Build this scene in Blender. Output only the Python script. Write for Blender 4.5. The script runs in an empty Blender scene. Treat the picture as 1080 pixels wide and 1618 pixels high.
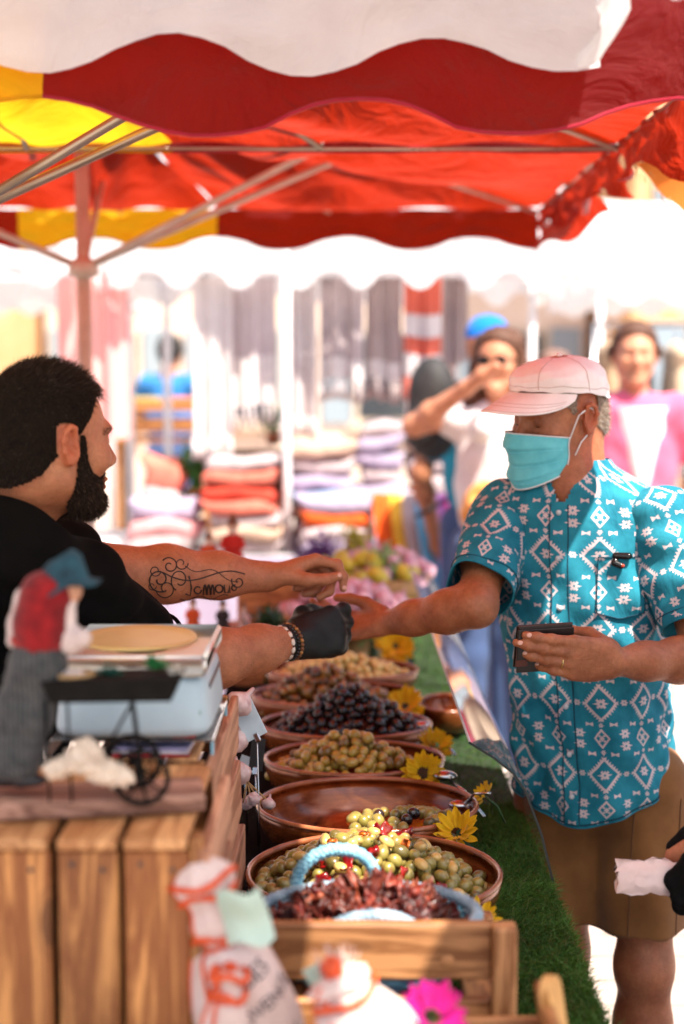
import bpy, bmesh, math, random
import numpy as np
from mathutils import Vector, Matrix, noise as mnoise
from mathutils.bvhtree import BVHTree
random.seed(7); RNG = np.random.default_rng(11)
R = math.radians; PI = math.pi
SC = bpy.context.scene
COL = SC.collection

# ------------------------------------------------------------------ camera
CAM_H = 1.65; PITCH = R(5.56); FPX = 2250.0     # 50 mm lens, portrait frame 24 mm wide (1080 px photo width)
cd = bpy.data.cameras.new('camera'); cam = bpy.data.objects.new('camera', cd); COL.objects.link(cam)
cam.location = (0, 0, CAM_H); cam.rotation_euler = (R(90) - PITCH, 0, 0)
cd.sensor_fit = 'HORIZONTAL'; cd.sensor_width = 24.0; cd.lens = 50.0
cd.clip_start = 0.05; cd.clip_end = 500
cd.dof.use_dof = True; cd.dof.focus_distance = 2.43; cd.dof.aperture_fstop = 1.9
SC.camera = cam

# ------------------------------------------------------------------ sky, sun, exposure
SUN_EL = R(60); SUN_AZ = R(143)     # sun behind the camera, to its right (azimuth clockwise from +Y)
w = bpy.data.worlds.new('World'); SC.world = w; w.use_nodes = True
nt = w.node_tree; bg = nt.nodes['Background']
sky = nt.nodes.new('ShaderNodeTexSky'); sky.sky_type = 'NISHITA'; sky.sun_disc = False
sky.sun_elevation = SUN_EL; sky.sun_rotation = SUN_AZ; sky.dust_density = 2.2; sky.air_density = 1.0
nt.links.new(sky.outputs[0], bg.inputs[0]); bg.inputs[1].default_value = 0.115
sd = bpy.data.lights.new('sun', 'SUN'); sun = bpy.data.objects.new('sun', sd); COL.objects.link(sun)
sd.energy = 5.0; sd.angle = R(0.6); sd.color = (1.0, 0.93, 0.82)
SUNV = Vector((math.sin(SUN_AZ) * math.cos(SUN_EL), math.cos(SUN_AZ) * math.cos(SUN_EL), math.sin(SUN_EL)))
sun.rotation_euler = (-SUNV).to_track_quat('-Z', 'Y').to_euler()
SC.view_settings.view_transform = 'Standard'; SC.view_settings.look = 'None'
SC.view_settings.exposure = 1.32; SC.view_settings.gamma = 1.0; SC.view_settings.use_curve_mapping = False
SC.render.engine = 'CYCLES'; SC.cycles.use_denoising = True
SC.cycles.max_bounces = 8; SC.cycles.diffuse_bounces = 5; SC.cycles.glossy_bounces = 3
SC.cycles.transmission_bounces = 6; SC.cycles.transparent_max_bounces = 12
SC.cycles.sample_clamp_indirect = 6.0; SC.cycles.caustics_reflective = False; SC.cycles.caustics_refractive = False

# ------------------------------------------------------------------ measuring helper (photo pixel + distance -> place)
_c, _s = math.cos(PITCH), math.sin(PITCH)
def ray(px, py):
    cx = (px - 540) / FPX; cy = (809 - py) / FPX
    return Vector((cx, _c + cy * _s, -_s + cy * _c))
def P(px, py, y):
    d = ray(px, py); t = y / d.y
    return Vector((d.x * t, y, CAM_H + d.z * t))
def PZ(px, py, z):
    d = ray(px, py); t = (z - CAM_H) / d.z
    return Vector((d.x * t, d.y * t, z))

# ------------------------------------------------------------------ objects
def tag(o, label=None, cat=None, group=None, kind=None):
    if label: o['label'] = label
    if cat: o['category'] = cat
    if group: o['group'] = group
    if kind: o['kind'] = kind
    return o
def thing(name, label, cat, loc=(0, 0, 0), group=None, rz=0):
    o = bpy.data.objects.new(name, None); COL.objects.link(o); o.empty_display_size = 0.05
    o.location = loc; o.rotation_euler = (0, 0, rz)
    return tag(o, label, cat, group)
def mesh_from(name, V, F, smooth=True):
    me = bpy.data.meshes.new(name); V = np.asarray(V, dtype=np.float32)
    if isinstance(F, np.ndarray):
        k = F.shape[1]; n = len(F)
        me.vertices.add(len(V)); me.vertices.foreach_set('co', V.ravel())
        me.loops.add(n * k); me.loops.foreach_set('vertex_index', F.astype(np.int32).ravel())
        me.polygons.add(n); me.polygons.foreach_set('loop_start', np.arange(0, n * k, k, dtype=np.int32))
        me.update(calc_edges=True); me.validate()
    else:
        me.from_pydata(V.tolist(), [], F); me.update()
    me.polygons.foreach_set('use_smooth', np.full(len(me.polygons), smooth, dtype=bool))
    return me
def obj(name, VF, m, parent=None, smooth=True, origin=None, local=False):
    """one mesh object; VF in world coordinates (or local=True: in the parent's own coordinates)"""
    if isinstance(VF, bpy.types.Mesh): me = VF; off = None
    else:
        V, F = VF; V = np.asarray(V, dtype=np.float64)
        if origin is not None: V = V - np.array(origin)
        elif parent is not None and not local:
            L = np.zeros(3); p = parent
            while p: L += np.array(p.location); p = p.parent
            V = V - L
        me = mesh_from(name, V, F, smooth)
    if m is not None and not me.materials: me.materials.append(m)
    o = bpy.data.objects.new(name, me); COL.objects.link(o)
    if origin is not None:
        o.location = origin
    if parent is not None: o.parent = parent
    return o
def struct(name, VF, m, smooth=False):
    o = obj(name, VF, m, smooth=smooth); o['kind'] = 'structure'; return o
KIDS = {}
def copy_tree(o, parent=None):
    c = o.copy(); COL.objects.link(c)
    if parent is not None: c.parent = parent
    for ch in list(o.children):
        copy_tree(ch, c)
    return c
def set_col(o, arr, name='Col'):
    a = o.data.color_attributes.new(name, 'FLOAT_COLOR', 'POINT')
    arr = np.asarray(arr, dtype=np.float32)
    if arr.shape[1] == 3: arr = np.hstack([arr, np.ones((len(arr), 1), np.float32)])
    a.data.foreach_set('color', arr.ravel())
def set_uv(o, uv):
    l = o.data.uv_layers.new(name='UVMap'); me = o.data
    idx = np.empty(len(me.loops), dtype=np.int32); me.loops.foreach_get('vertex_index', idx)
    l.data.foreach_set('uv', np.asarray(uv, dtype=np.float32)[idx].ravel())

# ------------------------------------------------------------------ shapes: each returns (verts, faces)
def merge(*parts):
    Vs, Fs, n = [], [], 0
    for V, F in parts:
        V = np.asarray(V, dtype=np.float64); Vs.append(V)
        for f in (F.tolist() if isinstance(F, np.ndarray) else F): Fs.append([i + n for i in f])
        n += len(V)
    return np.vstack(Vs), Fs
def xf(VF, M):
    V, F = VF; M = np.array(M)
    return np.asarray(V) @ M[:3, :3].T + M[:3, 3], F
def mv(VF, t): return np.asarray(VF[0]) + np.array(t), VF[1]
def rot(ax, a): return Matrix.Rotation(a, 4, ax)
def box(c, s, b=0.002, M=None):
    """chamfered box, centre c, full size s"""
    h = np.array(s) / 2.0; b = min(b, h.min() * 0.6)
    V = []; idx = {}
    for sx in (-1, 1):
        for sy in (-1, 1):
            for sz in (-1, 1):
                for ax in range(3):
                    p = h - b; p = p.copy(); p[ax] = h[ax]
                    idx[(sx, sy, sz, ax)] = len(V); V.append([sx * p[0], sy * p[1], sz * p[2]])
    F = []
    for ax in range(3):
        o1, o2 = (ax + 1) % 3, (ax + 2) % 3
        for s0 in (-1, 1):
            q = []
            for a, b2 in ((-1, -1), (1, -1), (1, 1), (-1, 1)):
                k = [0, 0, 0]; k[ax] = s0; k[o1] = a; k[o2] = b2; q.append(idx[(*k, ax)])
            F.append(q if s0 > 0 else q[::-1])
    for ax in range(3):          # edges along ax
        o1, o2 = (ax + 1) % 3, (ax + 2) % 3
        for a in (-1, 1):
            for b2 in (-1, 1):
                k0 = [0, 0, 0]; k1 = [0, 0, 0]; k0[ax] = -1; k1[ax] = 1
                for k in (k0, k1): k[o1] = a; k[o2] = b2
                q = [idx[(*k0, o1)], idx[(*k0, o2)], idx[(*k1, o2)], idx[(*k1, o1)]]
                F.append(q[::-1] if a * b2 > 0 else q)
    for sx in (-1, 1):
        for sy in (-1, 1):
            for sz in (-1, 1):
                q = [idx[(sx, sy, sz, 0)], idx[(sx, sy, sz, 1)], idx[(sx, sy, sz, 2)]]
                F.append(q if sx * sy * sz > 0 else q[::-1])
    V = np.array(V)
    if M is not None: V = V @ np.array(M)[:3, :3].T
    return V + np.array(c), F
def loft(rings, cap=True, closed=True):
    n = len(rings[0]); V = np.vstack(rings); F = []
    for r in range(len(rings) - 1):
        for i in range(n if closed else n - 1):
            j = (i + 1) % n
            F.append([r * n + i, r * n + j, (r + 1) * n + j, (r + 1) * n + i])
    if cap and closed:
        F.append(list(range(n))[::-1]); F.append([(len(rings) - 1) * n + i for i in range(n)])
    return V, F
def frame_of(t):
    t = np.array(t, float); t /= np.linalg.norm(t) + 1e-12
    a = np.array([0, 0, 1.0]) if abs(t[2]) < 0.9 else np.array([1.0, 0, 0])
    u = np.cross(a, t); u /= np.linalg.norm(u); v = np.cross(t, u)
    return t, u, v
def tube(pts, rad, n=10, cap=True, flat=1.0):
    pts = np.array([list(p) for p in pts], float); m = len(pts)
    if np.isscalar(rad): rad = [rad] * m
    rings = []; u = None
    for i in range(m):
        t = pts[min(i + 1, m - 1)] - pts[max(i - 1, 0)]; t /= np.linalg.norm(t) + 1e-12
        if u is None: _, u, v = frame_of(t)
        else:
            u = u - t * (u @ t); u /= np.linalg.norm(u) + 1e-12; v = np.cross(t, u)
        a = np.arange(n) / n * 2 * PI
        rings.append(pts[i] + rad[i] * (np.cos(a)[:, None] * u + flat * np.sin(a)[:, None] * v))
    return loft(rings, cap)
def lathe(prof, n=32, c=(0, 0, 0), sx=1.0, sy=1.0, cap=True):
    a = np.arange(n) / n * 2 * PI
    rings = [np.stack([r * np.cos(a) * sx, r * np.sin(a) * sy, np.full(n, z)], 1) + np.array(c) for r, z in prof]
    return loft(rings, cap)
def sheet(fn, nu, nv):
    u, v = np.meshgrid(np.linspace(0, 1, nu), np.linspace(0, 1, nv), indexing='ij')
    V = fn(u.ravel(), v.ravel()); i = np.arange(nu * nv).reshape(nu, nv)
    F = np.stack([i[:-1, :-1], i[1:, :-1], i[1:, 1:], i[:-1, 1:]], -1).reshape(-1, 4)
    return V, F
def ball(c, r, n=16, m=10, M=None):
    r = np.array([r, r, r]) if np.isscalar(r) else np.array(r)
    V = [[0, 0, -1]]; 
    for j in range(1, m):
        t = -PI / 2 + PI * j / m
        for i in range(n):
            a = 2 * PI * i / n; V.append([math.cos(t) * math.cos(a), math.cos(t) * math.sin(a), math.sin(t)])
    V.append([0, 0, 1]); F = []
    for i in range(n): F.append([0, 1 + (i + 1) % n, 1 + i])
    for j in range(m - 2):
        for i in range(n):
            a = 1 + j * n + i; b = 1 + j * n + (i + 1) % n; F.append([a, b, b + n, a + n])
    L = len(V) - 1
    for i in range(n): F.append([L, L - n + i, L - n + (i + 1) % n])
    V = np.array(V) * r
    if M is not None: V = V @ np.array(M)[:3, :3].T
    return V + np.array(c), F
def prism(poly, h, M=None):
    """flat outline (x, y) extruded from z=0 to z=h"""
    n = len(poly); V = [[x, y, 0] for x, y in poly] + [[x, y, h] for x, y in poly]
    F = [list(range(n))[::-1], list(range(n, 2 * n))] + [[i, (i + 1) % n, n + (i + 1) % n, n + i] for i in range(n)]
    VF = (np.array(V), F)
    return xf(VF, M) if M is not None else VF
def vnoise(V, s, amp, seed=0.0):
    """smooth value noise per vertex (sum of three sine products), cheap"""
    V = np.asarray(V) * s + seed
    a = np.sin(V[:, 0] * 1.7 + 1.3 * np.sin(V[:, 1] * 1.1 + .5) + V[:, 2] * .7)
    b = np.sin(V[:, 1] * 2.1 + 1.1 * np.sin(V[:, 2] * 1.3 + .9) + V[:, 0] * .9)
    c = np.sin(V[:, 2] * 1.9 + 1.2 * np.sin(V[:, 0] * 1.5 + .2) + V[:, 1] * .6)
    return amp * (a + b + c) / 3
def vnormals(V, F):
    me = mesh_from('tmp', V, F); n = np.empty(len(V) * 3, np.float32)
    me.vertices.foreach_get('normal', n) if False else me.vertex_normals.foreach_get('vector', n)
    bpy.data.meshes.remove(me); return n.reshape(-1, 3).astype(float)
def text_vf(s, size, font_shear=0.0, bold=0.0):
    c = bpy.data.curves.new('t', 'FONT'); c.body = s; c.size = size; c.align_x = 'CENTER'; c.align_y = 'CENTER'
    c.shear = font_shear; c.offset = bold; c.resolution_u = 3
    o = bpy.data.objects.new('t', c); COL.objects.link(o)
    bpy.context.view_layer.update(); dg = bpy.context.evaluated_depsgraph_get()
    me = o.evaluated_get(dg).to_mesh()
    V = np.array([list(v.co) for v in me.vertices]); F = [list(p.vertices) for p in me.polygons]
    o.evaluated_get(dg).to_mesh_clear(); bpy.data.objects.remove(o); bpy.data.curves.remove(c)
    return V, F
def subdiv_tri(VF, n=2):
    bm = bmesh.new(); vs = [bm.verts.new(v) for v in VF[0]]
    for f in VF[1]:
        try: bm.faces.new([vs[i] for i in f])
        except ValueError: pass
    bmesh.ops.triangulate(bm, faces=bm.faces[:])
    for _ in range(n): bmesh.ops.subdivide_edges(bm, edges=bm.edges[:], cuts=1, use_grid_fill=True)
    bm.verts.index_update()
    V = np.array([list(v.co) for v in bm.verts]); F = [[v.index for v in f.verts] for f in bm.faces]; bm.free()
    return V, F
# ------------------------------------------------------------------ procedural materials
class E:
    """a shader socket with arithmetic"""
    def __init__(s, nt, k): s.nt = nt; s.k = k
    def _m(s, op, *a):
        n = s.nt.nodes.new('ShaderNodeMath'); n.operation = op
        for i, x in enumerate(a):
            if isinstance(x, E): s.nt.links.new(x.k, n.inputs[i])
            else: n.inputs[i].default_value = x
        return E(s.nt, n.outputs[0])
    def __add__(s, o): return s._m('ADD', s, o)
    __radd__ = __add__
    def __sub__(s, o): return s._m('SUBTRACT', s, o)
    def __rsub__(s, o): return s._m('SUBTRACT', o, s)
    def __mul__(s, o): return s._m('MULTIPLY', s, o)
    __rmul__ = __mul__
    def __truediv__(s, o): return s._m('DIVIDE', s, o)
    def abs(s): return s._m('ABSOLUTE', s)
    def frac(s): return s._m('FRACT', s)
    def lt(s, o): return s._m('LESS_THAN', s, o)
    def gt(s, o): return s._m('GREATER_THAN', s, o)
    def max(s, o): return s._m('MAXIMUM', s, o)
    def min(s, o): return s._m('MINIMUM', s, o)
    def sin(s): return s._m('SINE', s)
    def pow(s, o): return s._m('POWER', s, o)
class MT:
    def __init__(s, name):
        s.m = bpy.data.materials.new(name); s.m.use_nodes = True; s.nt = s.m.node_tree
        s.b = s.nt.nodes['Principled BSDF']; s.out = s.nt.nodes['Material Output']
    def new(s, t, **kw):
        n = s.nt.nodes.new(t)
        for k, v in kw.items(): setattr(n, k, v)
        return n
    def link(s, a, b): s.nt.links.new(a.k if isinstance(a, E) else a, b)
    def coord(s, kind='Object', scale=(1, 1, 1)):
        tc = s.new('ShaderNodeTexCoord'); mp = s.new('ShaderNodeMapping'); mp.inputs['Scale'].default_value = scale
        s.link(tc.outputs[kind], mp.inputs[0]); return mp.outputs[0]
    def noise(s, vec, scale, detail=4, rough=.55, dist=0.0):
        n = s.new('ShaderNodeTexNoise'); n.inputs['Scale'].default_value = scale; n.inputs['Detail'].default_value = detail
        n.inputs['Roughness'].default_value = rough; n.inputs['Distortion'].default_value = dist
        s.link(vec, n.inputs['Vector']); return E(s.nt, n.outputs['Fac'])
    def ramp(s, f, stops):
        n = s.new('ShaderNodeValToRGB'); s.link(f, n.inputs[0]); el = n.color_ramp.elements
        while len(el) < len(stops): el.new(0.5)
        for e, (p, c) in zip(el, stops): e.position = p; e.color = (*c[:3], 1) if len(c) >= 3 else (c[0],) * 3 + (1,)
        return n.outputs[0]
    def mix(s, f, a, b, mode='MIX'):
        n = s.new('ShaderNodeMix'); n.data_type = 'RGBA'; n.blend_type = mode
        if isinstance(f, (int, float)): n.inputs[0].default_value = f
        else: s.link(f, n.inputs[0])
        for x, i in ((a, 6), (b, 7)):
            if isinstance(x, (tuple, list)): n.inputs[i].default_value = (*x[:3], 1)
            else: s.link(x, n.inputs[i])
        return n.outputs[2]
    def bump(s, h, strength=.3, dist=.002):
        n = s.new('ShaderNodeBump'); n.inputs['Strength'].default_value = strength; n.inputs['Distance'].default_value = dist
        s.link(h, n.inputs['Height']); s.link(n.outputs[0], s.b.inputs['Normal']); return n
    def set(s, **kw):
        for k, v in kw.items():
            i = s.b.inputs[k.replace('_', ' ')]
            if isinstance(v, (E, bpy.types.NodeSocket)): s.link(v, i)
            elif isinstance(v, tuple) and len(v) == 3 and i.type == 'RGBA': i.default_value = (*v, 1)
            else: i.default_value = v
        return s
    def rnd(s):
        return E(s.nt, s.new('ShaderNodeObjectInfo').outputs['Random'])
    def attr(s, name='Col'):
        n = s.new('ShaderNodeAttribute'); n.attribute_name = name; return n.outputs['Color']
MATS = {}
def srgb(r, g, b):
    f = lambda c: ((c / 255) / 12.92 if c / 255 <= .04045 else ((c / 255 + .055) / 1.055) ** 2.4)
    return (f(r), f(g), f(b))
def plain(name, c, rough=.6, c2=None, scale=25, bump=.15, bscale=120, bdist=.001, metal=0.0, spec=.5, vary=0.0, coat=0.0, sss=0.0, sheen=0.0, contrast=(.35, .65)):
    """mottled surface: two colours through noise, fine bump, optional difference from object to object"""
    if name in MATS: return MATS[name]
    t = MT(name); v = t.coord()
    c2 = c2 or tuple(x * .72 for x in c)
    n = t.noise(v, scale, 5)
    col = t.ramp(n, [(contrast[0], c2), (contrast[1], c)])
    if vary:
        r = t.rnd(); hsv = t.new('ShaderNodeHueSaturation'); t.link(col, hsv.inputs['Color'])
        t.link(r * (2 * vary) + (1 - vary), hsv.inputs['Value']); t.link((r * 7.3).frac() * (.06 * vary) + (.5 - .03 * vary), hsv.inputs['Hue'])
        col = hsv.outputs[0]
    t.set(Base_Color=col, Roughness=n * .2 + (rough - .1), Metallic=metal)
    t.b.inputs['Specular IOR Level'].default_value = spec
    if coat: t.b.inputs['Coat Weight'].default_value = coat; t.b.inputs['Coat Roughness'].default_value = .12
    if sss: t.b.inputs['Subsurface Weight'].default_value = sss; t.b.inputs['Subsurface Radius'].default_value = (.012, .005, .003); t.b.inputs['Subsurface Scale'].default_value = 1.0
    if sheen: t.b.inputs['Sheen Weight'].default_value = sheen
    if bump: t.bump(t.noise(v, bscale, 3), bump, bdist)
    MATS[name] = t.m; return t.m
def wood(name, c, c2, axis=0, scale=1.0, rough=.6, knots=True, vary=.25, ring=26):
    """planed softwood with the grain along an axis"""
    if name in MATS: return MATS[name]
    t = MT(name); sc = [18 * scale] * 3; sc[axis] = 1.6 * scale
    inf = t.new('ShaderNodeObjectInfo'); tc = t.new('ShaderNodeTexCoord')
    ad = t.new('ShaderNodeVectorMath', operation='ADD'); ml = t.new('ShaderNodeVectorMath', operation='SCALE')
    cmb = t.new('ShaderNodeCombineXYZ')
    for i in range(3): t.link(inf.outputs['Random'], cmb.inputs[i])
    t.link(cmb.outputs[0], ml.inputs[0]); ml.inputs['Scale'].default_value = 9.0
    t.link(tc.outputs['Object'], ad.inputs[0]); t.link(ml.outputs[0], ad.inputs[1])
    mp = t.new('ShaderNodeMapping'); mp.inputs['Scale'].default_value = sc; t.link(ad.outputs[0], mp.inputs[0])
    warp = t.noise(mp.outputs[0], .6, 2)
    n1 = t.noise(mp.outputs[0], 1.2, 6, .6, 1.2)
    rings = ((n1 * ring + warp * 6).sin() * .5 + .5)
    fine = t.noise(mp.outputs[0], 9, 4, .7)
    f = rings * .55 + fine * .45
    col = t.ramp(f, [(.22, c2), (.72, c)])
    big = t.noise(ad.outputs[0], 7, 3)
    col = t.mix(big.gt(0) * (big * 1.0), col, tuple(x * .7 for x in c), 'MULTIPLY') if False else t.mix((big - .35) * .8, col, tuple(x * .55 for x in c2))
    if knots:
        vo = t.new('ShaderNodeTexVoronoi'); s2 = [9.0] * 3; s2[axis] = 4.5; mp2 = t.new('ShaderNodeMapping'); mp2.inputs['Scale'].default_value = s2
        t.link(ad.outputs[0], mp2.inputs[0]); t.link(mp2.outputs[0], vo.inputs['Vector']); vo.inputs['Scale'].default_value = 1.0
        k = E(t.nt, vo.outputs['Distance']); kk = k.lt(.13) * .75 + (k.lt(.2) - k.lt(.13)) * .25
        col = t.mix(kk, col, tuple(x * .35 for x in c2))
    hsv = t.new('ShaderNodeHueSaturation'); t.link(col, hsv.inputs['Color'])
    rr = E(t.nt, inf.outputs['Random']); t.link(rr * (2 * vary) + (1 - vary), hsv.inputs['Value'])
    t.set(Base_Color=hsv.outputs[0], Roughness=fine * .25 + (rough - .12))
    t.bump(f, .35, .0015); MATS[name] = t.m; return t.m
def cloth(name, c, trans=.0, c2=None, rough=.85, weave=900, scale=9, tcol=None, stripes=None, wrk=0.0):
    """woven cloth; trans = share of light let through"""
    if name in MATS: return MATS[name]
    t = MT(name); v = t.coord(); n = t.noise(v, scale, 5, .6)
    c2 = c2 or tuple(x * .82 for x in c)
    col = t.ramp(n, [(.35, c2), (.65, c)])
    if stripes:
        ax, per, duty, sc_ = stripes; sp = t.new('ShaderNodeSeparateXYZ'); t.link(v, sp.inputs[0])
        st = (E(t.nt, sp.outputs[ax]) / per).frac().lt(duty); col = t.mix(st, col, sc_)
    t.set(Base_Color=col, Roughness=rough); t.b.inputs['Specular IOR Level'].default_value = .2
    t.b.inputs['Sheen Weight'].default_value = .15
    bn = t.bump(t.noise(v, weave, 2) * .5 + n * .5, .25, .002)
    if wrk:
        b2 = t.new('ShaderNodeBump'); b2.inputs['Strength'].default_value = .9; b2.inputs['Distance'].default_value = wrk; t.link(t.noise(v, 4.5, 5, .55, 1.2), b2.inputs['Height']); t.link(b2.outputs[0], bn.inputs['Normal'])
    if trans:
        tr = t.new('ShaderNodeBsdfTranslucent'); tr.inputs[0].default_value = (*(tcol or c), 1); t.link(bn.outputs[0], tr.inputs['Normal'])
        mx = t.new('ShaderNodeMixShader'); mx.inputs[0].default_value = trans
        t.link(t.b.outputs[0], mx.inputs[1]); t.link(tr.outputs[0], mx.inputs[2]); t.link(mx.outputs[0], t.out.inputs[0])
    MATS[name] = t.m; return t.m
def skin(name, c, dark, blush, rough=.5):
    if name in MATS: return MATS[name]
    t = MT(name); v = t.coord(); n = t.noise(v, 28, 5, .6); n2 = t.noise(v, 160, 3, .6)
    col = t.ramp(n, [(.3, dark), (.7, c)])
    b = t.noise(v, 9, 3); col = t.mix((b - .3) * .7, col, blush)
    col = t.mix((n2 - .42).max(0.0) * 1.6, col, dark); n3 = t.noise(v, 60, 4, .65); col = t.mix((n3 - .5).max(0.0) * 2.0, col, blush)
    at = t.attr(); col = t.mix(1.0, col, at, 'MULTIPLY')
    t.set(Base_Color=col, Roughness=n2 * .25 + (rough - .1)); t.b.inputs['Specular IOR Level'].default_value = .4
    t.b.inputs['Subsurface Weight'].default_value = .10; t.b.inputs['Subsurface Radius'].default_value = (.010, .004, .002)
    t.b.inputs['Subsurface Scale'].default_value = 1.0
    t.bump(n2 * .6 + t.noise(v, 420, 2) * .4, .7, .0022); MATS[name] = t.m; return t.m
def acrylic(name, tint=(.93, .96, .97), gloss=1.0):
    """thin clear sheet: lets light straight through, mirrors at a glance, faint smears"""
    if name in MATS: return MATS[name]
    t = MT(name); tr = t.new('ShaderNodeBsdfTransparent'); tr.inputs[0].default_value = (*tint, 1)
    gl = t.new('ShaderNodeBsdfGlossy'); gl.inputs['Roughness'].default_value = .03
    fr = t.new('ShaderNodeFresnel'); fr.inputs[0].default_value = 1.49
    mx = t.new('ShaderNodeMixShader'); t.link(E(t.nt, fr.outputs[0]) * gloss, mx.inputs[0])
    t.link(tr.outputs[0], mx.inputs[1]); t.link(gl.outputs[0], mx.inputs[2])
    df = t.new('ShaderNodeBsdfDiffuse'); df.inputs[0].default_value = (.8, .8, .8, 1)
    n = t.noise(t.coord(), 14, 6, .65); mx2 = t.new('ShaderNodeMixShader'); t.link((n - .38).max(0.0) * .55 + .04, mx2.inputs[0])
    t.link(mx.outputs[0], mx2.inputs[1]); t.link(df.outputs[0], mx2.inputs[2]); t.link(mx2.outputs[0], t.out.inputs[0])
    t.nt.nodes.remove(t.b); MATS[name] = t.m; return t.m
def attr_mat(name, rough=.6, spec=.3, tint=None):
    if name in MATS: return MATS[name]
    t = MT(name); t.set(Base_Color=t.attr(), Roughness=rough); t.b.inputs['Specular IOR Level'].default_value = spec
    MATS[name] = t.m; return t.m
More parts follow.
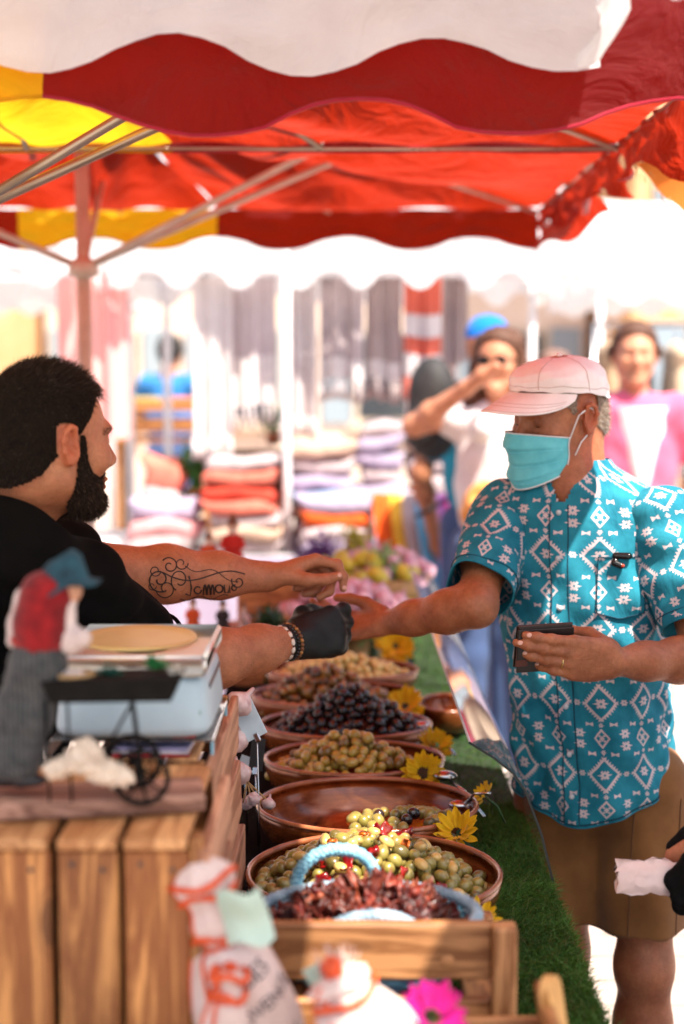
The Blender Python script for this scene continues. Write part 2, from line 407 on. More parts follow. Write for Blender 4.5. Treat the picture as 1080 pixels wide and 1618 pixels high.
# ------------------------------------------------------------------ smooth solids: blended capsules and ellipsoids -> one continuous mesh
class SDF:
    def __init__(s): s.p = []
    def cap(s, a, b, ra, rb=None, k=.02, op='u'):
        s.p.append(('c', np.array(a, float), np.array(b, float), ra, ra if rb is None else rb, k, op)); return s
    def chain(s, pts, rs, k=.02):
        for i in range(len(pts) - 1): s.cap(pts[i], pts[i + 1], rs[i], rs[i + 1], k)
        return s
    def ell(s, c, r, M=None, k=.02, op='u'):
        r = np.array([r] * 3 if np.isscalar(r) else r, float); M = np.eye(3) if M is None else np.array(M)[:3, :3]
        s.p.append(('e', np.array(c, float), r, M, None, k, op)); return s
    def plane(s, pt, nrm, k=.005):
        """keep what lies behind the plane"""
        n = np.array(nrm, float); n /= np.linalg.norm(n); s.p.append(('p', np.array(pt, float), n, None, None, k, 'i')); return s
    def bounds(s):
        lo, hi = np.full(3, 1e9), np.full(3, -1e9)
        for q in s.p:
            if q[6] != 'u': continue
            if q[0] == 'c':
                r = max(q[3], q[4]); lo = np.minimum(lo, np.minimum(q[1], q[2]) - r); hi = np.maximum(hi, np.maximum(q[1], q[2]) + r)
            elif q[0] == 'e':
                r = np.sqrt(((q[3] * q[2][None, :]) ** 2).sum(1)); lo = np.minimum(lo, q[1] - r); hi = np.maximum(hi, q[1] + r)
        return lo, hi
    @staticmethod
    def _d(q, X):
        if q[0] == 'c':
            a, b, ra, rb = q[1], q[2], q[3], q[4]; ba = b - a; L = ba @ ba
            pa = X - a; t = np.clip(pa @ ba / (L + 1e-12), 0, 1)
            return np.sqrt(((pa - t[:, None] * ba) ** 2).sum(1)) - (ra + t * (rb - ra))
        if q[0] == 'e':
            Y = (X - q[1]) @ q[3]; k0 = np.sqrt(((Y / q[2]) ** 2).sum(1)); k1 = np.sqrt(((Y / q[2] ** 2) ** 2).sum(1))
            return k0 * (k0 - 1) / (k1 + 1e-9)
        return (X - q[1]) @ q[2]
    @staticmethod
    def _comb(d, x, k, op):
        if op == 'u':
            h = np.maximum(k - np.abs(d - x), 0) / k; return np.minimum(d, x) - h * h * k / 4
        y = -x if op == 's' else x
        h = np.maximum(k - np.abs(d - y), 0) / k; return np.maximum(d, y) + h * h * k / 4
    def eval(s, X):
        d = np.full(len(X), 1.0)
        for q in s.p: d = s._comb(d, s._d(q, X), q[5], q[6])
        return d
    def mesh(s, h=.003, pad=.01):
        lo, hi = s.bounds(); lo = lo - pad - 2 * h; hi = hi + pad + 2 * h; B = 8
        nb = np.ceil((hi - lo) / (h * B)).astype(int) + 1; n = nb * B
        gi = np.stack(np.meshgrid(*[np.arange(k) for k in nb], indexing='ij'), -1).reshape(-1, 3)
        C = lo + (gi * B + (B - 1) / 2) * h; rb = h * B * .87 + h
        dc = s.eval(C); act = np.abs(dc) < rb * 1.25 + .012; ga = gi[act]; CA = C[act]
        D = np.repeat(np.repeat(np.repeat(np.sign(dc).reshape(nb).astype(np.float32) * .05, B, 0), B, 1), B, 2)
        loc = np.stack(np.meshgrid(*[np.arange(B)] * 3, indexing='ij'), -1).reshape(-1, 3)
        N = B ** 3; val = np.full((len(ga), N), .08)
        for q in s.p:
            if q[6] == 'u':
                near = np.nonzero(s._d(q, CA) < rb * 1.3 + .08 * (q[0] == 'e') + max(q[5], .02))[0]
            elif q[6] == 's': near = np.nonzero(s._d(q, CA) < rb * 1.3 + max(q[5], .02) + .02)[0]
            else: near = np.arange(len(CA))
            if not len(near): continue
            X = (lo + (ga[near][:, None, :] * B + loc[None]) * h).reshape(-1, 3)
            val[near] = s._comb(val[near].ravel(), s._d(q, X), q[5], q[6]).reshape(-1, N)
        for g, vv in zip(ga * B, val.reshape(-1, B, B, B)):
            D[g[0]:g[0] + B, g[1]:g[1] + B, g[2]:g[2] + B] = vv
        neg = D < 0; cnt = np.zeros(tuple(n - 1), np.uint8)
        offs = [(i, j, k) for i in (0, 1) for j in (0, 1) for k in (0, 1)]
        for i, j, k in offs: cnt += neg[i:n[0] - 1 + i, j:n[1] - 1 + j, k:n[2] - 1 + k]
        cells = np.stack(np.nonzero((cnt > 0) & (cnt < 8)), 1); m = len(cells)
        dims = n - 1; flat = (cells[:, 0] * dims[1] + cells[:, 1]) * dims[2] + cells[:, 2]
        cv = np.stack([D[cells[:, 0] + i, cells[:, 1] + j, cells[:, 2] + k] for i, j, k in offs], 1)
        acc = np.zeros((m, 3)); wsum = np.zeros(m); O = np.array(offs, float)
        for a in range(8):
            for b in range(a + 1, 8):
                if np.abs(O[a] - O[b]).sum() != 1: continue
                va, vb = cv[:, a], cv[:, b]; cr = (va < 0) != (vb < 0); t = np.where(cr, va / np.where(cr, va - vb, 1), 0)
                acc += np.where(cr[:, None], O[a] + t[:, None] * (O[b] - O[a]), 0); wsum += cr
        V = lo + (cells + acc / wsum[:, None]) * h
        F = []
        for ax in range(3):
            i1 = [(0, 0, 0), (1, 0, 0), (0, 1, 0), (0, 0, 1)][ax + 1]; ci = offs.index(i1)
            cr = (cv[:, 0] < 0) != (cv[:, ci] < 0); e = np.nonzero(cr)[0]; o1, o2 = (ax + 1) % 3, (ax + 2) % 3
            st = [dims[1] * dims[2], dims[2], 1]; f0 = flat[e]; ok = (cells[e][:, o1] > 0) & (cells[e][:, o2] > 0); e = e[ok]; f0 = f0[ok]
            q = []
            for a, b in ((0, 0), (1, 0), (1, 1), (0, 1)):
                q.append(np.searchsorted(flat, f0 - a * st[o1] - b * st[o2]))
            q = np.stack(q, 1); good = (q < m).all(1); q = q[good]; e = e[good]
            flip = cv[e, 0] < 0; q[~flip] = q[~flip][:, ::-1]; F.append(q)
        return V, np.vstack(F)
def hand(S, wrist, f, n, thumb_side, curls, thumb=None, sc=1.0, k=.006, grow=0.0, spread=.10):
    """adds a hand: f = towards the fingers, n = out of the palm, thumb_side = towards the thumb"""
    f = np.array(f, float); f /= np.linalg.norm(f); n = np.array(n, float); n -= f * (n @ f); n /= np.linalg.norm(n)
    t = np.cross(f, n); t = t if t @ np.array(thumb_side, float) > 0 else -t
    wr = np.array(wrist, float); g = grow
    L = [(.042, .026, .021), (.046, .030, .022), (.042, .028, .021), (.034, .021, .019)]
    kx = [.086, .090, .085, .077]; ky = [.030, .010, -.011, -.030]; tips = []
    S.ell(wr + f * .05 * sc - n * .002, (.05 * sc, .040 * sc + g, .014 * sc + g), np.stack([f, t, n], 1), .012)
    for i in range(4):
        K = wr + (f * kx[i] + t * ky[i] - n * .002) * sc
        S.cap(wr + t * ky[i] * .55 * sc + f * .01, K, .0155 * sc + g, .0115 * sc + g, .012)
        d = f * math.cos(spread * (1.5 - i) * .5) + t * math.sin(spread * (1.5 - i) * .5); d /= np.linalg.norm(d); a = K; ang = 0
        for j in range(3):
            ang += curls[i][j]; dd = d * math.cos(ang) + n * math.sin(ang); b = a + dd * L[i][j] * sc
            r0 = (.0106, .0096, .0086)[j] * sc + g; r1 = (.0092, .0084, .0072)[j] * sc + g
            if i == 3: r0 *= .88; r1 *= .88
            S.cap(a, b, r0, r1, k); S.ell(b, r1 * 1.10, None, .003) if j < 2 else None; a = b
        tips.append(a)
    th = thumb or [(.5, .8, .25), (.85, .35, .3), (.95, .1, .25)]
    a = wr + (f * .018 + t * .024 + n * .008) * sc
    for j, (ln, r0, r1) in enumerate(((.044, .0165, .0125), (.034, .0120, .0105), (.028, .0105, .0085))):
        d = f * th[j][0] + t * th[j][1] + n * th[j][2]; d /= np.linalg.norm(d); b = a + d * ln * sc
        S.cap(a, b, r0 * sc + g, r1 * sc + g, .014 if j == 0 else k); a = b
    tips.append(a); return tips
def head_axes(face, pitch=0.0, roll=0.0):
    """columns: forward, left, up of a head that faces the horizontal direction face, nodding down by pitch"""
    f = np.array([face[0], face[1], 0.0]); f /= np.linalg.norm(f); l = np.array([-f[1], f[0], 0.0]); u = np.array([0, 0, 1.0])
    f2 = f * math.cos(pitch) - u * math.sin(pitch); u2 = u * math.cos(pitch) + f * math.sin(pitch)
    l2 = l * math.cos(roll) + u2 * math.sin(roll); u3 = u2 * math.cos(roll) - l * math.sin(roll)
    return np.stack([f2, l2, u3], 1)
def head(S, c, A, sc=1.0, ears=True, detail=True, jaw=1.0):
    c = np.array(c, float); W = lambda x, y, z: c + A @ (np.array([x, y, z]) * sc)
    E_ = lambda p, r, k, op='u', M=None: S.ell(W(*p), np.array(r) * sc, A if M is None else A @ M, k * sc, op)
    E_((-.014, 0, .032), (.096, .076, .086), .02)
    E_((.028, 0, -.032), (.060, .061, .084), .04)
    E_((-.045, 0, -.02), (.06, .06, .06), .04)
    for s in (-1, 1):
        S.cap(W(-.004, s * .050, -.062), W(.060, s * .014, -.104), .020 * sc * jaw, .017 * sc * jaw, .03 * sc)
        E_((.058, s * .042, -.030), (.026, .022, .022), .02)
    E_((.074, 0, -.104), (.018, .021, .016), .02)
    if detail:
        S.cap(W(.080, -.034, .017), W(.083, 0, .019), .010 * sc, .011 * sc, .016 * sc); S.cap(W(.083, 0, .019), W(.080, .034, .017), .011 * sc, .010 * sc, .016 * sc)
        for s in (-1, 1):
            E_((.094, s * .032, -.002), (.015, .018, .012), .012, 's'); E_((.070, s * .032, -.003), (.0155, .017, .0135), .006)
        S.cap(W(.084, 0, .008), W(.109, 0, -.034), .008 * sc, .0115 * sc, .012 * sc)
        for s in (-1, 1): E_((.096, s * .0125, -.040), (.011, .008, .0085), .008)
        E_((.089, 0, -.0665), (.010, .023, .0065), .007); E_((.087, 0, -.079), (.010, .020, .0075), .007)
        E_((.099, 0, -.0725), (.008, .024, .0022), .004, 's')
    if ears:
        for s in (-1, 1):
            ax = np.array(Matrix.Rotation(s * R(28), 3, 'Z') @ Matrix.Rotation(R(-12), 3, 'Y'))
            E_((-.014, s * .080, -.010), (.018, .0075, .032), .010, M=ax)
            if detail:
                E_((-.010, s * .0885, -.004), (.0105, .0065, .0205), .004, 's', ax)
                E_((-.004, s * .0850, -.014), (.006, .007, .007), .004, 's', ax)
                pts = [(-.002, .082, .006), (-.006, .087, .019), (-.015, .090, .022), (-.024, .091, .014), (-.0275, .090, .0), (-.024, .088, -.018), (-.014, .085, -.034), (-.006, .081, -.034)]
                for a, b in zip(pts[:-1], pts[1:]): S.cap(W(a[0], s * a[1], a[2]), W(b[0], s * b[1], b[2]), .0042 * sc, .0042 * sc, .004)
                S.cap(W(-.001, s * .082, -.010), W(.0, s * .081, -.020), .004 * sc, .0045 * sc, .005)
    return W
def local_of(V, c, A, sc=1.0): return ((np.asarray(V) - np.array(c)) @ A) / sc
def tri_sample(V, F, n, mask=None):
    """random points and normals on a quad mesh; mask = per-vertex weight"""
    V = np.asarray(V); F = np.asarray(F); a, b, c, d = (V[F[:, i]] for i in range(4)); nr = np.cross(c - a, d - b)
    ar = np.linalg.norm(nr, axis=1); nr = nr / (ar[:, None] + 1e-12); wgt = ar.copy()
    if mask is not None: wgt = wgt * mask[F].mean(1)
    i = RNG.choice(len(F), n, p=wgt / wgt.sum()); u, v = RNG.random((2, n, 1))
    return (a[i] * (1 - u) + b[i] * u) * (1 - v) + (d[i] * (1 - u) + c[i] * u) * v, nr[i]
def strands(Pt, Dr, length, width, bend=None, seg=3):
    """tapered blades rooted at Pt along Dr (each n x 3)"""
    n = len(Pt); Dr = Dr / (np.linalg.norm(Dr, axis=1, keepdims=True) + 1e-9)
    s = np.cross(Dr, RNG.normal(size=(n, 3))); s /= np.linalg.norm(s, axis=1, keepdims=True) + 1e-9
    length = np.asarray(length).reshape(-1, 1) * np.ones((n, 1)); rows = []
    for j in range(seg + 1):
        t = j / seg; p = Pt + Dr * length * t
        if bend is not None: p = p + bend * (t * t) * length
        wd = width * (1 - .85 * t); rows.append(np.stack([p - s * wd, p + s * wd], 1))
    V = np.stack(rows, 1).reshape(n, -1, 3); k = (seg + 1) * 2
    f = np.array([[2 * j, 2 * j + 1, 2 * j + 3, 2 * j + 2] for j in range(seg)])
    F = (np.arange(n)[:, None, None] * k + f[None]).reshape(-1, 4)
    return V.reshape(-1, 3), F, k
# ================================================================== the setting
def m_ground():
    t = MT('paving'); v = t.coord(scale=(1, 1, 1))
    br = t.new('ShaderNodeTexBrick'); t.link(v, br.inputs['Vector']); br.inputs['Scale'].default_value = 1.6
    br.inputs['Mortar Size'].default_value = .012; br.inputs['Color1'].default_value = (.46, .38, .33, 1); br.inputs['Color2'].default_value = (.38, .31, .27, 1); br.inputs['Mortar'].default_value = (.2, .15, .12, 1)
    n = t.noise(v, 3.5, 6, .6); n2 = t.noise(v, 40, 4)
    col = t.mix((n - .3) * .9, br.outputs['Color'], (.50, .41, .36)); col = t.mix((n2 - .5) * .8, col, (.22, .17, .14))
    t.set(Base_Color=col, Roughness=.8); t.bump(n2 * .6 + E(t.nt, br.outputs['Fac']) * -.6, .5, .006); return t.m
struct('ground', sheet(lambda u, v: np.stack([(u - .5) * 400, (v - .35) * 400, 0 * u], 1), 5, 5), m_ground())

# ---- stall table with turf
TZ = .752; TX0, TX1 = -.32, .366
W_PLANK = wood('trestle_wood', srgb(150, 105, 65), srgb(95, 60, 32), 1)
tab = thing('market_table', 'long trestle table carrying the row of olive bowls', 'table', (.02, 3.2, 0))
obj('table_top', box((.02, 3.25, TZ - .026), (.69, 4.1, .03), .003), W_PLANK, tab, smooth=False)
for y in (1.45, 3.2, 5.0):
    for x in (-.26, .30):
        obj('leg', box((x, y, (TZ - .041) / 2), (.05, .05, TZ - .041), .003), W_PLANK, tab, smooth=False)
def skirt(u, v):
    y = 1.22 + u * 4.1; z = TZ - .02 - v * .62; x = .372 + .012 * np.sin(y * 31) * v + .006 * np.sin(y * 77 + 1) * v
    return np.stack([x, y, z], 1)
obj('table_skirt', sheet(skirt, 160, 8), cloth('dark_skirt', (.012, .011, .010)), tab)
sidet = thing('side_table', 'low wooden side table under the wooden crates', 'table', (-.62, 1.5, 0))
obj('table_top', box((-.625, 1.48, TZ - .02), (.58, .64, .03), .003), W_PLANK, sidet, smooth=False)
for x in (-.86, -.40):
    for y in (1.22, 1.74): obj('leg', box((x, y, (TZ - .036) / 2), (.05, .05, TZ - .036), .003), W_PLANK, sidet, smooth=False)

def m_turf():
    t = MT('turf_blades'); col = t.attr(); t.set(Base_Color=col, Roughness=.55); t.b.inputs['Specular IOR Level'].default_value = .35
    tr = t.new('ShaderNodeBsdfTranslucent'); t.link(col, tr.inputs[0]); mx = t.new('ShaderNodeMixShader'); mx.inputs[0].default_value = .25
    t.link(t.b.outputs[0], mx.inputs[1]); t.link(tr.outputs[0], mx.inputs[2]); t.link(mx.outputs[0], t.out.inputs[0]); return t.m
turf = thing('turf_mat', 'green artificial turf mat covering the table under the olive bowls', 'turf mat', (.02, 3.2, TZ))
obj('mat_backing', box((.023, 3.25, TZ - .0035), (.686, 4.1, .007), .001), plain('turf_backing', (.02, .045, .012), .9), turf, smooth=False)
def blades(n, x0, x1, y0, y1, ln, wd):
    p = np.stack([RNG.uniform(x0, x1, n), RNG.uniform(y0, y1, n), np.full(n, TZ)], 1)
    patch = np.sin(p[:, 0] * 23 + 2 * np.sin(p[:, 1] * 9)) * np.sin(p[:, 1] * 17 + 1.5 * np.sin(p[:, 0] * 13))
    lean = np.stack([.30 * np.sin(p[:, 1] * 8 + p[:, 0] * 5) + .2, -.35 + .25 * np.sin(p[:, 0] * 14), 0 * patch], 1)
    d = RNG.normal(0, .42, (n, 3)); d[:, 2] = 1.0; d = d + lean
    L = ln * RNG.uniform(.6, 1.2, n) * (1 + .15 * patch)
    b = RNG.normal(0, .35, (n, 3)); b[:, 2] = -abs(b[:, 2])
    V, F, k = strands(p, d, L, wd, b, 2)
    r = RNG.random(n); base = np.where(r[:, None] < .12, np.array([[.16, .17, .05]]), np.array([[.050, .150, .024]]) * (1 + .7 * (r[:, None] - .5)) * (1 + .25 * patch[:, None]) + np.array([[.05, .035, .0]]) * RNG.random((n, 1)) ** 2)
    return V, F, np.repeat(base, k, 0)
B1 = blades(80000, .04, TX1 + .004, 1.6, 2.9, .019, .0010); B2 = blades(26000, -.32, TX1 + .004, 1.3, 5.25, .019, .0012)
tv = np.vstack([B1[0], B2[0]]); tf = np.vstack([B1[1], B2[1] + len(B1[0])])
to = obj('turf_pile', (tv, tf), m_turf(), turf, smooth=False); set_col(to, np.vstack([B1[2], B2[2]])); to['kind'] = 'stuff'
blk = obj('dark_shade_sheet', sheet(lambda u, v: np.stack([-.325 + .31 * u, 1.78 + v * 2.35, TZ + .017 + .006 * np.sin(v * 37 + u * 9) * np.sin(u * 11)], 1), 20, 90), plain('dark_shade_sheet', (.006, .006, .006), .95, bump=.3, spec=.05), origin=(-.17, 2.9, TZ))  # black cloth put in for the deep shade between crates and bowls
tag(blk, 'rumpled black cloth standing in for the deep shade along the left of the bowls', 'cloth')

# ---- clear guard along the table edge
ACR = acrylic('clear_acrylic'); ACE = plain('acrylic_edge', (.04, .05, .05), .3, bump=0, spec=.2)
gp = [(.374, TZ + .004), (.352, .845), (.322, .925), (.300, .957), (.265, .985), (.222, 1.012)]
guard = thing('sneeze_guard', 'clear bent acrylic guard leaning over the olive bowls at the table edge', 'sneeze guard', (.36, 3.6, TZ))
Y0, Y1 = 2.43, 4.95; th = .004
def gprof(y):
    out = [np.array([x, y, z]) for x, z in gp]; inn = []
    for i, (x, z) in enumerate(gp):
        a = gp[max(i - 1, 0)]; b = gp[min(i + 1, len(gp) - 1)]; t = np.array([b[0] - a[0], b[1] - a[1]]); t /= np.linalg.norm(t)
        inn.append(np.array([x - t[1] * th, y, z + t[0] * th]))
    return np.array(out), np.array(inn)
o0, i0 = gprof(Y0); o1, i1 = gprof(Y1); n = len(gp)
obj('pane', (np.vstack([o0, o1]), [[i, i + 1, n + i + 1, n + i] for i in range(n - 1)]), ACR, guard, smooth=True)
Ve = np.vstack([o0, i0]); obj('pane_edge', (Ve, [[i, i + 1, n + i + 1, n + i] for i in range(n - 1)]), ACE, guard, smooth=False)
obj('pane_edge', tube([(gp[-1][0], Y0 + (Y1 - Y0) * t, gp[-1][1]) for t in (0, .5, 1)], .0022, 6), plain('acrylic_edge_light', (.55, .55, .56), .15, bump=0), guard)
for y in (3.3, 4.3): obj('guard_foot', box((.368, y, TZ + .02), (.014, .05, .04), .002), plain('foot_plastic', (.6, .6, .6), .3), guard, smooth=False)

# ---- parasols
RED = cloth('red_canopy', (.075, .0008, .003), .30, (.055, .0006, .002), tcol=(.80, .038, .005), wrk=.06); YEL = cloth('yellow_canopy', (.74, .46, .010), .52, (.66, .40, .008), tcol=(.9, .5, .010), wrk=.04)
WHT = cloth('white_canopy', (.78, .77, .78), .34, (.70, .69, .71), tcol=(.82, .80, .78), wrk=.03)
TUBE = plain('parasol_tube', (.52, .46, .36), .3, (.42, .36, .28), 12, metal=.7, bump=.05)
TUBEP = plain('parasol_tube_pale', (.62, .55, .47), .45, (.5, .43, .36), 12, bump=.05)
HEM = cloth('canopy_hem', (.35, .01, .03))
def valance(p0, p1, zt, zb, amp, wave, phase, nu=90, nv=10, rip=.012, seed=0, u0=0, u1=1, ztfn=None, zbfn=None):
    p0, p1 = np.array(p0, float), np.array(p1, float); L = np.linalg.norm(p1 - p0); d = (p1 - p0) / L; nn = np.array([-d[1], d[0]])
    def fn(u, v):
        uu = u0 + (u1 - u0) * u; s = uu * L; c = np.cos(2 * PI * (s - phase) / wave); c = np.sign(c) * np.abs(c) ** .75
        b = zb + amp * (.5 - .5 * c); t = zt + 0 * s
        if ztfn is not None: t = ztfn(uu)
        if zbfn is not None: b = b + zbfn(uu)
        z = t + (b - t) * v; off = rip * v * (np.sin(s * 9 + seed) + .6 * np.sin(s * 23 + 2 * seed + v * 2)) + .3 * rip * np.sin(s * 51 + v * 5 + seed) + .35 * rip * np.sin(s * 17 - v * 9 + seed) * np.sin(s * 5 + v * 4) + .25 * rip * np.sin(s * 33 + v * 13 + 3 * np.sin(s * 7 + seed))
        return np.stack([p0[0] + d[0] * s + nn[0] * off, p0[1] + d[1] * s + nn[1] * off, z], 1)
    return sheet(fn, nu, nv)
def hem_of(VF, nu, nv):
    V = VF[0].reshape(nu, nv, 3)[:, -1]; return tube(V, .003, 5)
def parasol(label, cx, cy, hx, hy, ze, ztop, zb, amp, wave, gores, cols, seed, hub_z, back_amp=None, roof_cols=None, lips=(), no_struts=(), pole=True, back_sag=None, side_raise=None, hems=True, group=None, struts=True, metal=None, phase=0.0, sag_k=1.0):
    metal = metal or TUBE
    t = thing('market_parasol', label, 'parasol', (cx, cy, 0), group); c = np.array([cx, cy, ztop])
    xs = [cx - hx] + gores + [cx + hx]; X0, X1, YF, YB = cx - hx, cx + hx, cy - hy, cy + hy
    def panel(a, b):
        def fn(u, v):
            e = np.array(a)[None] * (1 - u)[:, None] + np.array(b)[None] * u[:, None]; q = e * (1 - v)[:, None] + c[None] * v[:, None]
            q[:, 2] -= .05 * np.sin(PI * np.clip(v, 0, 1)) * (.4 + .6 * np.sin(PI * u)); q[:, 2] += .006 * np.sin(u * 19 + seed) * (1 - v) + sag_k * (.012 * np.sin(u * 7 + v * 6 + seed) * np.sin(PI * v) + .008 * np.sin(u * 15 - v * 11 + seed) * np.sin(PI * v) - .05 * np.sin(PI * v) * np.sin(PI * u) ** 2)
            return q
        return sheet(fn, 40, 24)
    for y in (YF, YB):
        for i in range(len(xs) - 1): obj('roof_panel', panel((xs[i], y, ze), (xs[i + 1], y, ze)), (roof_cols or cols)[i], t)
    obj('roof_panel', panel((X0, YF, ze), (X0, YB, ze)), cols[0], t); obj('roof_panel', panel((X1, YF, ze), (X1, YB, ze)), cols[-1], t)
    L = X1 - X0
    for y, sag in ((YF, None), (YB, back_sag)):
        for i in range(len(xs) - 1):
            ua, ub = (xs[i] - X0) / L, (xs[i + 1] - X0) / L; nu = max(24, int(90 * (ub - ua)))
            vf = valance((X0, y + (.004 if y == YB else -.004)), (X1, y + (.004 if y == YB else -.004)), ze, zb, (back_amp if back_amp is not None and y == YB else amp), wave, L + phase, nu, 14, .016 if back_amp is None or y == YF else .03, seed + (y == YB), ua, ub, zbfn=sag)
            if ('F' if y == YF else 'B') in lips: vf = valance((X0, y + (.004 if y == YB else -.004)), (X1, y + (.004 if y == YB else -.004)), ze, ze - .020, .003, wave, 0, nu, 14, .003, seed, ua, ub)
            vo = obj('valance', vf, cols[i] if 'B' not in lips or y == YF else cols[0], t)
            if hems: obj('hem', hem_of(vf, nu, 14), HEM if cols[i] is RED else cols[i], vo)
    for x, m in ((X0, cols[0]), (X1, cols[-1])):
        vf = valance((x, YF), (x, YB), ze, zb, amp, wave, 0, 60, 10, .02, seed + 3, zbfn=(side_raise if x == X1 else None)); obj('valance', vf, m, t)
    for y in (() if 'F' in lips else (YF, YB)): obj('eave_bar', tube([(X0, y, ze - .012), (X1, y, ze - .012)], .0045 if ('F' if y == YF else 'B') in lips else .008, 8), metal, t)
    for x in (X0, X1): obj('eave_bar', tube([(x, YF, ze - .006), (x, YB, ze - .006)], .004, 8), metal, t)
    if pole:
        obj('pole', tube([(cx, cy, 0), (cx, cy, ztop - .03)], .021, 14), metal, t); obj('hub', lathe([(.022, hub_z - .03), (.045, hub_z - .02), (.045, hub_z + .02), (.022, hub_z + .03)], 16, (cx, cy, 0)), metal, t)
        obj('base_plate', box((cx, cy, .02), (.45, .45, .04), .004), plain('parasol_base', (.08, .08, .08), .6), t, smooth=False)
    for ex, ey in [(X0, YF), (X1, YF), (X0, YB), (X1, YB), (cx, YF), (cx, YB), (X0, cy), (X1, cy), (cx + hx * .5, YF), (cx + hx * .5, YB)]:
        e = np.array([ex, ey, ze - .012]); top = c - np.array([0, 0, .05]); obj('rib', tube([top, e], .008, 8), metal, t)
        if struts and (ex, ey) not in [(cx, YF), (cx + hx * .5, YF), (cx + hx * .5, YB), (X1, YB)]:
            q = top + (e - top) * .60 - np.array([0, 0, .02]); obj('strut', tube([(cx, cy, hub_z), q], .0105, 8), metal, t)
    return t
parasol('near red market parasol with one yellow gore, its scalloped edge over the vendor', -.78, 2.83, 1.46, .765, 2.215, 2.62, 1.985, .052, .457, [-1.14, -.42], [RED, YEL, RED], .3, 1.94,
        back_amp=.004, back_sag=lambda u: .040 + .012 * np.cos(u * 9) + .15 * np.clip((u - .70) / .3, 0, 1) ** 2, side_raise=lambda u: .14 * np.clip((u - .35) / .65, 0, 1), phase=.03, metal=TUBE, lips=('B',))
parasol('far red market parasol with yellow gore and pole behind the vendor', -.78, 4.35, 1.47, .74, 2.225, 2.62, 2.085, .045, .45, [-1.14, -.44], [RED, YEL, RED], 1.7, 1.965, metal=TUBEP, side_raise=lambda u: .03 * u, lips=('F',), roof_cols=[RED, RED, RED], sag_k=2.2)
parasol('white market parasol with scalloped valance hanging nearest overhead', -1.0, 1.275, 1.355, .755, 2.235, 2.60, 2.065, .05, .365, [], [WHT], 4.0, 1.95, hems=False, phase=-.04)
parasol('unseen white parasol added at the right to shade the turf and the customer', 1.80, 1.085, 1.21, 1.035, 2.29, 2.64, 2.12, .05, .45, [], [WHT], 2.6, 1.97, hems=False)  # added out of view, only to keep sun off turf and customer
# folded-up corner flap of the far parasol and a fringed orange awning edge beyond
fl = sheet(lambda u, v: np.stack([.70 + .06 * u + .03 * np.sin(v * 5 + u * 3), 5.02 - .75 * u, 2.235 - .17 * v + .05 * u * v + .02 * np.sin(u * 9)], 1), 24, 12)
o = obj('canopy_flap', fl, RED, origin=(.7, 4.7, 2.2)); tag(o, 'crumpled red corner flap hanging from the far parasol', 'canopy flap')
def m_orange(): return cloth('orange_canopy', (.75, .20, .03), .4, (.62, .15, .02), tcol=(.9, .3, .05))
fr = thing('fringed_awning', 'orange fringed awning edge hanging at the upper right', 'awning', (1.0, 3.4, 2.2))
q0 = P(1012, 262, 3.4); 
ff = sheet(lambda u, v: np.stack([q0.x + .9 * u + .02 * np.sin(v * 4), 3.4 + .02 * np.sin(u * 30) * v, q0.z + .02 - v * (.015 + .16 * np.minimum(u * 6, 1)) + .012 * np.abs(np.sin(u * 40)) * v], 1), 60, 8)
obj('awning_cloth', ff, m_orange(), fr)
V = ff[0].reshape(60, 8, 3)[:, -1]; pp = V[RNG.integers(0, 59, 260)] + RNG.normal(0, .006, (260, 3)); sv = strands(pp, np.tile([0, 0, -1.0], (260, 1)) + RNG.normal(0, .35, (260, 3)), .022, .0016, None, 2)
obj('fringe', (sv[0], sv[1]), plain('fringe_straw', (.7, .45, .2), .8, bump=0), fr)
obj('awning_bar', tube([(q0.x, 3.4, q0.z + .02), (q0.x + .95, 3.4, q0.z + .02)], .012, 8), TUBEP, fr); obj('awning_post', tube([(q0.x + .9, 3.4, 0), (q0.x + .9, 3.4, q0.z + .02)], .015, 8), TUBEP, fr)
# ================================================================== bowls, olives, basket, rack
def m_bowl():
    t = MT('bowl_wood'); v = t.coord(scale=(1, 1, 2.2)); n = t.noise(v, 9, 6, .6, 1.5); n2 = t.noise(t.coord(scale=(6, 6, 60)), 6, 4)
    col = t.ramp(n * .7 + n2 * .3, [(.30, srgb(72, 30, 12)), (.52, srgb(140, 70, 30)), (.78, srgb(196, 118, 62))])
    t.set(Base_Color=col, Roughness=n2 * .2 + .12, Metallic=.35); t.b.inputs['Coat Weight'].default_value = .6; t.b.inputs['Coat Roughness'].default_value = .15
    t.bump(n2, .15, .001); return t.m
BOWL = m_bowl(); RIMM = plain('bowl_rim', srgb(180, 112, 74), .25, srgb(130, 70, 40), 14, coat=.5, bump=.05)
RIM_Z = .860
def bowl(label, x, y, rx, ry, hgt=.098, rz=RIM_Z):
    t = thing('wooden_bowl', label, 'bowl', (x, y, rz - hgt), 'wooden bowls in a row along the table')
    sy = ry / rx; o = []
    for a in np.linspace(0, 1, 12): o.append((rx * (.42 + .58 * math.sin(a * PI / 2) ** .8), -hgt + hgt * (1 - math.cos(a * PI / 2)) ** .85))
    inn = [(r - .009, max(z + .009, -hgt + .012)) for r, z in o][::-1]
    inn[0] = (rx - .010, -.003)
    prof = [(.02, -hgt)] + o[:-1] + [(rx, -.004)]
    obj('bowl_wall', lathe(prof + [(rx - .002, .0015), (rx - .006, .002)] + inn + [(.004, -hgt + .012)], 72, (x, y, rz), 1, sy), BOWL, t)
    ang = np.linspace(0, 2 * PI, 73)
    obj('rim', tube([(x + (rx - .003) * math.cos(a), y + (ry - .003) * math.sin(a), rz + .001) for a in ang], .0048, 8, cap=False), RIMM, t)
    return t
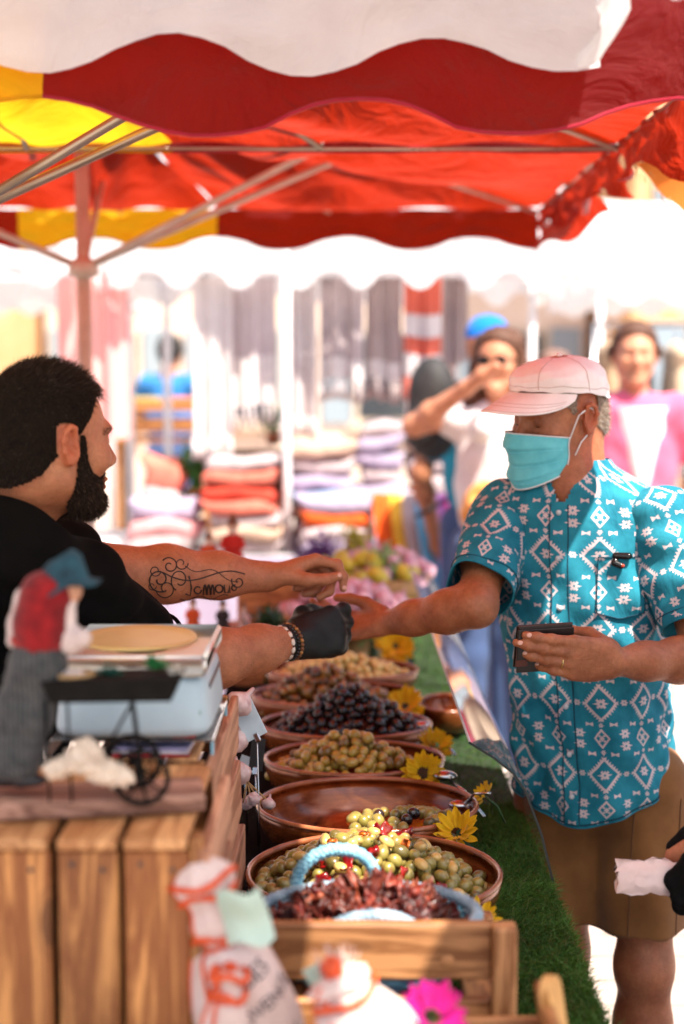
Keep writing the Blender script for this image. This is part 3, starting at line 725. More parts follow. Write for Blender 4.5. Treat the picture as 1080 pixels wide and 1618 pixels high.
BX = [(592, 2.20, .203, .188), (581, 2.56, .204, .168), (560, 2.875, .186, .135), (546, 3.165, .195, .138), (530, 3.46, .210, .138), (540, 3.76, .205, .135)]
BL = ['nearest wooden bowl, heaped with mixed green olives and peppers', 'shiny wooden bowl almost empty, a few olives left at its side', 'wooden bowl with a small heap of golden green olives',
      'wooden bowl heaped high with black olives', 'wooden bowl heaped with brown and golden olives behind the black ones', 'farthest wooden bowl of pale yellow olives under the gloved hand']
bowls = []
for (px, d, rx, ry), l in zip(BX, BL):
    x = (px - 540) / FPX * d * 1.0; bowl(l, x, d, rx, ry); bowls.append((x, d, rx, ry))
xx = P(672, 1095, 3.55).x
bowl('small orange wooden bowl at the guard beside the brown olives', .262, 3.50, .072, .10, .07, .828)

def m_olive(name, c1, c2, c3, rough=.22):
    t = MT(name); v = t.coord(); n = t.noise(v, 60, 4, .6); r = t.rnd()
    col = t.mix(r, c1, c2); col = t.mix((r * 5.7).frac().gt(.86) * .75, col, tuple(x * .35 for x in c3)); col = t.mix((n - .42).max(0.0) * 2.2, col, c3)
    t.set(Base_Color=col, Roughness=n * .2 + rough); t.b.inputs['Coat Weight'].default_value = .5; t.b.inputs['Coat Roughness'].default_value = .1
    t.b.inputs['Subsurface Weight'].default_value = .12; t.b.inputs['Subsurface Radius'].default_value = (.006, .005, .001); t.b.inputs['Subsurface Scale'].default_value = 1
    t.bump(t.noise(v, 190, 3), .12, .0006); return t.m
OLG = m_olive('olive_green', srgb(136, 128, 58), srgb(160, 140, 74), srgb(98, 84, 40)); OLY = m_olive('olive_golden', srgb(178, 150, 55), srgb(196, 165, 80), srgb(140, 92, 30))
OLB = m_olive('olive_black', srgb(26, 20, 22), srgb(58, 40, 36), srgb(14, 11, 12), .16); OLR = m_olive('olive_brown', srgb(158, 118, 44), srgb(120, 84, 40), srgb(74, 48, 24)); OLP = m_olive('olive_pale', srgb(212, 190, 100), srgb(224, 205, 130), srgb(180, 150, 60))
def olive_vf(r, n=12, m=8):
    V, F = ball((0, 0, 0), (r * 1.22, r, r), n, m); V[:, 1] *= 1 + .05 * np.sin(V[:, 0] / r * 2); return V, F
def rnd_rot(): 
    q = RNG.normal(size=4); q /= np.linalg.norm(q); w_, x, y, z = q
    return np.array([[1 - 2 * (y * y + z * z), 2 * (x * y - z * w_), 2 * (x * z + y * w_)], [2 * (x * y + z * w_), 1 - 2 * (x * x + z * z), 2 * (y * z - x * w_)], [2 * (x * z - y * w_), 2 * (y * z + x * w_), 1 - 2 * (x * x + y * y)]])
def poisson(n_try, inside, dist):
    pts = []
    for _ in range(n_try):
        p = inside()
        if p is None: continue
        if all((p[0] - q[0]) ** 2 + (p[1] - q[1]) ** 2 > dist * dist for q in pts): pts.append(p)
    return pts
def heap(b, hx, hy, mx, my, peak, r, mat, name, label, group, n_ind=999, power=1.15, seed_try=3600, zlow=None, jit=.004, cut=.55):
    """olives lying on a mound; those towards the camera are single olives, the filling below and behind is one mass"""
    bx, by, brx, bry = b; cx, cy = bx + mx, by + my; zlow = RIM_Z - .022 if zlow is None else zlow
    zm = lambda x, y: zlow + (peak - zlow) * max(0, 1 - (((x - cx) / hx) ** 2 + ((y - cy) / hy) ** 2) ** (.5 * power)) 
    def ins():
        x = cx + RNG.uniform(-hx, hx); y = cy + RNG.uniform(-hy, hy)
        if ((x - cx) / hx) ** 2 + ((y - cy) / hy) ** 2 > 1 or ((x - bx) / (brx - r * 1.6)) ** 2 + ((y - by) / (bry - r * 1.6)) ** 2 > 1: return None
        return (x, y)
    pts = poisson(seed_try, ins, r * 1.75); me = mesh_from(name, *olive_vf(r)); me.materials.append(mat); fill = []
    pts.sort(key=lambda p: p[1]); k = 0
    for x, y in pts:
        z = zm(x, y) + RNG.normal(0, jit)
        if y < cy + hy * cut and k < n_ind:
            o = bpy.data.objects.new(name, me); COL.objects.link(o); o.location = (x, y, z); M = Matrix(rnd_rot().tolist()).to_4x4(); o.rotation_euler = M.to_euler()
            s = RNG.uniform(.82, 1.15); o.scale = (s * RNG.uniform(.9, 1.15), s, s * RNG.uniform(.92, 1.05)); tag(o, label, 'olive', group); k += 1
        else: fill.append((x, y, z))
        if RNG.random() < .8: fill.append((x + RNG.normal(0, r * .6), y + RNG.normal(0, r * .6), z - r * 1.5))
    parts = []
    for p in fill:
        V, F = olive_vf(r, 8, 5); parts.append((V @ rnd_rot().T + np.array(p), F))
    o = obj('olive_heap', merge(*parts), mat, origin=(cx, cy, zlow)); tag(o, 'lower layers of the ' + group, 'olives', None, 'stuff'); return pts
heap(bowls[0], .185, .17, -.01, .0, RIM_Z + .052, .0110, OLG, 'green_olive', 'big glossy green olive in the nearest mixed bowl', 'green olives in the nearest bowl', power=1.5)
heap(bowls[2], .155, .115, -.012, -.004, RIM_Z + .056, .0108, OLY, 'golden_olive', 'golden green olive heaped in the third bowl', 'golden olives in the third bowl', power=1.05)
heap(bowls[3], .178, .125, .008, .0, RIM_Z + .092, .0105, OLB, 'black_olive', 'black olive in the tall dark heap', 'black olives in the fourth bowl', 260, seed_try=3800, power=1.05)
heap(bowls[4], .175, .122, -.03, .0, RIM_Z + .078, .0112, OLR, 'brown_olive', 'brown or golden olive heaped behind the black olives', 'brown olives in the fifth bowl', 200, seed_try=3000, power=1.05)
heap(bowls[5], .19, .122, .0, .0, RIM_Z + .045, .0112, OLP, 'pale_olive', 'pale yellow olive in the farthest bowl', 'pale olives in the farthest bowl', 0, power=1.3)
# chopped herbs clinging to the olives
for bi, hx_, hy_, pk_, pw_, mx_ in ((0, .16, .14, .052, 1.5, -.01), (2, .13, .09, .056, 1.05, -.012), (4, .15, .10, .078, 1.05, -.03)):
    bx, by, brx, bry = bowls[bi]; nh_ = 130; a = RNG.uniform(0, 2 * PI, nh_); q = np.sqrt(RNG.random(nh_)) * .9; X = bx + mx_ + hx_ * q * np.cos(a); Y = by + hy_ * q * np.sin(a); Z = RIM_Z - .022 + (pk_ + .022) * (1 - q ** pw_ * .9) + .011
    sv = strands(np.stack([X, Y, Z], 1), RNG.normal(0, 1, (nh_, 3)) * [1, 1, .3], RNG.uniform(.004, .009, nh_), .0011, None, 2); o = obj('chopped_herbs', sv[:2], plain('dried_herb', srgb(84, 92, 40), .8, srgb(50, 50, 24), 80, bump=0), origin=(bx, by, RIM_Z)); tag(o, 'chopped herbs sprinkled over the ' + ('mixed', '', 'golden', '', 'brown')[bi] + ' olives', 'herbs', None, 'stuff')
# few olives left in the empty bowl
bx, by, brx, bry = bowls[1]; me_o = mesh_from('green_olive', *olive_vf(.0115)); me_o.materials.append(OLG); me_d = mesh_from('dark_olive', *olive_vf(.011)); me_d.materials.append(OLB)
lay = [(.045 + RNG.uniform(-.075, .105), RNG.uniform(-.115, .05)) for _ in range(260)] + [(RNG.uniform(-.15, .0), RNG.uniform(-.125, -.085)) for _ in range(40)]
done = []
for dx, dy in lay:
    if any((dx - a) ** 2 + (dy - b) ** 2 < .019 ** 2 for a, b in done): continue
    done.append((dx, dy)); rr = math.hypot(dx / brx, dy / bry); z = (RIM_Z - .036 + .034 * max(0, 1 - math.hypot((dx - .08) / .14, (dy + .04) / .11))) if dx > -.03 else RIM_Z - .036
    o = bpy.data.objects.new('loose_olive', me_d if RNG.random() < .18 else me_o); COL.objects.link(o); o.location = (bx + dx, by + dy, z); o.rotation_euler = Matrix(rnd_rot().tolist()).to_euler()
    tag(o, 'loose olive left in the almost empty bowl', 'olive', 'olives left in the almost empty bowl')
oil = lathe([(.0005, 0), (.075, .0), (.10, .002)], 40, (bx, by, RIM_Z - .098 + .0165), 1, bry / brx, cap=False); oo = obj('oil_puddle', oil, plain('olive_oil', srgb(190, 84, 20), .08, srgb(150, 60, 14), 10, coat=1, bump=0), origin=(bx, by, RIM_Z - .1)); tag(oo, 'orange oil left in the bottom of the almost empty bowl', 'oil')
# bits among the mixed olives
def curl_piece(r, a, th, wv=.3, n=10, m=4):
    """a bent strip / slice"""
    def fn(u, v):
        t = (u - .5) * a; w = (v - .5) * (1 + .25 * np.sin(u * 9)); return np.stack([r * np.sin(t), w * r * 1.1, r * (1 - np.cos(t)) + wv * r * (v - .5) ** 2 * 2 + .12 * r * np.sin(u * 13 + v * 5)], 1)
    V, F = sheet(fn, n, m); V2 = V + np.array([0, 0, th]); k = len(V); i = np.arange(k).reshape(n, m)
    ring = list(i[:, 0]) + list(i[-1, 1:]) + list(i[::-1, -1][1:]) + list(i[0, ::-1][1:-1]); Fs = F[:, ::-1].tolist() + (F + k).tolist() + [[ring[j], ring[(j + 1) % len(ring)], ring[(j + 1) % len(ring)] + k, ring[j] + k] for j in range(len(ring))]
    return np.vstack([V, V2]), Fs
REDP = plain('red_pepper', srgb(150, 22, 14), .25, srgb(105, 14, 10), 40, coat=.5, vary=.2); CAR = plain('carrot_piece', srgb(222, 118, 30), .35, srgb(190, 85, 20), 40, coat=.3); GAR = plain('pickled_garlic', srgb(214, 190, 120), .3, srgb(190, 155, 80), 30, coat=.5, vary=.15)
bx, by, brx, bry = bowls[0]; mixm = [('red_pepper_strip', REDP, 'shiny strip of red pepper among the green olives', 'pepper', 'red pepper strips in the nearest bowl'), ('carrot_slice', CAR, 'orange carrot piece among the green olives', 'carrot', 'carrot pieces in the nearest bowl'), ('garlic_clove', GAR, 'pale pickled garlic piece among the green olives', 'garlic', 'pickled garlic in the nearest bowl')]
for k in range(34):
    nm, m, lb, ct, gr = mixm[[0, 2, 1, 2, 0, 2][k % 6]]; a = RNG.uniform(0, 2 * PI); q = math.sqrt(RNG.random()); dx, dy = .15 * q * math.cos(a), .13 * q * math.sin(a) - .02
    z = RIM_Z - .022 + .074 * max(0, 1 - (math.hypot((dx + .01) / .185, dy / .17)) ** 1.5) + .010
    vf = curl_piece(.015, 2.4, .004) if nm[0] != 'g' else (ball((0, 0, 0), (.014, .009, .008), 10, 7) if k % 4 else curl_piece(.016, 2.0, .004, .5))
    if nm[0] == 'c': vf = box((0, 0, 0), (.017, .014, .010), .004)
    o = obj(nm, mesh_from(nm, *vf), m); o.location = (bx + dx, by + dy, z); o.rotation_euler = (RNG.uniform(-.7, .7), RNG.uniform(-.7, .7), RNG.uniform(0, 6)); tag(o, lb, ct, gr)

# ---- artificial flowers
YF = cloth('yellow_petal', srgb(240, 206, 40), .35, srgb(226, 180, 20), .6, 500, 60, tcol=srgb(250, 215, 40)); FCT = plain('flower_centre', srgb(70, 40, 16), .9, srgb(40, 22, 8), 90, bump=.6); LEAF = plain('plastic_leaf', srgb(40, 78, 30), .45, srgb(24, 52, 20), 30); MAG = cloth('magenta_petal', srgb(206, 26, 140), .3, srgb(160, 12, 100), .6, 500, 60, tcol=srgb(230, 40, 160))
def petal(L, W, cup):
    def fn(u, v):
        wv = W * np.sin(PI * np.clip(u * .93 + .07, 0, 1)) ** .7 * (v - .5); return np.stack([.012 + L * u, wv, cup * u * u + .25 * W * (v - .5) ** 2 + .002 * np.sin(v * 9)], 1)
    V, F = sheet(fn, 8, 5); k = len(V); return np.vstack([V, V - np.array([0, 0, .0005])]), F.tolist() + (F[:, ::-1] + k).tolist()
def flower(label, p, R_, tilt, az, pm, npet=14, ctr=True, leaves=2, cat='flower', name='artificial_flower', layers=2):
    t = thing(name, label, cat, p); M0 = Matrix.Rotation(az, 4, 'Z') @ Matrix.Rotation(tilt, 4, 'Y')
    for ly in range(layers):
        for k in range(npet):
            M = M0 @ Matrix.Rotation(2 * PI * (k + .5 * ly) / npet + RNG.normal(0, .07), 4, 'Z') @ Matrix.Rotation(-.25 - .35 * ly + RNG.normal(0, .12), 4, 'Y')
            obj('petal', xf(petal(R_ * RNG.uniform(.85, 1.1), R_ * .42, .15 * R_), M), pm, t, local=True)
    if ctr: obj('flower_centre', xf(ball((0, 0, .004), (.016, .016, .007), 14, 8), M0), FCT, t, local=True)
    obj('stem', tube([(0, 0, 0), tuple(M0 @ Vector((0, 0, -.03))), tuple(M0 @ Vector((0.0, 0, -.05)) + Vector((0, 0, -.02)))], .0025, 6), LEAF, t, local=True)
    for k in range(leaves):
        M = M0 @ Matrix.Rotation(2.2 * k + 1, 4, 'Z') @ Matrix.Rotation(.5, 4, 'Y') @ Matrix.Translation((0, 0, -.012)); obj('leaf', xf(petal(R_ * 1.2, R_ * .5, .1 * R_), M), LEAF, t, local=True)
    return t
flower('yellow flower between the almost empty bowl and the nearest bowl', P(722, 1318, 2.42), .036, R(38), R(-110), YF, 11, False, 3)
flower('yellow flower with dark centre at the third bowl\'s right rim', P(668, 1222, 2.74), .034, R(60), R(-95), YF, 14, True, 2)
flower('small yellow flower behind the third bowl, half hidden by its rim', P(686, 1180, 3.0), .032, R(40), R(-60), YF, 12, False, 1)
flower('yellow flower at the right of the black olives', P(640, 1118, 3.34), .042, R(45), R(-90), YF, 13, False, 2)
flower('bright yellow flower standing above the farthest bowl', P(625, 1022, 3.98), .055, R(60), R(-95), YF, 14, False, 2)
flower('small yellow flower peeking out behind the basket\'s right end', P(756, 1452, 2.03), .022, R(20), R(-90), YF, 9, False, 1)
flower('small yellow flower lying by the almost empty bowl\'s handle', P(766, 1258, 2.60), .018, R(50), R(180), YF, 8, False, 1)
flower('magenta artificial flower in front of the wooden rack', P(682, 1612, 1.46), .032, R(35), R(-90), MAG, 11, False, 2)

# serving tools and clips
STEEL = plain('steel', (.55, .55, .56), .22, (.45, .45, .46), 20, metal=1.0, bump=.05)
def tongs(label, a, b, nm='serving_spoon'):
    t = thing(nm, label, 'spoon', a); a = Vector(a); b = Vector(b); d = (b - a)
    obj('handle', tube([a, a + d * .4 + Vector((0, 0, .01)), b], [.004, .0035, .005], 8, flat=.6), STEEL, t)
    obj('spoon_head', ball(a - d.normalized() * .02, (.024, .018, .010), 14, 8), STEEL, t); return t
tongs('steel spoon handle sticking out right of the black olives', P(672, 1150, 3.14), P(718, 1192, 2.98)); tongs('steel spoon resting on the almost empty bowl\'s right rim', P(735, 1268, 2.60), P(772, 1253, 2.52))
tongs('thin spoon handle lying on the turf beside the third bowl', P(712, 1235, 2.70), P(765, 1290, 2.62))

# ---- wooden display rack with the basket
WR = wood('rack_wood_x', srgb(196, 138, 88), srgb(140, 88, 48), 0, 1.1, vary=.12); WRZ = wood('rack_wood_z', srgb(198, 142, 92), srgb(142, 90, 50), 2, 1.1, knots=False, vary=.12); WRY = wood('rack_wood_y', srgb(186, 128, 78), srgb(130, 80, 42), 1, 1.1, knots=False, vary=.12)
D0 = 1.70; rx0 = -.16; pr = P(815, 1500, D0); zt = P(600, 1462, D0).z; zb_ = P(600, 1550, D0).z
rack = thing('wooden_rack', 'low slatted wooden rack holding the blue basket in front', 'rack', (.03, 1.8, TZ))
DB = 1.97
for y in (D0, DB):
    if y == D0: obj('top_rail', box(((rx0 + pr.x - .03) / 2, y + (.012 if y == D0 else -.012), (zt + zb_) / 2), (pr.x - .03 - rx0, .018, zt - zb_), .003), WR, rack, smooth=False)
    obj('low_rail', box(((rx0 + pr.x - .03) / 2, y + (.012 if y == D0 else -.012), zb_ - .064), (pr.x - .03 - rx0, .018, .075), .003), WR, rack, smooth=False)
    for x in (rx0 - .014, pr.x - .015):
        zp = zt if y == D0 else zb_ - .02
        obj('corner_post', box((x, y, (zp + TZ) / 2 + .004), (.03, .03, zp - TZ - .006), .003), WRZ, rack, smooth=False)
for z0 in (zb_ - .064,): obj('side_rail', box((rx0 - .02, (D0 + DB) / 2, z0), (.016, DB - D0 - .034, .07), .003), WRY, rack, smooth=False)
floor_z = zb_ - .045
for k in range(6): obj('floor_slat', box((rx0 + .03 + k * .062, (D0 + DB) / 2, floor_z), (.05, DB - D0 - .06, .012), .002), WRY, rack, smooth=False)
sp = P(707, 1521, D0 - .001); pl = obj('screw_plug', lathe([(.0005, .002), (.007, .0015), (.0095, 0)], 14, (0, 0, 0)), WR, rack, local=True)
pl.location = Vector((sp.x, D0 + .0035, sp.z)) - rack.location; pl.rotation_euler = (R(90), 0, 0)
# small box at the right
sb = thing('small_wooden_box', 'small wooden box with flared sides at the lower right of the rack', 'box', (.25, 1.55, TZ))
q = P(838, 1552, 1.60); q2 = P(870, 1540, 1.52)
def plank(a, b, up, th, wd): 
    a, b = np.array(a), np.array(b); return loft([np.array([a, a + [th, 0, 0], a + [th, wd, 0], a + [0, wd, 0]]), np.array([b, b + [th, 0, 0], b + [th, wd, 0], b + [0, wd, 0]])])
obj('side_board', box((.243, 1.47, q.z - .09), (.014, .26, .19), .003, Matrix.Rotation(R(-8), 3, 'Y')), WRY, sb, smooth=False)
obj('side_board', box((.130, 1.47, q.z - .13), (.014, .26, .11), .003, Matrix.Rotation(R(8), 3, 'Y')), WRY, sb, smooth=False)
obj('end_board', box((.187, 1.595, q.z - .11), (.115, .014, .14), .003), WR, sb, smooth=False); obj('end_board', box((.187, 1.345, q.z - .11), (.115, .014, .14), .003), WR, sb, smooth=False)
obj('bottom_board', box((.187, 1.47, TZ + .03), (.10, .235, .01), .002), WRY, sb, smooth=False)
pd = thing('wooden_paddle', 'rounded pale wooden paddle standing against the small box', 'paddle', (.262, 1.55, TZ))
V = np.array([(-.006, 0), (.006, 0)]); ov = [(.020 * math.cos(a), .020 * math.sin(a)) for a in np.linspace(0, PI, 12)]; poly = [(.020, -.22)] + ov + [(-.020, -.22)]
top = P(862, 1548, 1.55); M = Matrix.Translation((top.x, 1.55, top.z - .015)) @ Matrix.Rotation(R(-9), 4, 'Y') @ Matrix.Rotation(R(62), 4, 'Z') @ Matrix.Rotation(R(90), 4, 'X')
obj('paddle_blade', prism(poly, .012, M), wood('paddle_wood', srgb(222, 170, 104), srgb(186, 128, 66), 2, 1, knots=False), pd, smooth=False)

# ---- blue wicker basket
WK = plain('blue_wicker', srgb(150, 205, 222), .55, srgb(104, 168, 192), 40, bump=.3, bscale=300); WK2 = plain('pale_wicker', srgb(158, 182, 196), .6, srgb(104, 128, 146), 40, bump=.3, bscale=300)
bk = thing('wicker_basket', 'pale blue wicker basket with rope handles full of dried tomatoes', 'basket', (P(580, 1420, 1.84).x, 1.84, floor_z + .007)); kc = np.array(bk.location); krx, kry = .143, .105; kz = P(580, 1446, 1.84).z
def rope(path, r, turns, nst=3, n=7):
    path = np.array(path); out = []; L = len(path)
    for s in range(nst):
        pts = []
        for i in range(L):
            t, u, v = frame_of(path[min(i + 1, L - 1)] - path[max(i - 1, 0)]); 
            if abs(t[2]) > .9: u, v = np.array([0, 1.0, 0]), np.cross(t, [0, 1.0, 0])
            a = 2 * PI * (turns * i / (L - 1) + s / nst); pts.append(path[i] + r * .55 * (math.cos(a) * u + math.sin(a) * v))
        out.append(tube(pts, r * .62, n))
    return merge(*out)
nst = 28
for k in range(nst):
    a = 2 * PI * k / nst; ca, sa = math.cos(a), math.sin(a)
    obj('stake', tube([(kc[0] + krx * .82 * ca, kc[1] + kry * .82 * sa, kc[2]), (kc[0] + krx * .92 * ca, kc[1] + kry * .92 * sa, (kc[2] + kz) / 2), (kc[0] + krx * ca, kc[1] + kry * sa, kz)], .0028, 6), WK, bk)
rows = 13
for j in range(rows):
    f = (j + .3) / rows; s = .82 + .18 * f; z = kc[2] + f * (kz - kc[2]); pts = []
    for i in range(nst * 4 + 1):
        a = 2 * PI * i / (nst * 4); wv = .0036 * math.cos(a * nst / 2 + j * PI); pts.append((kc[0] + (krx * s + wv) * math.cos(a), kc[1] + (kry * s + wv) * math.sin(a), z))
    obj('woven_strand', tube(pts, .0034, 6, cap=False), WK if j % 3 else WK2, bk)
ring = [(kc[0] + krx * 1.02 * math.cos(a), kc[1] + kry * 1.02 * math.sin(a), kz + .003) for a in np.linspace(0, 2 * PI, 160)]
obj('rim_rope', rope(ring, .0085, 34), WK2, bk); obj('rim_rope', rope([(x, y, z - .012) for x, y, z in ring], .0065, -30), WK, bk)
def arc(pa, pb, hgt, n=44, back=0.0):
    pa, pb = np.array(pa), np.array(pb); return [pa + (pb - pa) * (.5 - .5 * math.cos(PI * t)) + np.array([0, back * math.sin(PI * t), hgt * math.sin(PI * t) ** .75]) for t in np.linspace(0, 1, n)]
hb = kc[1] + kry * .9; obj('handle', rope(arc(P(466, 1415, hb), P(594, 1405, hb), .062), .0088, 9), WK, bk)
hf = kc[1] - kry * .95; obj('handle', rope(arc(P(515, 1496, hf), P(660, 1490, hf), .038), .0085, 8), WK2, bk)
obj('basket_bottom', lathe([(.001, .0), (krx * .8, .0), (krx * .82, .006), (.001, .006)], 40, (kc[0], kc[1], kc[2]), 1, kry / krx), WK, bk)
DT = [plain('dried_tomato', srgb(98, 30, 18), .45, srgb(52, 14, 10), 55, coat=.15, vary=.35, bump=.5, bscale=200), plain('dried_tomato_pale', srgb(140, 66, 42), .5, srgb(88, 28, 18), 60, vary=.3, bump=.5, bscale=200)]
tm = []
for k in range(8):
    V, F = curl_piece(.020 + .003 * (k % 3), 1.5 + .25 * (k % 4), .005, .5 + .3 * (k % 3), 18, 10); V = V + np.stack([vnoise(V, 150, .003, k), vnoise(V, 160, .003, k + 3), vnoise(V, 170, .0055, k + 7)], 1); me = mesh_from('dried_tomato', V, F); me.materials.append(DT[1 if k in (2, 5) else 0]); tm.append(me)
for k in range(210):
    a = RNG.uniform(0, 2 * PI); q = math.sqrt(RNG.random()); x, y = krx * .86 * q * math.cos(a), kry * .84 * q * math.sin(a)
    o = bpy.data.objects.new('dried_tomato', tm[k % 8]); COL.objects.link(o); z = kz - .022 + .042 * (1 - q * q) + RNG.normal(0, .005); o.location = (kc[0] + x, kc[1] + y, z); o.rotation_euler = (RNG.uniform(-.55, .55), RNG.uniform(-.55, .55), RNG.uniform(0, 6)); s = RNG.uniform(.7, 1.1); o.scale = (s, s, s)
    tag(o, 'wrinkled dark red dried tomato in the blue basket', 'dried tomato', 'dried tomatoes in the blue basket')
o = obj('tomato_filling', ball((kc[0], kc[1], kz - .035), (krx * .86, kry * .86, .038), 24, 12), DT[0], origin=tuple(kc)); tag(o, 'mass of dried tomatoes under the top pieces in the basket', 'dried tomatoes', None, 'stuff')
# ================================================================== crates, scale, figurine, herb bags on the left
CZ = 1.148; CX1 = -.150          # crate tops and their right side
CW = wood('crate_wood_z', srgb(200, 140, 80), srgb(126, 72, 32), 2, 1.3, vary=.34, ring=15); CWY = wood('crate_wood_y', srgb(214, 158, 104), srgb(164, 108, 62), 1, 1.0, vary=.18); CWX = wood('crate_wood_x', srgb(198, 132, 74), srgb(138, 80, 38), 0, 1.0, vary=.18)
CWP = wood('crate_wood_side', srgb(200, 150, 118), srgb(146, 96, 70), 1, 1.0, vary=.15)
y0, y1 = 1.50, 1.79; z0 = TZ + .002
crate = thing('wooden_crate', 'wooden crate of upright boards at the lower left, holding the scale and figurine', 'crate', (-.42, 1.64, z0))
edges = [-.68, -.560, -.462, -.368, -.312, -.246, -.168]
xb = [(-.70, -.60), (-.592, -.50), (-.492, -.407), (-.400, -.317), (-.309, -.2435), (-.2365, -.166)]
for a, b in xb:
    obj('board', box(((a + b) / 2, y0 + .008 + RNG.normal(0, .001), (CZ - .014 + z0) / 2), (b - a, .014, CZ - .014 - z0), .0025), CW, crate, smooth=False)
    obj('board', box(((a + b) / 2, y1 - .008, (CZ - .014 + z0) / 2), (b - a, .014, CZ - .014 - z0), .0025), CW, crate, smooth=False)
    obj('top_board', box(((a + b) / 2 + RNG.normal(0, .001), (y0 + y1) / 2, CZ - .006), (b - a - .002, y1 - y0 + .004, .012), .002), CWY, crate, smooth=False)
obj('corner_post', box((-.158, y0 + .016, (CZ + z0) / 2), (.014, .03, CZ - z0), .002), CW, crate, smooth=False)
for z_, h_ in ((CZ - .045, .075), (CZ - .135, .085), (CZ - .235, .09), (CZ - .335, .085)):
    obj('side_board', box((CX1 + .001, (y0 + y1) / 2, z_), (.012, y1 - y0, h_ - .008), .002, Matrix.Rotation(R(RNG.uniform(-1.5, 1.5)), 3, 'Y')), CWP, crate, smooth=False)
    obj('side_board', box((-.705, (y0 + y1) / 2, z_), (.012, y1 - y0, h_ - .008), .002), CWP, crate, smooth=False)
NLM = plain('nail_head', (.10, .09, .085), .5, metal=.6)
for a, b in xb[1:]:
    for fx_, dz_ in ((.25, .028), (.75, .034)):
        o_ = obj('nail', lathe([(.0005, .0012), (.0028, .0009), (.0032, 0)], 8), NLM, crate, local=True); o_.location = Vector((a + (b - a) * fx_, y0 + .0005, CZ - dz_)) - crate.location; o_.rotation_euler = (R(90), 0, 0)
for z_ in (): obj('nail', lathe([(.0005, .001), (.003, .0008), (.0035, 0)], 8, (0, 0, 0)), STEEL, crate).location = Vector((-.175, y0 - .0005, z_)) - crate.location
crate2 = thing('wooden_crate', 'second wooden crate behind, its pale slatted side towards the bowls', 'crate', (-.24, 2.0, z0))
for x in (-.325, -.172):
    for j, (z_, h_) in enumerate(((CZ - .050, .095), (CZ - .155, .095), (CZ - .262, .1), (CZ - .352, .06))):
        m = Matrix.Rotation(R(RNG.uniform(-2, 2)), 3, 'Y') @ Matrix.Rotation(R(RNG.uniform(-1, 1)), 3, 'Z')
        obj('side_board', box((x + .004 * j, 2.015, z_), (.012, .425, h_ - .010), .002, m), CWP, crate2, smooth=False)
for y in (1.81, 2.215):
    for z_ in (CZ - .05, CZ - .17, CZ - .29): obj('end_board', box((-.2485, y, z_), (.138, .012, .09), .002), CWX, crate2, smooth=False)
    for x in (-.305, -.190): obj('corner_post', box((x, y + (.014 if y < 2 else -.014), (CZ + z0) / 2), (.02, .014, CZ - z0 - .006), .002), CW, crate2, smooth=False)
for x in (-.30, -.255, -.21): obj('top_board', box((x, 2.015, CZ - .005), (.04, .38, .010), .002), CWY, crate2, smooth=False)

# ---- scale on a clear riser
WPL = plain('scale_housing', srgb(176, 198, 208), .35, srgb(158, 182, 194), 8, bump=.05); DKP = plain('dark_plastic', (.02, .022, .025), .4, bump=.1); BLU = plain('scale_teal', srgb(84, 130, 150), .35, srgb(70, 112, 132), 8)
GLD = MT('scale_pan_steel'); vv = GLD.coord(); GLD.set(Base_Color=(.80, .78, .72), Metallic=.92, Roughness=GLD.noise(vv, 6, 3) * .2 + .36); GLD = GLD.m
sx0, sx1 = -.372, -.178; sy0, sy1 = 1.82, 2.06; sz = 1.285
scl = thing('kitchen_scale', 'electronic shop scale with steel pan in front of the vendor', 'scale', ((sx0 + sx1) / 2, 1.93, CZ))
V, F = ball((0, 0, 0), 1.0, 48, 24); V = np.sign(V) * np.abs(V) ** .28 * np.array([(sx1 - sx0) / 2 + .004, (sy1 - sy0) / 2 + .004, .044]); V[:, :2] *= 1 + .10 * (-V[:, 2:3] / .044) * .5; obj('housing', (V + [(sx0 + sx1) / 2, (sy0 + sy1) / 2, sz - .068], F), WPL, scl)
obj('foot_plate', box(((sx0 + sx1) / 2, (sy0 + sy1) / 2, sz - .107), (sx1 - sx0 - .05, sy1 - sy0 - .05, .010), .003), BLU, scl)
pan = obj('pan', box(((sx0 + sx1) / 2, (sy0 + sy1) / 2, sz - .014), (sx1 - sx0 + .004, sy1 - sy0 + .004, .028), .005), GLD, scl)
obj('pan_dish', lathe([(.0005, .0015), (.060, .0020), (.074, .003), (.078, .005), (.081, .0005)], 48, ((sx0 + sx1) / 2 - .006, (sy0 + sy1) / 2, sz), 1, 1.1, cap=False), plain('pan_canopy_reflection', (.72, .56, .26), .45, (.6, .45, .18), 6, metal=.45, bump=.02), pan)  # gold colour paints the yellow canopy's reflection into the steel dish
obj('display_panel', box((sx1 - .004, (sy0 + sy1) / 2, sz - .062), (.006, .15, .034), .002, Matrix.Rotation(R(20), 3, 'Y')), DKP, scl, smooth=False)
obj('label_sticker', box(((sx0 + sx1) / 2 + .068, sy0 + .0045, sz - .094), (.030, .002, .03), .0005), plain('red_sticker', srgb(196, 22, 26), .5), scl, smooth=False)
obj('label_sticker', box(((sx0 + sx1) / 2 + .087, sy0 + .0045, sz - .088), (.007, .002, .03), .0005), plain('green_sticker', srgb(20, 110, 60), .5), scl, smooth=False)
ris = thing('acrylic_riser', 'clear acrylic riser holding the scale above the crate', 'riser', ((sx0 + sx1) / 2, 1.94, CZ))
AC2 = acrylic('riser_acrylic', (.86, .93, .96), 1.6)
rz = sz - .114
obj('riser_top', box(((sx0 + sx1) / 2, (sy0 + sy1) / 2, rz), (sx1 - sx0 + .02, sy1 - sy0 - .02, .004), .001), AC2, ris, smooth=False)
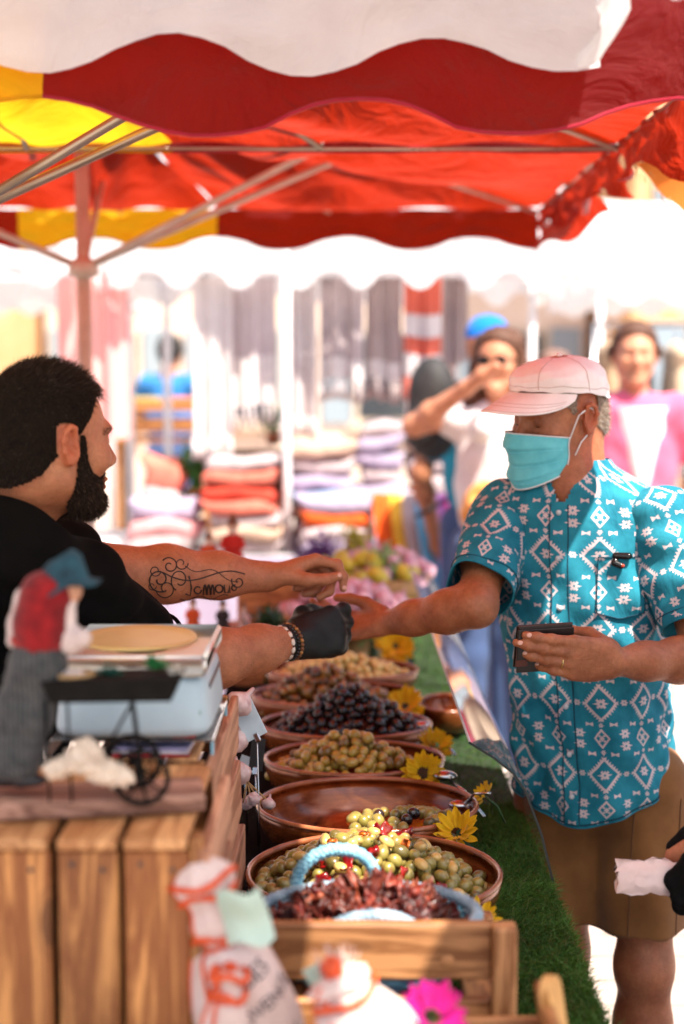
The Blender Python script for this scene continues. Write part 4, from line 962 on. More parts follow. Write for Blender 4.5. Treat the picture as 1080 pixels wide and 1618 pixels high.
for x in (sx0 - .012,): obj('riser_side', box((x, (sy0 + sy1) / 2, (CZ + rz - .002) / 2), (.005, sy1 - sy0 + .02, rz - CZ - .004), .001), AC2, ris, smooth=False)
for y_ in (sy0 + .012, sy1 - .012): obj('edge_strip', box((sx1 + .008, y_, (CZ + rz) / 2), (.004, .006, rz - CZ - .006), .0008), plain('acrylic_blue_edge', srgb(150, 205, 225), .12, bump=0), ris, smooth=False)
False and obj('side_guard', box((sx1 + .021, (sy0 + sy1) / 2 + .01, sz - .040), (.004, sy1 - sy0 - .02, .085), .001, Matrix.Rotation(R(12), 3, 'Y')), AC2, ris, smooth=False)
lf = thing('leaflet_stack', 'stack of red and white leaflets under the scale', 'leaflets', (-.23, 1.90, CZ + .003))
for k in range(3): obj('leaflet', box((-.245 + RNG.normal(0, .004), 1.905 + RNG.normal(0, .004), CZ + .0025 + k * .0042), (.10, .15, .0036), .0005, Matrix.Rotation(R(RNG.normal(0, 3)), 3, 'Z')), plain(('leaflet_red', 'leaflet_white', 'leaflet_lilac')[k % 3], (srgb(190, 40, 50), srgb(225, 220, 225), srgb(170, 165, 205))[k % 3], .5, bump=0), lf, smooth=False)

# ---- figurine of a man with a barrow on a plank
pk = thing('santon_plank', 'short rough plank under the figurine and its barrow', 'plank', (-.30, 1.60, CZ))
Mz = Matrix.Rotation(R(9.0), 3, 'Z'); pkc = np.array([-.36, 1.598, CZ + .012])
obj('plank_board', box(tuple(pkc), (.40, .080, .020), .003, Mz), wood('plank_wood', srgb(170, 128, 108), srgb(110, 74, 58), 0, 1.2), pk, smooth=False)
FZ = CZ + .022; FD = 1.585; W_ = lambda px, py, d=FD: np.array(P(px, py, d))
fig = thing('santon_figurine', 'small dressed figurine of a man in red waistcoat and blue hat pushing a barrow', 'figurine', (W_(40, 1235)[0], FD, FZ))
RVC = cloth('red_waistcoat', srgb(150, 26, 30), c2=srgb(96, 14, 20), scale=40, weave=1500); GTR = cloth('grey_check_trousers', srgb(84, 84, 82), c2=srgb(54, 56, 58), scale=60, weave=1500, stripes=(0, .006, .3, srgb(46, 50, 54))); WSH = cloth('figurine_shirt', srgb(222, 206, 200), c2=srgb(196, 176, 170), scale=30, weave=1500); TEA = plain('teal_felt', srgb(30, 74, 88), .9, srgb(18, 48, 60), 40, bump=.4, bscale=300); FSK = plain('clay_skin', srgb(205, 150, 120), .6); BOOT = plain('figurine_boot', (.02, .018, .022), .4)
S = SDF(); S.chain([W_(72, 940), W_(66, 985), W_(62, 1018)], [.026, .028, .026], .02); S.ell(W_(80, 935), (.026, .022, .016), None, .02); obj('waistcoat', S.mesh(.002), RVC, fig)
S = SDF(); S.cap(W_(62, 1012), W_(60, 1052), .027, .028, .02); S.chain([W_(48, 1050), W_(22, 1120, FD + .01), W_(14, 1205, FD + .01)], [.024, .020, .019], .012); S.chain([W_(72, 1050), W_(52, 1130), W_(36, 1205)], [.024, .022, .021], .012); V, F = S.mesh(.002); V = V + vnormals(V, F) * vnoise(V, 260, .0012)[:, None]; obj('trousers', (V, F), GTR, fig)
S = SDF(); S.cap(W_(48, 1018), W_(40, 1040), .012, .010, .01); S.ell(W_(58, 1010), (.03, .026, .010), None, .01); obj('sash', S.mesh(.002), cloth('red_sash', srgb(170, 40, 30)), fig)
S = SDF(); S.chain([W_(100, 945), W_(98, 995), W_(112, 1012), W_(128, 1008, FD - .01)], [.015, .014, .013, .011], .008); V, F = S.mesh(.0018); V = V + vnormals(V, F) * vnoise(V, 420, .0015)[:, None]; obj('shirt_sleeve', (V, F), WSH, fig)
S = SDF(); S.chain([W_(40, 945, FD + .03), W_(30, 985, FD + .035), W_(24, 1012, FD + .03)], [.013, .012, .010], .008); obj('shirt_sleeve', S.mesh(.0018), WSH, fig)
S = SDF(); S.cap(W_(90, 938), W_(100, 930), .012, .012, .006); S.ell(W_(106, 932), (.017, .015, .017), None, .008); S.ell(W_(121, 934), .004, None, .003); S.ell(W_(130, 1010, FD - .012), (.009, .007, .006), None, .004); obj('head_and_hand', S.mesh(.0015), FSK, fig)
hat = merge(lathe([(.001, .030), (.012, .030), (.019, .024), (.021, .006), (.022, .002), (.030, .0), (.034, -.001), (.031, -.004), (.001, -.003)], 24)); hm = Matrix.Translation(tuple(W_(108, 922))) @ Matrix.Rotation(R(-14), 4, 'Y') @ Matrix.Diagonal((1.15, 1, 1.1, 1)); V, F = xf(hat, hm); V = V + np.stack([0 * V[:, 0], 0 * V[:, 0], .004 * np.sin((V[:, 0]) * 120)], 1); obj('hat', (V, F), TEA, fig)
for px, py, d in ((30, 1226, FD), (6, 1224, FD + .012)): 
    S = SDF(); S.cap(W_(px, py - 22, d), W_(px, py, d), .011, .012, .01); S.ell(W_(px + 14, py + 6, d), (.022, .011, .008), None, .008); S.plane((0, 0, FZ), (0, 0, -1), .001); obj('boot', S.mesh(.0018), BOOT, fig)
cart = thing('toy_barrow', 'black toy barrow with spoked wheels loaded with tiny vegetables', 'toy cart', (W_(190, 1200)[0], FD, FZ))
BLKW = plain('black_stained_wood', (.006, .0055, .005), .75, (.010, .009, .008), 60, bump=.3, spec=.12)
ca, cb = W_(72, 1088), W_(290, 1082); cl = cb[0] - ca[0]; cc = (ca + cb) / 2
tray = loft([np.array([[-cl / 2, -.028, .012], [cl / 2, -.028, .016], [cl / 2, .03, .016], [-cl / 2, .03, .012]]) + cc, np.array([[-cl / 2 + .01, -.022, -.014], [cl / 2 - .012, -.022, -.012], [cl / 2 - .012, .024, -.012], [-cl / 2 + .01, .024, -.014]]) + cc])
obj('cart_tray', tray, BLKW, cart, smooth=False)
def wheel(c, r):
    c = np.array(c); a = np.linspace(0, 2 * PI, 41); parts = []
    o = obj('wheel', tube([c + np.array([r * math.cos(t), 0, r * math.sin(t)]) for t in a], .0032, 8, cap=False), BLKW, cart)
    for k in range(8):
        t = 2 * PI * k / 8 + .2; obj('spoke', tube([c, c + np.array([r * math.cos(t), 0, r * math.sin(t)])], .0016, 6), BLKW, o)
    obj('wheel_hub', tube([c - np.array([0, .007, 0]), c + np.array([0, .007, 0])], .005, 10), BLKW, o)
wr = W_(228, 1172)[2] - FZ; wc = W_(228, 1172); wc[2] = FZ + .031
wheel((wc[0], FD - .03, wc[2]), .030); wheel((wc[0] - .018, FD + .034, wc[2]), .030)
obj('axle', tube([(wc[0], FD - .03, wc[2]), (wc[0] - .018, FD + .034, wc[2])], .003, 8), BLKW, cart)
for dx in (-.05, -.075): obj('prop_leg', tube([(cc[0] + dx, FD - .02, cc[2] - .012), (cc[0] + dx + .003, FD - .02, FZ)], .0016, 6), BLKW, cart)
obj('cart_frame', tube([(wc[0], FD - .02, wc[2]), (wc[0] - .01, FD - .02, cc[2] - .013)], .003, 6), BLKW, cart); obj('cart_frame', tube([(wc[0] - .05, FD - .02, wc[2] + .012), (wc[0] - .01, FD - .02, cc[2] - .013)], .002, 6), BLKW, cart)
tb = thing('toy_basket', 'tiny basket of white eggs at the left end of the barrow', 'toy basket', tuple(W_(112, 1072)))
obj('basket_body', lathe([(.001, -.006), (.020, -.006), (.024, .008), (.022, .008), (.019, -.003), (.001, -.003)], 20, tuple(W_(112, 1072)), 1.2, .8), plain('straw', srgb(190, 150, 100), .8), tb)
for k in range(9): obj('egg', ball(W_(98 + 4 * k, 1063 + (k % 3), FD - .008 + .008 * (k % 3)), (.005, .004, .004), 8, 6), plain('egg_white', srgb(226, 212, 206), .6), tb)
for i, (px, py) in enumerate(((197, 1063), (209, 1060), (203, 1053), (215, 1064))):
    o = obj('toy_tomato', ball((0, 0, 0), (.0062, .006, .0055), 10, 7), plain('toy_tomato', srgb(206, 70, 46), .4), origin=tuple(W_(px, py))); tag(o, 'tiny red tomato on the toy barrow', 'toy tomato', 'toy tomatoes on the barrow')
def leafy(label, p, r, m, n=40, nm='toy_lettuce'):
    Pt = np.array(p) + RNG.normal(0, r * .35, (n, 3)) * [1, .7, .5]; D = RNG.normal(0, 1, (n, 3)); D[:, 2] = abs(D[:, 2]) + .3; V, F, k = strands(Pt, D, r * .8, r * .22, RNG.normal(0, .3, (n, 3)), 3); o = obj(nm, (V, F), m, origin=tuple(p)); tag(o, label, 'toy lettuce'); return o
leafy('tiny bright green lettuce on the toy barrow', W_(243, 1052), .014, plain('toy_green', srgb(30, 120, 60), .5)); leafy('tiny dark green leaves in the middle of the toy barrow', W_(172, 1066), .013, plain('toy_dark_green', srgb(24, 90, 74), .5)); leafy('tiny white cauliflower at the right end of the toy barrow', W_(278, 1064), .011, plain('toy_white', srgb(222, 214, 200), .6))
S = SDF()
for k, (px, py, r) in enumerate(((92, 1215, .012), (110, 1205, .014), (130, 1195, .016), (150, 1208, .017), (172, 1222, .015), (192, 1230, .012), (135, 1182, .010))): S.ell(W_(px, py, FD - .032), (r * 1.1, r * .8, r * .75), None, .012)
V, F = S.mesh(.0016); V = V + vnormals(V, F) * (vnoise(V, 300, .004) + vnoise(V, 90, .003))[:, None]; V[:, 2] = np.maximum(V[:, 2], FZ + .0005)
o = obj('wool_tuft', (V, F), plain('wool', srgb(226, 210, 190), .9, srgb(190, 170, 150), 60, bump=.6, bscale=260), origin=tuple(W_(140, 1230, FD - .03))); tag(o, 'crumpled tuft of cream wool lying on the plank by the barrow wheel', 'wool')

# ---- label clips and garlic at the left of the bowls
TAGW = plain('price_tag', srgb(200, 222, 232), .5, srgb(182, 206, 218), 20, bump=.05)
def clip_tag(label, px, py, d, w_, h_, tilt, m, nm='price_tag'):
    t = thing(nm, label, 'price tag', tuple(PZ(px, py, TZ + .02)) if False else tuple(P(px, py, d))); p = np.array(P(px, py, d)); M = Matrix.Rotation(tilt, 3, 'Y') @ Matrix.Rotation(R(-18), 3, 'X')
    obj('card', box(tuple(p), (w_, .002, h_), .0006, M), m, t, smooth=False); b = p + np.array(M) @ np.array([0, 0, -h_ / 2])
    obj('clip', box(tuple(b), (.010, .008, .016), .002, M), STEEL, t, smooth=False); obj('spike', tube([b, (b[0] + .005, b[1], TZ + .015)], .0015, 6), STEEL, t); return t
clip_tag('tilted pale blue price card beside the second crate', 393, 1138, 2.42, .040, .066, R(-28), TAGW)
clip_tag('dark slate price card at the left rim of the third bowl', 406, 1192, 2.60, .026, .060, R(6), plain('slate_card', (.012, .012, .013), .7))
clip_tag('small white price card behind the slate one', 390, 1206, 2.66, .030, .026, R(20), TAGW)
GB = plain('garlic_skin', srgb(226, 208, 206), .55, srgb(186, 150, 150), 40, bump=.3, sss=.1)
def garlic_vf(r):
    a = lambda V: 1 + .07 * np.cos(np.arctan2(V[:, 1], V[:, 0]) * 7)
    V, F = lathe([(.001, -r * .7), (r * .6, -r * .68), (r, -r * .2), (r * .95, r * .25), (r * .55, r * .65), (r * .2, r * .95), (r * .12, r * 1.5), (.001, r * 1.55)], 21); s = a(V); V[:, 0] *= s; V[:, 1] *= s; return V, F
meg = mesh_from('garlic_bulb', *garlic_vf(.024)); meg.materials.append(GB)
for i, (px, py, d) in enumerate(((378, 1112, 2.40), (372, 1170, 2.42), (382, 1150, 2.50), (374, 1222, 2.36), (400, 1262, 2.40), (424, 1270, 2.42), (388, 1270, 2.44))):
    o = bpy.data.objects.new('garlic_bulb', meg); COL.objects.link(o); p = P(px, py, d); o.location = p; o.rotation_euler = (RNG.uniform(-1, 1), RNG.uniform(-1, 1), RNG.uniform(0, 6))
    if i > 3: o.scale = (.5, .5, .5)
    tag(o, 'white garlic bulb hanging between the second crate and the bowls', 'garlic', 'garlic bulbs by the second crate')
for k in range(4):
    o = obj('straw_stem', tube([P(392 - 4 * k, 1225, 2.42), P(384 + 14 * k, 1268, 2.42)], .0016, 5), plain('straw', srgb(190, 150, 100), .8), origin=tuple(P(390, 1240, 2.42))); tag(o, 'thin straw stem hanging from the garlic bunch', 'stem', 'straw stems of the garlic')

# ---- herb bags
BAG = cloth('bag_cotton', srgb(224, 202, 194), c2=srgb(200, 174, 164), scale=14, weave=1100); RAF = plain('orange_raffia', srgb(232, 92, 40), .6, srgb(196, 66, 24), 60); INK = plain('bag_ink', (.02, .025, .04), .7, bump=0); INKG = plain('bag_ink_green', (.01, .06, .05), .7, bump=0); LBL = plain('green_label', srgb(188, 210, 194), .6, srgb(170, 194, 178), 12, bump=.05)
def sack(label, base, H, Rr, neck_t, tilt, az, seed, texts, name='herb_bag'):
    t = thing(name, label, 'herb bag', base); M = Matrix.Translation(base) @ Matrix.Rotation(az, 4, 'Z') @ Matrix.Rotation(tilt, 4, 'Y')
    nz, na = 60, 64; a = np.arange(na) / na * 2 * PI; rings = []
    def rad(f):
        if f < neck_t: return Rr * (math.sin(PI * (.10 + .72 * f / neck_t)) ** .55) * (1 - .15 * f / neck_t)
        g = (f - neck_t) / (1 - neck_t); return Rr * (.34 + .16 * math.sin(g * PI * 2) ** 2 + .16 * g) * math.sqrt(max(.02, 1 - g ** 7))
    for i in range(nz):
        f = i / (nz - 1); r = rad(f); fold = 1 + (.04 + .20 * max(0, f - neck_t * .75)) * np.sin(a * 9 + seed + f * 3) * .5 + .05 * np.sin(a * 3 + seed * 2 + f * 7)
        rings.append(np.stack([r * fold * np.cos(a), r * .74 * fold * np.sin(a), np.full(na, f * H)], 1))
    V, F = loft(rings); V, F = xf((V, F), M); obj('bag_cloth', (V, F), BAG, t)
    bv = BVHTree.FromPolygons([Vector(v) for v in V], F)
    for f, k in ((neck_t, 1.0), (neck_t + .06, 1.05), (neck_t + .24, 1.05), (neck_t + .30, 1.02)):
        r = rad(f) * k + .002; obj('raffia_tie', xf(tube([(r * math.cos(b), r * .74 * math.sin(b), f * H + .004 * math.sin(3 * b + seed + f * 30)) for b in np.linspace(0, 2 * PI, 40)], .0036, 6, cap=False), M), RAF, t)
    for b0 in (PI * 1.02, PI * 1.25):
        obj('raffia_seam', xf(tube([(rad(f) * 1.03 * math.cos(b0 + .3 * math.sin(f * 4)), rad(f) * .77 * math.sin(b0 + .3 * math.sin(f * 4)), f * H) for f in np.linspace(.04, .98, 30)], .0022, 6), M), RAF, t)
    for s, size, f, bb, rl, mm in texts:
        TV, TF = subdiv_tri(text_vf(s, size), 1); out = []; rr = rad(f); cr, sr = math.cos(rl), math.sin(rl)
        for x, y, _ in TV:
            x, y = x * cr - y * sr, x * sr + y * cr
            ang = bb + x / (rr * .9); p = M @ Vector((2 * rr * math.cos(ang), 1.6 * rr * math.sin(ang), f * H + y)); q = M @ Vector((0, 0, f * H + y)); h = bv.ray_cast(p, (q - p).normalized())
            out.append(list(h[0] + h[1] * .0012) if h[0] is not None else list(q))
        obj('printed_text', (np.array(out), TF), mm, t, smooth=False)
    return t, M
b1, M1 = sack('cream herb bag with printed lettering, orange ties and green label beside the crate', tuple(P(428, 1700, 1.50)), .258, .062, .60, R(-19), R(-8), .7,
     [('HERBES', .024, .46, R(-75), R(18), INK), ('DE PROVENCE', .019, .33, R(-72), R(20), INK), ('NATUREL', .022, .16, R(-70), R(10), INKG)])
lb = sheet(lambda u, v: np.stack([.0 + (u - .5) * .052 * (1 - .1 * v), -.060 - .012 * np.sin(u * PI) + .006 * np.sin(v * 5), .002 + (v) * .062 + .006 * np.sin(u * 6)], 1), 14, 14); V, F = lb; V, F = xf((V, F), Matrix.Translation((P(398, 1490, 1.475))) @ Matrix.Rotation(R(-14), 4, 'Y')); V[:, 1] += .06
obj('paper_label', (V, F), LBL, b1)
b2, M2 = sack('torn cream herb bag at the bottom centre in front of the rack', tuple(P(620, 1730, 1.44)), .150, .060, .78, R(-24), R(10), 2.1, [('HERBES', .02, .30, R(-60), R(38), INK), ('FLEUR', .02, .5, R(-95), R(38), INK)])
V = np.array([P(500 + RNG.uniform(0, 60), 1512 + RNG.uniform(0, 30), 1.46) for _ in range(90)]); sv = strands(V, np.tile([0.1, 0, 1.0], (90, 1)) + RNG.normal(0, .5, (90, 3)), .018, .0012, None, 2); obj('frayed_edge', (sv[0], sv[1]), BAG, b2)
b3, M3 = sack('small cream herb bag with orange seam wedged low against the crate', tuple(P(352, 1700, 1.46)), .12, .030, .7, R(4), 0, 3.3, [])
card = thing('red_card', 'small red and green price card between the herb bags', 'price tag', tuple(P(512, 1550, 1.50)))
obj('card', box(tuple(P(517, 1545, 1.49)), (.012, .003, .034), .0006, Matrix.Rotation(R(-14), 3, 'Y')), plain('red_card', srgb(176, 40, 28), .5), card, smooth=False); obj('card_face', box(tuple(P(500, 1545, 1.50)), (.020, .002, .030), .0006, Matrix.Rotation(R(-30), 3, 'Y')), LBL, card, smooth=False)
# ================================================================== people
A3 = lambda v: np.array(v, float)
def interp(x, xs, ys): return np.interp(x, xs, ys)
def shell(V, F, Nn, wgt, thick, seed=0, rough=.08):
    """skin of hair: the faces where wgt > 0, pushed out along the normals"""
    keep = (wgt[F] > .001).all(1); f = F[keep]; used = np.unique(f); idx = np.full(len(V), -1); idx[used] = np.arange(len(used))
    off = thick[used] * np.clip(wgt[used], 0, 1) ** .6 * (1 + rough * vnoise(V[used], 230, 1.0, seed)) + .0006
    return V[used] + Nn[used] * off[:, None], idx[f]
HAIRM = attr_mat('hair_strands', .6, .12)
def fuzz(name, V, F, n, mask, length, width, dirfn, colfn, parent, seg=3, m=None, bend=None):
    p, nr = tri_sample(V, F, n, mask); D = dirfn(p, nr); L = length(p) if callable(length) else np.full(n, length); L = L * RNG.uniform(.6, 1.25, n)
    Vs, Fs, k = strands(p - nr * .001, D, L, width, bend(p, nr) if bend else None, seg); o = obj(name, (Vs, Fs), m or HAIRM, parent, smooth=False); set_col(o, np.repeat(colfn(n), k, 0)); return o
def hair_cols(base, flecks, share):
    def f(n):
        c = np.tile(A3(base), (n, 1)) * RNG.uniform(.6, 1.5, (n, 1)); g = RNG.random(n) < share; c[g] = A3(flecks) * RNG.uniform(.6, 1.2, (g.sum(), 1)); return c
    return f
# ------------------------------------------------------------------ vendor
vend = thing('person', 'bearded man in black t-shirt with black glove and forearm tattoo serving at the stall', 'person', (-.56, 2.27, 0))
vc = A3((-.446, 2.19, 1.550)); vA = head_axes((.77, .64), .03); vs = .945
nSh, nEl, nWr = A3((-.475, 2.115, 1.375)), A3(P(285, 1052, 2.44)), A3(P(468, 1012, 2.62))
fSh, fEl, fWr = A3((-.575, 2.46, 1.355)), A3(P(195, 905, 2.58)), A3(P(425, 911, 2.70))
S = SDF(); Wv = head(S, vc, vA, vs, jaw=1.05)
S.chain([Wv(-.035, 0, -.06), A3((-.505, 2.21, 1.455)), A3((-.55, 2.25, 1.36))], [.056, .058, .06], .03)
S.cap((-.56, 2.26, 1.33), (-.57, 2.28, 1.0), .08, .10, .04)
for sh, el, wr in ((nSh, nEl, nWr), (fSh, fEl, fWr)):
    S.cap((-.55, 2.27, 1.33), sh - A3((0, 0, .01)), .06, .048, .03); S.cap(sh, el, .052, .043, .03)
    ax = (wr - el); m_ = el + ax * .28; S.chain([el, m_, el + ax * .65, wr - ax * .02], [.043, .050 if sh is nSh else .050, .040, .0285], .03)
    S.ell(wr, (.031, .031, .023), None, .015)
ft = (fWr - fEl) / np.linalg.norm(fWr - fEl)
tipsF = hand(S, fWr, ft + A3((0, .0, .32)), (.15, -.25, -1), (0, -1, -.15), [(.50, .95, .45), (.95, 1.25, .7), (1.15, 1.35, .8), (1.25, 1.4, .8)], [(.72, .45, .45), (.95, .12, .28), (1, -.1, .05)], 1.04, spread=.02)
nt_ = (nWr - nEl) / np.linalg.norm(nWr - nEl)
hand(S, nWr, nt_ + A3((.25, 0, .12)), (.0, .95, -.30), (0, .25, 1), [(.35, .75, .45), (.60, 1.0, .6), (.75, 1.1, .6), (.85, 1.15, .6)], [(.7, .55, .5), (.9, .1, .5), (.95, -.15, .35)], 1.02)
for q in list(S.p): pass
VV, VF_ = S.mesh(.003)
Vn = vnormals(VV, VF_); VL = local_of(VV, vc, vA, vs)
inhead = (np.abs(VL) < [.14, .10, .15]).all(1)
col = np.ones((len(VV), 3))
ear = inhead & (np.abs(VL[:, 1]) > .077) & (np.abs(VL[:, 0] + .012) < .024) & (np.abs(VL[:, 2] + .01) < .036); col[ear] *= A3((1.12, .82, .75))
lip = inhead & (VL[:, 0] > .082) & (np.abs(VL[:, 2] + .073) < .012) & (np.abs(VL[:, 1]) < .024); col[lip] *= A3((.80, .62, .58))
VSK = skin('vendor_skin', srgb(186, 126, 90), srgb(148, 92, 62), srgb(190, 112, 82))
body = obj('body', (VV, VF_), VSK, vend); set_col(body, col); vbv = BVHTree.FromPolygons([Vector(v) for v in VV], VF_.tolist())
NAIL = plain('fingernail', srgb(226, 176, 156), .25, srgb(214, 160, 140), 60, bump=0)
def nails(tips, parent, V, F, back):
    bv = BVHTree.FromPolygons([Vector(v) for v in V], F.tolist())
    for p in tips:
        b_ = A3(back); b_ = b_ / np.linalg.norm(b_); h = bv.ray_cast(Vector(p + b_ * .02), Vector(-b_))
        if h[0] is None: continue
        n_ = A3(h[1]); t_, u_, v_ = frame_of(n_); obj('fingernail', ball(A3(h[0]), (.0052, .0044, .0011), 12, 6, np.stack([u_, v_, n_], 1)), NAIL, parent)
nails(tipsF[:1] + tipsF[4:], vend, VV, VF_, (.35, -.85, .35))
# hair and beard
zl = interp(VL[:, 0], [-.12, -.085, -.055, -.03, -.012, .012, .030, .042, .056, .070, .085, .12], [-.085, -.078, -.060, -.030, .004, .008, .030, .050, .068, .078, .082, .085])
hw = np.where(inhead & ~ear, np.clip((VL[:, 2] - zl) / .016, 0, 1), 0)
ht = interp(VL[:, 2], [-.08, -.03, .02, .06, .09, .13], [.001, .0012, .0015, .004, .007, .008]) * vs
hV, hF = shell(VV, VF_, Vn, hw, ht, 1.0)
HR = plain('dark_hair', (.014, .009, .006), .9, (.006, .004, .003), 160, bump=.3, bscale=600, bdist=.001, spec=.08)
hair = obj('hair', (hV, hF), HR, vend)
hL = local_of(hV, vc, vA, vs)
def hdir(p, nr):
    l = local_of(p, vc, vA, vs); k = np.clip((l[:, 2] - .03) / .07, 0, 1)[:, None]; fw = vA[:, 0][None] * (.9 * k) + vA[:, 2][None] * (.3 * k - .8 * (1 - k)) + vA[:, 0][None] * (-.3) * (1 - k)
    return nr * (.30 + .30 * k) + fw + RNG.normal(0, .20, p.shape)
fuzz('hair_strand_layer', hV, hF, 12000, None, lambda p: interp(local_of(p, vc, vA, vs)[:, 2], [-.08, 0, .05, .1, .14], [.004, .005, .007, .014, .016]), .0004, hdir, hair_cols((.022, .013, .009), (.09, .07, .055), .05), hair, bend=lambda p, n: RNG.normal(0, .12, p.shape))
hs = np.where(inhead & ~ear, np.clip((VL[:, 2] - zl + .010) / .02, 0, 1) * np.clip((.05 - VL[:, 2]) / .03, 0, 1), 0)
fuzz('stubble_layer', VV, VF_, 7000, hs, .0055, .00032, lambda p, n: n * .35 - vA[:, 2][None] * .8 - vA[:, 0][None] * .4 + RNG.normal(0, .2, p.shape), hair_cols((.035, .024, .018), (.14, .12, .10), .15), hair, seg=2)
fr = hV[(hL[:, 0] > .062) & (hL[:, 2] > .06)]; fr = fr[RNG.integers(0, len(fr), 420)]
sv = strands(fr, vA[:, 0][None] * 1.0 + RNG.normal(0, .35, (420, 3)), RNG.uniform(.012, .026, 420), .0006, np.tile(-vA[:, 2] * .5, (420, 1)), 3); o = obj('fringe', sv[:2], HAIRM, hair, smooth=False); set_col(o, np.repeat(hair_cols((.03, .014, .008), (.1, .06, .04), .1)(420), sv[2], 0))
zb2 = interp(VL[:, 0], [-.02, .004, .010, .022, .032, .042, .054, .065, .080, .12], [-.2, -.05, .012, .008, -.034, -.050, -.057, -.058, -.050, -.052])
bw = np.clip((zb2 - VL[:, 2]) / .014, 0, 1) * np.clip((VL[:, 2] + .128 + .9 * np.clip(VL[:, 0] - .03, -.04, .03)) / .02, 0, 1) * np.clip((VL[:, 0] - .002) / .01, 0, 1)
bw = np.where(inhead & ~lip & ~ear, bw, 0)
bt = interp(VL[:, 2], [-.13, -.10, -.075, -.05, 0], [.004, .004, .003, .0015, .001]) * vs
bV, bF = shell(VV, VF_, Vn, bw, bt, 4.0); beard = obj('beard', (bV, bF), HR, vend)
fuzz('beard_strand_layer', bV, bF, 6500, None, lambda p: interp(local_of(p, vc, vA, vs)[:, 2], [-.13, -.09, -.05, 0], [.009, .008, .005, .003]), .0004, lambda p, n: n * .6 - vA[:, 2][None] * .8 + vA[:, 0][None] * .15 + RNG.normal(0, .22, p.shape), hair_cols((.030, .017, .011), (.14, .09, .06), .08), beard)
bs_ = np.clip((zb2 - VL[:, 2] + .010) / .02, 0, 1) * np.clip((VL[:, 2] + .136 + .9 * np.clip(VL[:, 0] - .03, -.04, .03)) / .02, 0, 1) * np.clip((VL[:, 0] + .002) / .01, 0, 1)
fuzz('stubble_layer', VV, VF_, 5000, np.where(inhead & ~lip & ~ear, bs_, 0), .005, .00032, lambda p, n: n * .45 - vA[:, 2][None] * .8 + RNG.normal(0, .25, p.shape), hair_cols((.03, .018, .012), (.12, .08, .06), .05), beard, seg=2)
EYW = plain('eye_white', (.75, .72, .68), .2, bump=0); IRIS = plain('iris', (.03, .018, .01), .1, bump=0)
def face_bits(parent, W, A, sc, brow_col, c, lashes=True, V=None, F=None, L=None):
    for s in (-1, 1):
        e = obj('eye', ball(W(.0715, s * .032, -.002), .0125 * sc, 16, 10), EYW, parent); obj('iris', ball(W(.0795, s * .032, -.003), (.0052 * sc,) * 3, 12, 8), IRIS, e)
    if V is not None:
        for s in (-1, 1):
            m = ((np.abs(L[:, 1] - s * .034) < .021) & (np.abs(L[:, 2] - (.019 - .25 * np.abs(np.abs(L[:, 1]) - .03))) < .005) & (L[:, 0] > .055)).astype(float)
            if m.sum() > 4: fuzz('eyebrow', V, F, 240, m, .005, .0003, lambda p, n, s=s: n * .4 + A[:, 1][None] * s * .8 + A[:, 2][None] * .2 + RNG.normal(0, .2, p.shape), brow_col, parent)
face_bits(vend, Wv, vA, vs, hair_cols((.018, .011, .008), (.1, .08, .06), .05), vc, V=VV, F=VF_, L=VL)
armw = np.zeros(len(VV))
for el, wr in ((nEl, nWr), (fEl, fWr)):
    ax = wr - el; tt_ = np.clip((VV - el) @ ax / (ax @ ax), -1, 2); dd_ = np.linalg.norm(VV - el - tt_[:, None] * ax, axis=1); armw = np.maximum(armw, ((tt_ > .1) & (tt_ < .92) & (dd_ < .06)) * 1.0)
fuzz('arm_hair', VV, VF_, 2600, armw, .010, .00012, lambda p, n: n * .35 + A3((.7, .2, -.3))[None] + RNG.normal(0, .3, p.shape), hair_cols((.05, .03, .02), (.12, .08, .05), .2), vend, seg=2)
# black t-shirt
BT = plain('black_tshirt', (.005, .0045, .004), .95, (.003, .003, .003), 14, bump=.5, bscale=700, bdist=.001, spec=.06)
S = SDF(); S.ell((-.58, 2.27, 1.13), (.135, .20, .36), None, .05); S.ell((-.57, 2.24, 1.385), (.105, .155, .105), None, .06)
S.cap((-.535, 2.13, 1.375), (-.60, 2.42, 1.365), .085, .075, .05); S.chain([A3((-.50, 2.11, 1.375)), nSh + (nEl - nSh) * .30, nSh + (nEl - nSh) * .62], [.082, .078, .070], .04); S.chain([A3((-.60, 2.43, 1.355)), fSh + (fEl - fSh) * .3, fSh + (fEl - fSh) * .52], [.078, .066, .060], .04)
S.plane(tuple(nSh + (nEl - nSh) * .70), tuple(nEl - nSh), .006) if False else None
S.plane((0, 0, .80), (0, 0, -1), .01)
S.ell(A3((-.495, 2.205, 1.50)), (.070, .070, .060), None, .012, 's')
V, F = S.mesh(.006); n_ = vnormals(V, F); fold = .0045 * np.sin(V[:, 2] * 95 + 40 * V[:, 0] + 2.5 * np.sin(V[:, 1] * 33)) * np.clip((1.42 - V[:, 2]) / .1, 0, 1) + vnoise(V, 22, .006)
obj('t_shirt', (V + n_ * fold[:, None], F), BT, vend)
def cuff(p, ax, r, m, parent, name='sleeve_hem', flat=1.0):
    t, u, v = frame_of(ax); return obj(name, tube([p + r * (math.cos(a) * u + math.sin(a) * v) for a in np.linspace(0, 2 * PI, 40)], .0035, 6, cap=False), m, parent)
cuff(nSh + (nEl - nSh) * .795, nEl - nSh, .060, BT, vend)
JN = plain('dark_trousers', (.02, .022, .03), .85, bump=.3)
S = SDF(); S.ell((-.585, 2.27, .90), (.125, .185, .12), None, .05)
for s in (-1, 1): S.chain([A3((-.585, 2.27 + s * .10, .88)), A3((-.57, 2.27 + s * .12, .48)), A3((-.585, 2.27 + s * .13, .09))], [.10, .075, .065], .03)
obj('trousers', S.mesh(.008), JN, vend)
